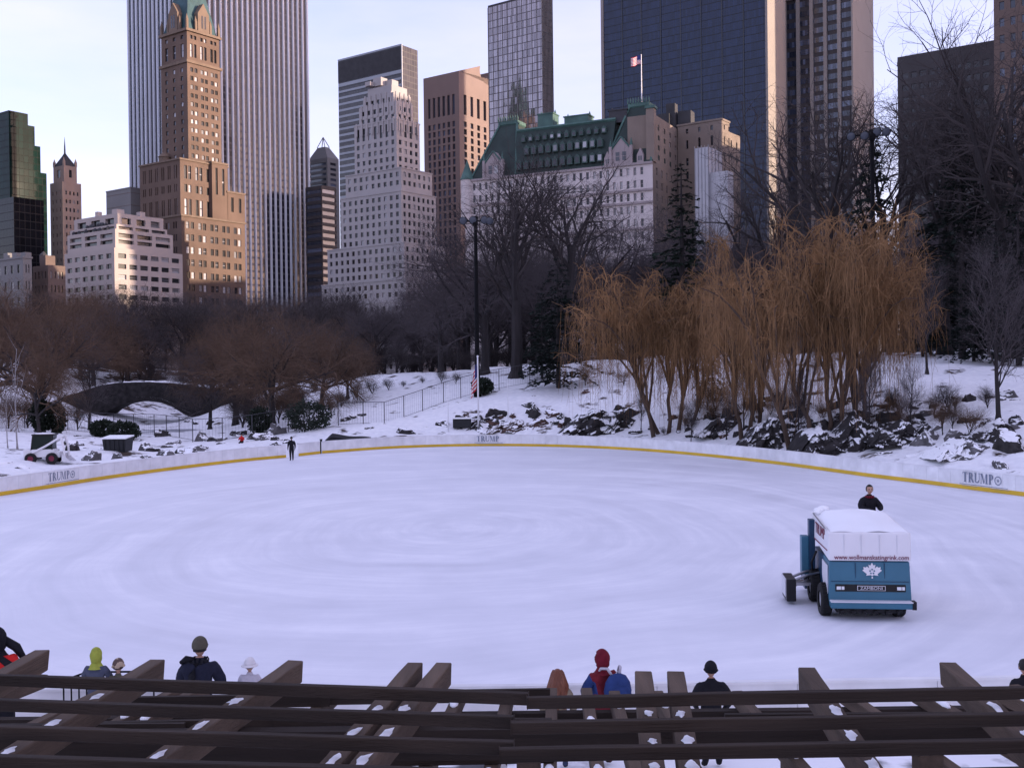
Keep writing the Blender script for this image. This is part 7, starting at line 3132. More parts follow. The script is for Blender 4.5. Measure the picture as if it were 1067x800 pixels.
# backpack is its own thing
bpz = pr.z
bk = empty('backpack', (pr.x + .22, pr.y - .23, 1.13), 'blue backpack with pale straps worn on the red jacket', 'backpack', None, .42)
mb = MB()
vs = []
rings = [(.0, .12, .07), (.03, .20, .11), (.18, .23, .15), (.32, .20, .14), (.42, .14, .09), (.46, .05, .03)]
seg = 18
for z, rx, ry in rings:
    for j in range(seg):
        a = 2 * PI * j / seg
        e = .75
        vs.append((math.copysign(abs(math.cos(a)) ** e, math.cos(a)) * rx, math.copysign(abs(math.sin(a)) ** e, math.sin(a)) * ry, z))
fs = []
for i in range(len(rings) - 1):
    for j in range(seg):
        a, b = i * seg + j, i * seg + (j + 1) % seg
        fs.append((a, b, b + seg, a + seg))
fs += [tuple(range((len(rings) - 1) * seg, len(rings) * seg)), tuple(reversed(range(seg)))]
mb.add(vs, fs)
mb.build('bag', M['cloth_blue'], bk, org=(0, 0, 0), smooth=True)
mb = MB()
mb.add([(x * .8, y * .5 - .11, z * .55 + .04) for x, y, z in vs], fs)
mb.build('front_pocket', M['cloth_blue'], bk, org=(0, 0, 0), smooth=True)
for s in (-1, 1):
    MB().tube([(s * .07, .06, .42), (s * .12, .12, .52), (s * .17, .24, .50), (s * .19, .33, .38)], [.022, .024, .024, .022], 6).build('strap', M['cloth_pale'], bk, org=(0, 0, 0), smooth=True)
MB().tube([(-.03, .0, .46), (0, 0, .50), (.03, 0, .46)], .009, 5).build('haul_loop', M['cloth_pale'], bk, org=(0, 0, 0))

r_, hc, hs, J, k, t = person(spot(741, D0 - .5), 0, top_h(741, 690, D0 - .5) , 'cloth_black', 'cloth_black', 'person in black coat and black knit hat right of the blue backpack', arm='pocket', bulk=1.3, hands='cloth_black')
cap_hat(r_, hc, hs * 1.1, 'cloth_black', 'knit_hat', brim='roll', low=.5)
r_, hc, hs, J, k, t = person(spot(1068, D0 - .2), .1, top_h(1066, 687, D0 - .2) , 'cloth_black', 'cloth_navy', 'person with dark hair in black coat at right edge of the ice', arm='pocket', bulk=1.2, hands='skin')
hair(r_, hc, hs, 'hair_dark')

# far skater at the gate, and the one in red behind the boards
p = on_z(304, 480)
r_, hc, hs, J, k, t = person(Vector((p.x, p.y, 0)), .4, 1.86, 'cloth_black', 'cloth_black', 'person in black clothes standing on the ice in the open gate', pose='walk', bulk=1.12, hands='cloth_black')
hair(r_, hc, hs, 'hair_dark')
p = gpos(251, 97)
r_, hc, hs, J, k, t = person(Vector((p.x, p.y, p.z - .15)), PI, 1.6, 'cloth_bright_red', 'cloth_black', 'person in bright red jacket sitting behind the left boards near the gate', pose='sit', bulk=1.15, hands='cloth_black')
cap_hat(r_, hc, hs * 1.08, 'cloth_black', 'knit_hat', brim='roll', low=.3)
stl = empty('rock_seat', (p.x, p.y, p.z), 'flat snowy rock the person in red sits on', 'boulder', 'boulders along the rink banks')
me_ = rock_mesh(555, .5, .4, .3)
me_.materials.append(M['rock_grey'])
bpy.data.objects.remove(stl)
o = link('boulder', me_, None, (p.x, p.y + .05, p.z - .02))
tag(o, 'flat snowy rock the person in red sits on', 'boulder', 'boulders along the rink banks')

# ------------------------------------------------------------------ near rail at left
a, b = spot(66, 18.75), spot(160, 18.75)
rt = empty('hand_rail', a, 'thin dark metal rail at the ice edge left of the children', 'railing')
zr0, zr1 = z_of(66, 708.5, 18.75), z_of(90, 700, 18.75)
c_ = spot(90, 18.75)
MB().tube([(a.x, a.y, zr0), (c_.x, c_.y, zr1), (b.x, b.y, zr1)], .018, 6).build('rail', M['black_metal'], rt)
for q, zz in ((a, zr0), (spot(74, 18.75), zr0 + (zr1 - zr0) * .35), (spot(82, 18.75), zr0 + (zr1 - zr0) * .68), (c_, zr1), (b, zr1)):
    MB().tube([(q.x, q.y, 0), (q.x, q.y, zz)], .014, 6).build('post', M['black_metal'], rt)

# ------------------------------------------------------------------ ice resurfacer
M['rz_blue'] = mat('resurfacer_blue', (.030, .135, .21), rough=.38, var=.08, scale=1.5, spec=.5, var2=.06, scale2=.6)
M['rz_dark'] = mat('resurfacer_dark_blue', (.018, .05, .10), rough=.4, var=.08, scale=1.5)
M['rz_white'] = mat('resurfacer_white', (.74, .73, .76), rough=.45, var=.05, scale=1.0)
M['rz_pale'] = mat('resurfacer_pale_side', (.62, .62, .66), rough=.5, var=.06, scale=1.0)
M['rubber'] = mat('tyre_rubber', (.012, .012, .013), rough=.8, var=.25, scale=6)
M['red_paint'] = mat('red_letter_paint', (.17, .018, .045), rough=.5, var=.05)
M['headlamp'] = mat('headlamp_glass', (.7, .72, .75), rough=.1, var=.02, spec=.8)
M['black_panel'] = mat('black_panel', (.008, .008, .010), rough=.35, var=.1)


def bevel_mesh(o, wd=.03, seg=2):
    bm = bmesh.new()
    bm.from_mesh(o.data)
    bmesh.ops.remove_doubles(bm, verts=bm.verts[:], dist=1e-5)
    bmesh.ops.bevel(bm, geom=[e for e in bm.edges if e.is_manifold and e.calc_face_angle(0) > .3], offset=wd, segments=seg, profile=.6, affect='EDGES')
    bm.to_mesh(o.data)
    bm.free()


def resurfacer():
    fl = on_z(866, 647)
    fr = on_z(948, 645)
    c = (fl + fr) / 2
    ang = R(-7.0)
    root = empty('ice_resurfacer', (c.x, c.y, 0), 'blue and white ice resurfacing machine driving across the rink', 'ice resurfacer', None, ang)
    Wd = (fr - fl).length * 1.0
    h = Wd / 2
    Lh = 3.7
    B = lambda mb, n, m, sm=False, par=root: mb.build(n, M[m], par, org=(0, 0, 0), smooth=sm)
    # lower body: front panel leans back a little, sides cut away over the rear wheels
    mb = MB()
    prof = [(-h * .97, .32), (-h, .56), (-h * .975, 1.485), (h * .975, 1.485), (h, .56), (h * .97, .32)]
    y_of = lambda z: .0 + .10 * (z - .5)
    f_ = [(x, y_of(z), z) for x, z in prof]
    bk = [(x * .96, 1.25, z) for x, z in prof]
    n = 6
    mb.add(f_ + bk, [tuple(range(n)), tuple(reversed(range(n, 2 * n)))] + [((i + 1) % n, i, i + n, (i + 1) % n + n) for i in range(n)])
    o = B(mb, 'front_body', 'rz_blue')
    bevel_mesh(o, .03)
    mb = MB()
    mb.box((0, 2.2, .95), (Wd * .90, 1.9, .90))
    o = B(mb, 'rear_body', 'rz_dark')
    bevel_mesh(o, .03)
    # pale side cheek
    for s in (-1, 1):
        mb = MB()
        mb.add([(s * h * .985, .22, .62), (s * h * .965, .9, .62), (s * h * .96, 1.2, .95), (s * h * .96, 1.2, 1.36), (s * h * .985, .22, 1.36),
                (s * h * 1.005, .22, .62), (s * h * .985, .9, .62), (s * h * .98, 1.2, .95), (s * h * .98, 1.2, 1.36), (s * h * 1.005, .22, 1.36)],
               [(5, 6, 7, 8, 9), (4, 3, 2, 1, 0), (0, 1, 6, 5), (1, 2, 7, 6), (2, 3, 8, 7), (3, 4, 9, 8), (4, 0, 5, 9)])
        B(mb, 'side_cheek', 'rz_blue' if s > 0 else 'rz_pale')
    # snow tank
    mb = MB()
    zf0, zf1 = 1.51, 2.24
    V0 = [(-h * 1.0, .02, zf0), (h * 1.0, .02, zf0), (h * 1.0, 3.0, zf0 + .25), (-h * 1.0, 3.0, zf0 + .25)]
    V1 = [(-h * 1.0, .05, zf1), (h * 1.0, .05, zf1), (h * .98, 2.9, 2.42), (-h * .98, 2.9, 2.42)]
    mb.add(V0 + V1, [(0, 1, 5, 4), (1, 2, 6, 5), (2, 3, 7, 6), (3, 0, 4, 7), (3, 2, 1, 0), (4, 5, 6, 7)])
    tank = B(mb, 'snow_tank', 'rz_white')
    bevel_mesh(tank, .05, 3)
    # crowned cover over the tank, with heaped snow
    mb = MB()
    nu, nv = 16, 20
    vs = []
    for j in range(nv + 1):
        v = j / nv
        for i in range(nu + 1):
            u = i / nu * 2 - 1
            y = .10 + 2.74 * v
            edge = (1 - abs(u) ** 3) * (1 - (2 * v - 1) ** 6 * .9)
            z = 2.245 + .17 * v + .17 * edge * (.35 + .65 * min(1, v * 1.7)) + .035 * noise.noise(Vector((u * 2, v * 3, 0)))
            vs.append((u * h * .93, y, z))
    fs = [(j * (nu + 1) + i, j * (nu + 1) + i + 1, (j + 1) * (nu + 1) + i + 1, (j + 1) * (nu + 1) + i) for j in range(nv) for i in range(nu)]
    mb.add(vs, fs)
    B(mb, 'tank_cover', 'snow', True)
    mb = MB()
    for (x, y, z, s) in ((-.85, 2.55, 2.5, .11), (-.7, 2.72, 2.52, .13), (-.92, 2.3, 2.47, .08)):
        mb.ball((x * h, y, z), (s * 1.3, s, s * .7), 10, 7)
    B(mb, 'snow_lump', 'snow', True)
    # black stripe with lamps and name plate
    zs0, zs1 = .73, .91
    yy = lambda z: y_of(z) - .012
    mb = MB()
    mb.add([(-h * .84, yy(zs0), zs0), (h * .86, yy(zs0), zs0), (h * .86, yy(zs1), zs1), (-h * .84, yy(zs1), zs1), (-h * .84, yy(zs0) + .02, zs0), (h * .86, yy(zs0) + .02, zs0), (h * .86, yy(zs1) + .02, zs1), (-h * .84, yy(zs1) + .02, zs1)],
           [(0, 1, 2, 3), (3, 2, 6, 7), (0, 3, 7, 4), (1, 5, 6, 2), (0, 4, 5, 1)])
    stripe = B(mb, 'front_stripe', 'black_panel')
    for x in (-.72, .74):
        mb = MB()
        mb.box((x * h, yy(.82) - .012, .82), (.19, .03, .085))
        hl = B(mb, 'headlight', 'headlamp')
        mb = MB()
        for dz in (-.05, .05):
            mb.box((x * h, yy(.82) - .014, .82 + dz), (.21, .03, .015))
        mb.box((x * h + .02, yy(.82) - .02, .82), (.012, .024, .085))
        mb.build('bezel', M['black_panel'], hl, org=(0, 0, 0))
    mb = MB()
    mb.box((.03 * h, yy(.82) - .008, .82), (.70, .02, .125))
    pl = B(mb, 'name_plate', 'rz_pale')
    mb = MB()
    mb.box((.03 * h, yy(.82) - .014, .82), (.67, .02, .100))
    mb.build('plate_inset', M['black_panel'], pl, org=(0, 0, 0))
    tm = text_mesh('ZAMBONI', .125)
    tm.materials.append(M['rz_pale'])
    link('lettering', tm, root, (.03 * h, yy(.82) - .028, .82), (PI / 2, 0, 0), (1.0, .82, 1))
    # web address along the lower edge of the tank
    tm = text_mesh('www.wollmanskatingrink.com', .17)
    tm.materials.append(M['red_paint'])
    wd_ = max(v.co.x for v in tm.vertices) - min(v.co.x for v in tm.vertices)
    link('lettering', tm, tank, (.04 * h, .006, 1.605), (PI / 2 - .04, 0, 0), (Wd * .90 / wd_, 1, 1))
    # side lettering
    tm = text_mesh('TRUMP', .42)
    tm.materials.append(M['red_paint'])
    link('lettering', tm, tank, (-h * 1.006, 1.35, 2.08), (PI / 2, 0, -PI / 2), (1.15, 1, 1))
    mb = MB()
    mb.box((-h * 1.004, 1.3, 1.75), (.012, 2.2, .03))
    B(mb, 'side_line', 'red_paint')
    # maple leaf emblem
    half = [(0, 1.0), (.16, .70), (.34, .80), (.27, .42), (.50, .62), (.58, .50), (.86, .54), (.78, .32), (.95, .20), (.52, -.16), (.58, -.34), (.10, -.28), (.07, -.34), (.07, -.62), (0, -.62)]
    outl = half + [(-x, y) for x, y in reversed(half[1:-1])]
    mb = MB()
    s_ = .245
    zc_ = 1.22
    pts = [(.06 * h + x * s_ * 1.05, yy(zc_ + y * s_) - .006, zc_ + y * s_) for x, y in outl]
    ctr = (.06 * h, yy(zc_) - .006, zc_)
    m_ = len(pts)
    mb.add(pts + [ctr], [(m_, i, (i + 1) % m_) for i in range(m_)])
    o = B(mb, 'maple_leaf', 'rz_white')
    bm = bmesh.new(); bm.from_mesh(o.data); bmesh.ops.recalc_face_normals(bm, faces=bm.faces[:]); bm.to_mesh(o.data); bm.free()
    mb = MB()
    for i in range(5):
        a = PI / 2 + i * 2 * PI / 5
        for q in (a,):
            p0 = (.06 * h + .055 * math.cos(q), yy(zc_) - .011, zc_ + .02 + .055 * math.sin(q))
            mb.box(p0, (.035, .006, .035), ry=-q)
    mb.box((.06 * h, yy(zc_ - .1) - .011, zc_ - .10), (.16, .006, .022))
    B(mb, 'leaf_marking', 'rz_blue')
    # seams, rails, hose
    mb = MB()
    for x in (-.62, -.2, .24, .66):
        mb.box((x * h, .034, 1.93), (.010, .02, .5))
    mb.build('tank_seam', M['rz_pale'], tank, org=(0, 0, 0))
    mb = MB()
    for x in (-.34, .36):
        mb.box((x * h, yy(1.22) + .006, 1.2), (.012, .02, .52))
    mb.box((0, yy(.99) - .002, .985), (Wd * .95, .014, .012))
    B(mb, 'panel_seam', 'rz_dark')
    mb = MB()
    mb.tube([(-h - .03, .35, 2.3), (-h - .03, 1.2, 2.36), (-h - .03, 2.3, 2.44)], .022, 6)
    B(mb, 'tank_rail', 'steel')
    mb = MB()
    mb.tube([(-h - .02, 1.9, 1.45), (-h - .12, 2.1, 1.1), (-h - .06, 2.3, .8), (-h - .3, 2.3, .6)], .03, 7)
    B(mb, 'hose', 'rubber', True)
    # bumper
    mb = MB()
    mb.box((0, -.09, .41), (Wd * .98, .22, .16))
    o = B(mb, 'bumper', 'rz_blue')
    bevel_mesh(o, .02)
    mb = MB()
    mb.box((0, -.10, .503), (Wd * .985, .24, .03))
    B(mb, 'bumper_trim', 'rz_pale')
    mb = MB()
    mb.box((h * 1.02, -.08, .42), (.10, .26, .2))
    B(mb, 'bumper_end', 'black_panel')
    mb = MB()
    mb.box((0, .5, .24), (Wd * .8, .9, .12))
    for k in range(6):
        mb.box((-.7 + .28 * k, .1, .20), (.08, .2, .1))
    B(mb, 'undertray', 'black_panel')
    # wheels
    for (x, y, r) in ((-h - .02, .58, .42), (h - .22, .55, .36), (-h - .02, 2.35, .44), (h - .12, 2.35, .44)):
        mb = MB()
        prof = [(r * .52, -.13), (r * .9, -.14), (r, -.10), (r, .10), (r * .9, .14), (r * .52, .13)]
        sub_ = MB()
        sub_.lathe(prof, seg=28)
        mr_ = Matrix.Rotation(PI / 2, 3, 'Y')
        mb.add([mr_ @ Vector(v) + Vector((x, y, r)) for v in sub_.v], sub_.f)
        for k in range(28):
            a = 2 * PI * k / 28
            mb.box((x, y + math.cos(a) * r, r + math.sin(a) * r), (.17, .045, .02), rx=a - PI / 2)
        wh = B(mb, 'wheel', 'rubber')
        mb = MB()
        sub_ = MB()
        sub_.lathe([(0.001, .05), (r * .2, .07), (r * .3, .03), (r * .53, .10), (r * .53, -.10), (r * .3, -.03), (0.001, -.05)], seg=20)
        mb.add([mr_ @ Vector(v) + Vector((x, y, r)) for v in sub_.v], sub_.f)
        mb.build('rim', M['rz_pale'], wh, org=(0, 0, 0), smooth=True)
    # side upright box and ladder at rear left
    mb = MB()
    mb.box((-h - .24, 2.6, 1.25), (.20, .36, 1.05))
    o = B(mb, 'side_locker', 'rz_blue')
    bevel_mesh(o, .02)
    mb = MB()
    mb.box((-h - .06, 2.5, 1.45), (.16, .30, 1.6))
    B(mb, 'elevator_column', 'rz_dark')
    # conditioner sled behind left
    mb = MB()
    mb.box((-h - .72, 2.2, .40), (.26, .95, .62))
    o = B(mb, 'conditioner_end', 'black_panel')
    bevel_mesh(o, .03)
    mb = MB()
    mb.box((-h - .865, 2.2, .46), (.03, .8, .48))
    B(mb, 'conditioner_plate', 'rz_pale')
    mb = MB()
    mb.box((0, 3.55, .42), (Wd * 1.15, .8, .5))
    B(mb, 'conditioner', 'rz_dark')
    mb = MB()
    for y_, z_ in ((1.85, .66), (2.2, .70), (2.5, .62), (2.1, .45)):
        mb.tube([(-h - .62, y_, z_), (-h - .25, y_ + .12, z_ + .12), (-h + .12, y_ + .3, z_ + .16)], .035, 6)
    mb.box((-h - .3, 2.25, .52), (.5, .5, .08))
    B(mb, 'lift_arm', 'steel')
    # driver's place behind the tank
    mb = MB()
    mb.box((.35, 3.35, 1.15), (1.3, .5, .7))
    mb.box((.62, 3.56, 1.72), (.6, .14, .55))
    o = B(mb, 'driver_seat', 'black_panel')
    mb = MB()
    sx, sy, sz = .62, 2.98, 2.26
    for i in range(16):
        a, b = 2 * PI * i / 16, 2 * PI * (i + 1) / 16
        mb.tube([(sx + .2 * math.cos(q), sy + .1 * math.sin(q), sz + .17 * math.sin(q)) for q in (a, b)], .018, 6, cap=False)
    mb.tube([(sx, sy, sz), (sx, sy - .12, sz - .5)], .025, 6)
    B(mb, 'steering_wheel', 'black_panel')
    return root, c, ang


rz, rc, rang = resurfacer()
seat = rc + Matrix.Rotation(rang, 3, 'Z') @ Vector((.66, 3.36, 0))
zt = at(911, 503, seat.y).z
Hd = 1.92
k_ = Hd / 1.75
top = (1.12 + .035) * k_ + .255 * k_
r_, hc, hs, J, k, t = person(Vector((seat.x, seat.y, zt - top - .02)), PI + rang + .2, Hd, 'cloth_black', 'cloth_navy', 'person in black jacket with red collar driving the ice resurfacer', pose='sit', bulk=1.32, hands='cloth_black', head_turn=-.15)
hair(r_, hc, hs, 'hair_dark')
mb = MB()
ctr = J['neck'] + Vector((0, .01, -.03))
for i in range(14):
    a, b = 2 * PI * i / 14, 2 * PI * (i + 1) / 14
    mb.tube([ctr + Vector((math.cos(q) * .10, math.sin(q) * .10, .0)) for q in (a, b)], .038, 7, cap=False)
mb.build('collar', M['cloth_maroon'], r_, org=(0, 0, 0), smooth=True)

# ------------------------------------------------------------------ loader and dumpster behind the left boards
def loader():
    p = gpos(46, 72)
    z0 = p.z - .1
    root = empty('loader', (p.x, p.y, z0), 'parked utility loader with dark cab and snowy white lift arm behind left boards', 'loader', None, R(8))
    root.scale = (.76, .76, .76)
    B = lambda mb, n, m, sm=False: mb.build(n, M[m], root, org=(0, 0, 0), smooth=sm)
    mb = MB()
    mb.box((-.35, 0, .95), (2.6, 1.3, .7))
    mb.box((.9, 0, .8), (.9, 1.1, .5))
    o = B(mb, 'chassis', 'rz_white')
    bevel_mesh(o, .05)
    mb = MB()
    vs = [(-1.0, -.65, 1.3), (.75, -.65, 1.3), (.75, .65, 1.3), (-1.0, .65, 1.3), (-.85, -.6, 2.5), (.85, -.6, 2.5), (.85, .6, 2.5), (-.85, .6, 2.5)]
    mb.add(vs, [(0, 1, 5, 4), (1, 2, 6, 5), (2, 3, 7, 6), (3, 0, 4, 7), (3, 2, 1, 0), (4, 5, 6, 7)])
    B(mb, 'cab_glass', 'glass_plain')
    mb = MB()
    for x, y in ((-1.0, -.65), (.75, -.65), (-1.0, .65), (.75, .65)):
        mb.tube([(x, y, 1.25), (x * .88 + .02, y * .93, 2.52)], .05, 6)
    mb.box((0, 0, 2.56), (1.9, 1.35, .10))
    B(mb, 'cab_frame', 'black_panel')
    for y in (-.75, .75):
        mb = MB()
        mb.tube([(-.9, y, 1.0), (.2, y, 1.55), (1.5, y, 2.35)], [.10, .10, .10], 6)
        mb.tube([(1.5, y, 2.4), (1.75, y, 1.4), (1.8, y, .6)], [.11, .10, .08], 6)
        B(mb, 'lift_arm', 'rz_white')
    mb = MB()
    mb.add([(1.6, -.9, .25), (1.6, .9, .25), (2.4, .9, .15), (2.4, -.9, .15), (1.6, -.9, .9), (1.6, .9, .9)], [(0, 1, 2, 3), (0, 4, 5, 1), (0, 3, 4), (1, 5, 2)])
    B(mb, 'bucket', 'rz_pale')
    for x, y, r in ((-1.0, -.8, .5), (.75, -.8, .5), (-1.0, .8, .5), (.75, .8, .5)):
        sub_ = MB()
        sub_.lathe([(r * .5, -.14), (r * .95, -.14), (r, -.08), (r, .08), (r * .95, .14), (r * .5, .14)], seg=20)
        mr_ = Matrix.Rotation(PI / 2, 3, 'X')
        mb = MB()
        mb.add([mr_ @ Vector(v) + Vector((x, y, r)) for v in sub_.v], sub_.f)
        wh = B(mb, 'wheel', 'rubber')
        sub_ = MB()
        sub_.lathe([(.001, .06), (r * .5, .08), (r * .5, -.08), (.001, -.06)], seg=16)
        mb = MB()
        mb.add([mr_ @ Vector(v) + Vector((x, y, r)) for v in sub_.v], sub_.f)
        mb.build('rim', M['red_paint'], wh, org=(0, 0, 0))
    mb = MB()
    mb.ball((0, 0, 2.62), (.85, .55, .10), 14, 6)
    B(mb, 'roof_snow', 'snow', True)


N = Nodes('cab_glass_dark')
N.b.inputs['Base Color'].default_value = (.008, .018, .018, 1)
N.b.inputs['Roughness'].default_value = .12
N.b.inputs['Specular IOR Level'].default_value = .15
M['glass_plain'] = N.m
loader()

p = gpos(122, 84)
root = empty('dumpster', (p.x, p.y, p.z), 'dark steel dumpster with snow on its lid among rubble behind left boards', 'dumpster', None, R(-6))
mb = MB()
mb.add([(-.85, -.6, .12), (.85, -.6, .12), (.85, .6, .12), (-.85, .6, .12), (-.95, -.7, 1.2), (.95, -.7, 1.2), (.95, .7, 1.35), (-.95, .7, 1.35)], [(0, 1, 5, 4), (1, 2, 6, 5), (2, 3, 7, 6), (3, 0, 4, 7), (3, 2, 1, 0), (4, 5, 6, 7)])
o = mb.build('bin', M['tarp'], root, org=(0, 0, 0))
bevel_mesh(o, .03)
mb = MB()
for k in range(5):
    mb.box((-.72 + .36 * k, -.665, .66), (.06, .08, 1.0), rx=.08)
mb.build('rib', M['tarp'], root, org=(0, 0, 0))
mb = MB()
mb.box((0, -.05, 1.34), (2.0, 1.5, .09), rx=.1)
mb.build('lid_snow', M['snow'], root, org=(0, 0, 0))
for s in (-.6, .6):
    MB().box((s, 0, .06), (.2, .5, .12)).build('skid', M['black_metal'], root, org=(0, 0, 0))

# dark covered bin by the middle boards
p = gpos(481, 101.5)
root = empty('equipment_box', (p.x, p.y, p.z), 'small dark equipment box with snowy lid left of the flagpole', 'equipment box')
mb = MB()
mb.box((0, 0, .42), (1.7, .8, .84))
o = mb.build('box', M['tarp'], root, org=(0, 0, 0))
bevel_mesh(o, .03)
MB().box((0, 0, .9), (1.8, .9, .12)).build('lid_snow', M['snow'], root, org=(0, 0, 0))
# long dark tarpaulin roll behind the gate boards
a, b = on_z(336, 472), on_z(384, 468.5)
root = empty('tarp_roll', ((a.x + b.x) / 2, (a.y + b.y) / 2 + 1.4, .3), 'long dark tarpaulin cover lying behind the boards right of the gate post', 'tarpaulin')
mb = MB()
n = 26
vs, fs = [], []
for i in range(n + 1):
    t = i / n
    c = a.lerp(b, t) + Vector((0, 1.4, 0))
    hgt = 1.32 * (1 - .45 * t) * min(1, .55 + 3 * t) + .05 * math.sin(9 * t)
    for y, z in ((-.7, .1), (-.6, hgt * .8), (-.2, hgt), (.3, hgt), (.7, hgt * .7), (.8, .1)):
        vs.append((c.x, c.y + y, z + .25))
for i in range(n):
    for j in range(5):
        k = i * 6 + j
        fs.append((k, k + 6, k + 7, k + 1))
fs += [tuple(range(6)), tuple(reversed(range(n * 6, n * 6 + 6)))]
mb.add(vs, fs)
mb.build('cover', M['tarp'], root, smooth=False)

# ------------------------------------------------------------------ pergola in the foreground
def pergola():
    vx = math.atan2(665 - 533.5, F)
    dr = Vector((math.sin(vx), math.cos(vx), 0))           # rafters run this way
    c0 = Vector((0, 8.6, 3.3))
    root = empty('pergola', (0, 8.6, 0), 'dark weathered timber pergola of crossing slats and paired rafters with snow patches', 'pergola')
    ZT = 3.70                                                # top of the rafters
    rnd = random.Random(12)
    # slats of the upper layer: left bay and right bay, each slightly turned
    left = [((0, 703.5), (550, 722.5), 11.5), ((0, 729.5), (535, 747), 12), ((0, 757.5), (535, 773.5), 13.5), ((0, 788.5), (520, 805), 15), ((0, 824), (520, 838), 17)]
    right = [((549, 727), (1072, 716.5), 12), ((532, 753), (1072, 744), 12.5), ((520, 781), (1072, 771), 14), ((500, 812), (1072, 802), 16), ((500, 842), (1072, 834), 17)]
    slat_top = ZT + .17
    for lst in (left, right):
        for (a, b, th) in lst:
            A, B = on_z(a[0], a[1], slat_top), on_z(b[0], b[1], slat_top)
            d = (B - A).normalized()
            if lst is left:
                A = A - d * 3.0
            else:
                B = B + d * 3.0
            nrm = Vector((-d.y, d.x, 0))
            s = F / ((A.y + B.y) / 2)
            hgt = th / s
            wd = .07
            mb = MB()
            q = [A, B, B + nrm * wd, A + nrm * wd]
            jit = [rnd.uniform(-.006, .006) for _ in range(4)]
            n = 10
            pts_t, pts_b = [], []
            vs = []
            for i in range(n + 1):
                t = i / n
                c = A.lerp(B, t) + nrm * rnd.uniform(-.004, .004)
                for off, z in ((0, slat_top - hgt), (0, slat_top), (wd, slat_top), (wd, slat_top - hgt)):
                    e = c + nrm * off
                    vs.append((e.x, e.y, z + rnd.uniform(-.003, .003)))
            fs = []
            for i in range(n):
                for j in range(4):
                    k = i * 4
                    fs.append((k + j, k + 4 + j, k + 4 + (j + 1) % 4, k + (j + 1) % 4))
            fs += [(3, 2, 1, 0), (n * 4, n * 4 + 1, n * 4 + 2, n * 4 + 3)]
            mb.add(vs, fs)
            o = mb.build('slat', M['slat_wood'], root)
            bevel_mesh(o, .006, 1)
    # rafters with protruding ends
    def rafter(px, py, w_px, zt, wd, hgt, d0, mname='old_wood_y', snow=True, dirv=dr, name='rafter', ys=None):
        E = on_z(px, py, zt)
        d = dirv
        side = Vector((d.y, -d.x, 0))
        mb = MB()
        L = (E.y - d0) / d.y
        n = 14
        vs = []
        for i in range(n + 1):
            c = E - d * (L * i / n)
            cut = .0
            for sx, z in ((-1, -hgt), (1, -hgt), (1, 0), (-1, 0)):
                p = c + side * (sx * wd / 2 + rnd.uniform(-.003, .003))
                if i == 0 and z == 0:
                    p = p - d * .02
                if i == 0 and z < 0:
                    p = p - d * .06
                vs.append((p.x, p.y, zt + z + rnd.uniform(-.003, .003)))
        fs = []
        for i in range(n):
            for j in range(4):
                k = i * 4
                fs.append((k + j, k + (j + 1) % 4, k + 4 + (j + 1) % 4, k + 4 + j))
        fs += [(0, 3, 2, 1), tuple(n * 4 + q for q in (0, 1, 2, 3))]
        mb.add(vs, fs)
        r_ = mb.build(name, M[mname], root)
        bm = bmesh.new(); bm.from_mesh(r_.data); bmesh.ops.recalc_face_normals(bm, faces=bm.faces[:]); bm.to_mesh(r_.data); bm.free()
        bevel_mesh(r_, .008, 1)
        if snow:
            rnd_s = .45
            lst = left if px < 548 else right
            spots = []
            for (a0, b0, th0), (a1, b1, th1) in zip(lst, lst[1:]):
                # the stretch of this rafter seen between two slats
                best = None
                for q_ in range(400):
                    c_ = E - d * (L * q_ / 400)
                    X_, Y_ = project((c_.x, c_.y, zt))
                    lo_ = a0[1] + (b0[1] - a0[1]) * (X_ - a0[0]) / (b0[0] - a0[0]) + th0 + 3.0
                    hi_ = a1[1] + (b1[1] - a1[1]) * (X_ - a1[0]) / (b1[0] - a1[0])
                    tgt = lo_ + (hi_ - lo_) * rnd_s
                    if best is None or abs(Y_ - tgt) < best[0]:
                        best = (abs(Y_ - tgt), c_)
                spots.append(best[1])
            for c in spots:
                ln, w2 = rnd.uniform(.14, .32), wd * rnd.uniform(.4, .8)
                c = c + d * rnd.uniform(-.05, .05) + side * rnd.uniform(-.02, .02)
                sm = MB()
                nn = 12
                vs = [(c.x, c.y, zt + .016)]
                for q in range(nn):
                    a = 2 * PI * q / nn
                    k = rnd.uniform(.5, 1.15)
                    p = c + side * math.cos(a) * w2 / 2 * k + d * math.sin(a) * ln / 2 * k
                    vs.append((p.x, p.y, zt + .003))
                for q in range(nn):
                    a = 2 * PI * q / nn
                    k = rnd.uniform(.6, 1)
                    p = c + side * math.cos(a) * w2 * .34 * k + d * math.sin(a) * ln * .34 * k
                    vs.append((p.x, p.y, zt + .014))
                fs = [(1 + q, 1 + (q + 1) % nn, 1 + nn + (q + 1) % nn, 1 + nn + q) for q in range(nn)] + [(0, 1 + nn + q, 1 + nn + (q + 1) % nn) for q in range(nn)]
                sm.add(vs, fs)
                sm.build('snow_patch', M['snow'], r_, smooth=True)
    def dir_from(p_end, p_mid, zt):
        a, b = on_z(*p_end, zt), on_z(*p_mid, zt)
        return (a - b).normalized()
    # heading of each rafter read from the photo
    R_ = [((45, 676), (-10, 706), 13), ((165, 686), (66, 747), 14), ((309, 687), (214, 753), 14), ((433, 689), (372, 761), 12), ((463, 689), (403, 761), 12), ((670, 698), (679, 778), 12), ((704, 698), (716, 778), 12),
          ((840, 694), (893, 775), 13), ((987, 689), (1046, 745), 14), ((1110, 690), (1180, 745), 14)]
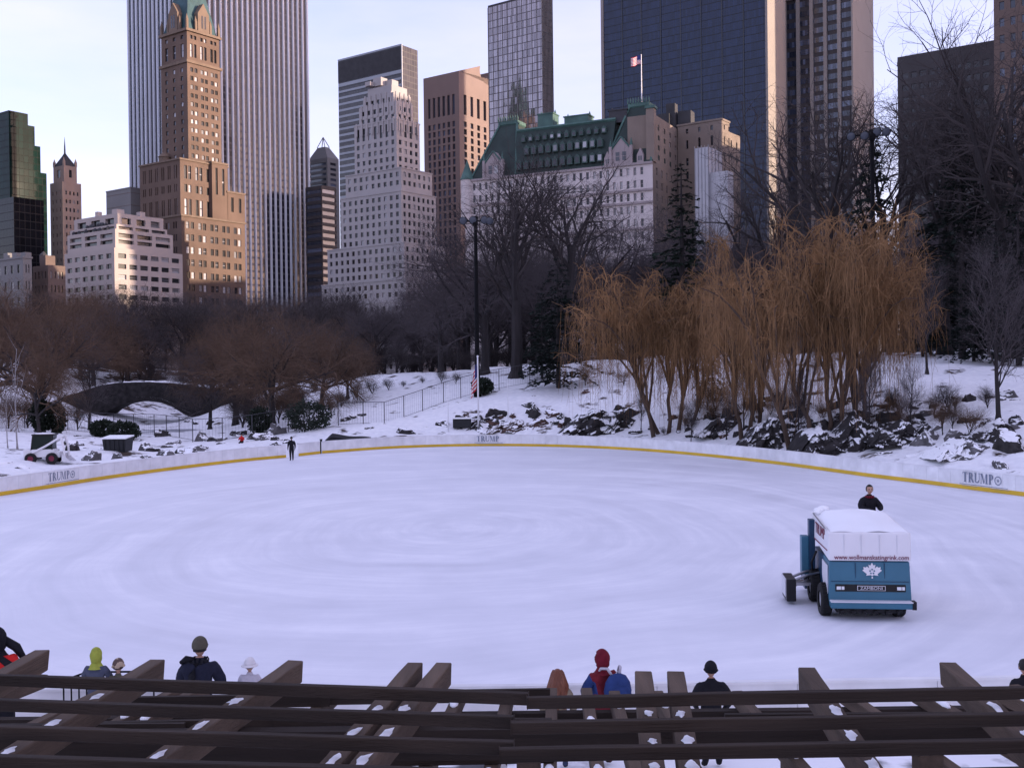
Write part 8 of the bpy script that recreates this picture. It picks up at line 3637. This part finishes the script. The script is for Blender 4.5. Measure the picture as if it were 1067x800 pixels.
    ysn = {0: (9.3, 8.55, 7.8), 1: (8.85, 8.15, 7.55), 2: (8.85, 8.1, 7.6), 3: (9.0, 8.3, 7.65), 4: (9.0, 8.3, 7.65), 5: (8.95, 8.3, 7.65), 6: (8.98, 8.35, 7.62), 7: (9.0, 8.35, 7.7), 8: (9.0, 8.4, 7.75), 9: (8.9,)}
    for i, (e, m_, wp) in enumerate(R_):
        dv = dir_from(e, m_, ZT)
        rafter(e[0], e[1], wp, ZT, .155, .20, 5.2, dirv=dv, ys=ysn[i])
    # carrying beams under the rafters, and posts
    for y0, z1 in ((8.9, ZT - .205), (6.2, ZT - .205)):
        mb = MB()
        mb.box((0, y0, z1 - .13), (16, .14, .25))
        mb.build('carrying_beam', M['slat_wood'], root)
    for x in (-6.6, -3.3, 0.1, 3.4, 6.6):
        for y0 in (8.9, 6.2):
            mb = MB()
            mb.box((x, y0, (ZT - .46) / 2), (.2, .2, ZT - .46))
            o = mb.build('post', M['old_wood_y'], root)
            bevel_mesh(o, .015, 1)
    return rafter, rnd


rafter_fn, rnd_p = pergola()


def lower_pergola():
    ZT = 2.62
    root = empty('pergola', (0, 11.5, 0), 'lower timber pergola seen through the gaps beyond the upper one', 'pergola')
    rnd = random.Random(31)
    # rafters, ends just showing over the upper slats
    xs = [(46, 702), (137, 704), (196, 709), (214, 711), (573 + 2, 716), (611, 716), (685, 719), (768, 719), (955, 717), (1037, 714.5), (1056, 712.5), (300, 716), (350, 717), (480, 718), (530, 718), (640, 719), (880, 718)]
    for i, (px, py) in enumerate(xs):
        E = on_z(px, py, ZT)
        hd = math.atan2(665 - px, F) * .55
        d = Vector((math.sin(hd), math.cos(hd), 0))
        side = Vector((d.y, -d.x, 0))
        mb = MB()
        L = E.y - 9.4
        c = E - d * L / 2
        mb.box((c.x, c.y, ZT - .08), (.13, L, .16), rz=-hd)
        r_ = mb.build('rafter', M['old_wood_y'], root)
        bevel_mesh(r_, .008, 1)
        for yy in (E.y - .55, E.y - 1.35, E.y - 2.1, E.y - 2.8):
            if rnd.random() < .25:
                continue
            q = E - d * (E.y - yy)
            sm = MB()
            ln, wd = rnd.uniform(.25, .5), .11
            sm.ball((q.x, q.y, ZT + .004), (wd / 2, ln / 2, .035), 10, 5)
            sm.build('snow_patch', M['snow'], r_, smooth=True)
    for (xa, xb) in ((0, 180), (120, 330), (300, 560), (540, 800), (770, 1080)):
        for k, yy in enumerate((12.35, 11.45, 10.5)):
            if rnd.random() < .45:
                continue
            a, b = ray(xa, 740), ray(xb, 740)
            A, B = Vector((a.x / a.y * yy - .15, yy + rnd.uniform(-.12, .12), 0)), Vector((b.x / b.y * yy + .15, yy + rnd.uniform(-.12, .12), 0))
            c = (A + B) / 2
            e = B - A
            mb = MB()
            mb.box((c.x, c.y, ZT + .075), (e.length, .06, .14), rz=math.atan2(e.y, e.x))
            mb.build('slat', M['slat_wood'], root)
    for yy in (12.6, 10.2):
        mb = MB()
        mb.box((0, yy, ZT - .27), (17, .12, .20))
        mb.build('carrying_beam', M['slat_wood'], root)
        for x in (-7, -3.6, -.2, 3.2, 6.6):
            MB().box((x, yy, (ZT - .38) / 2), (.18, .18, ZT - .38)).build('post', M['old_wood_y'], root)


lower_pergola()
# sign under the pergola
p = on_z(517, 797, 2.0)
root = empty('sign_board', (p.x, p.y, 0), 'white rounded sign with dark mark below the pergola slats', 'sign')
mb = MB()
n = 24
vs = []
for i in range(n):
    a = 2 * PI * i / n
    e = .45
    vs.append((math.copysign(abs(math.cos(a)) ** e, math.cos(a)) * .13, 0, 1.86 + math.copysign(abs(math.sin(a)) ** e, math.sin(a)) * .16))
mb.add(vs + [(x, .02, z) for x, y, z in vs], [tuple(reversed(range(n))), tuple(range(n, 2 * n))] + [((i), (i + 1) % n, (i + 1) % n + n, i + n) for i in range(n)])
mb.build('plate', M['white_paint'], root, org=(0, 0, 0))
mb = MB()
mb.add([(-.07, -.004, 1.93), (-.02, -.004, 1.84), (.05, -.004, 1.86), (.09, -.004, 1.95), (.01, -.004, 1.91)], [(0, 1, 2, 3, 4)])
mb.build('dark_mark', M['cloth_navy'], root, org=(0, 0, 0))
MB().box((0, .05, .9), (.06, .05, 1.8)).build('post', M['grey_metal'], root, org=(0, 0, 0))
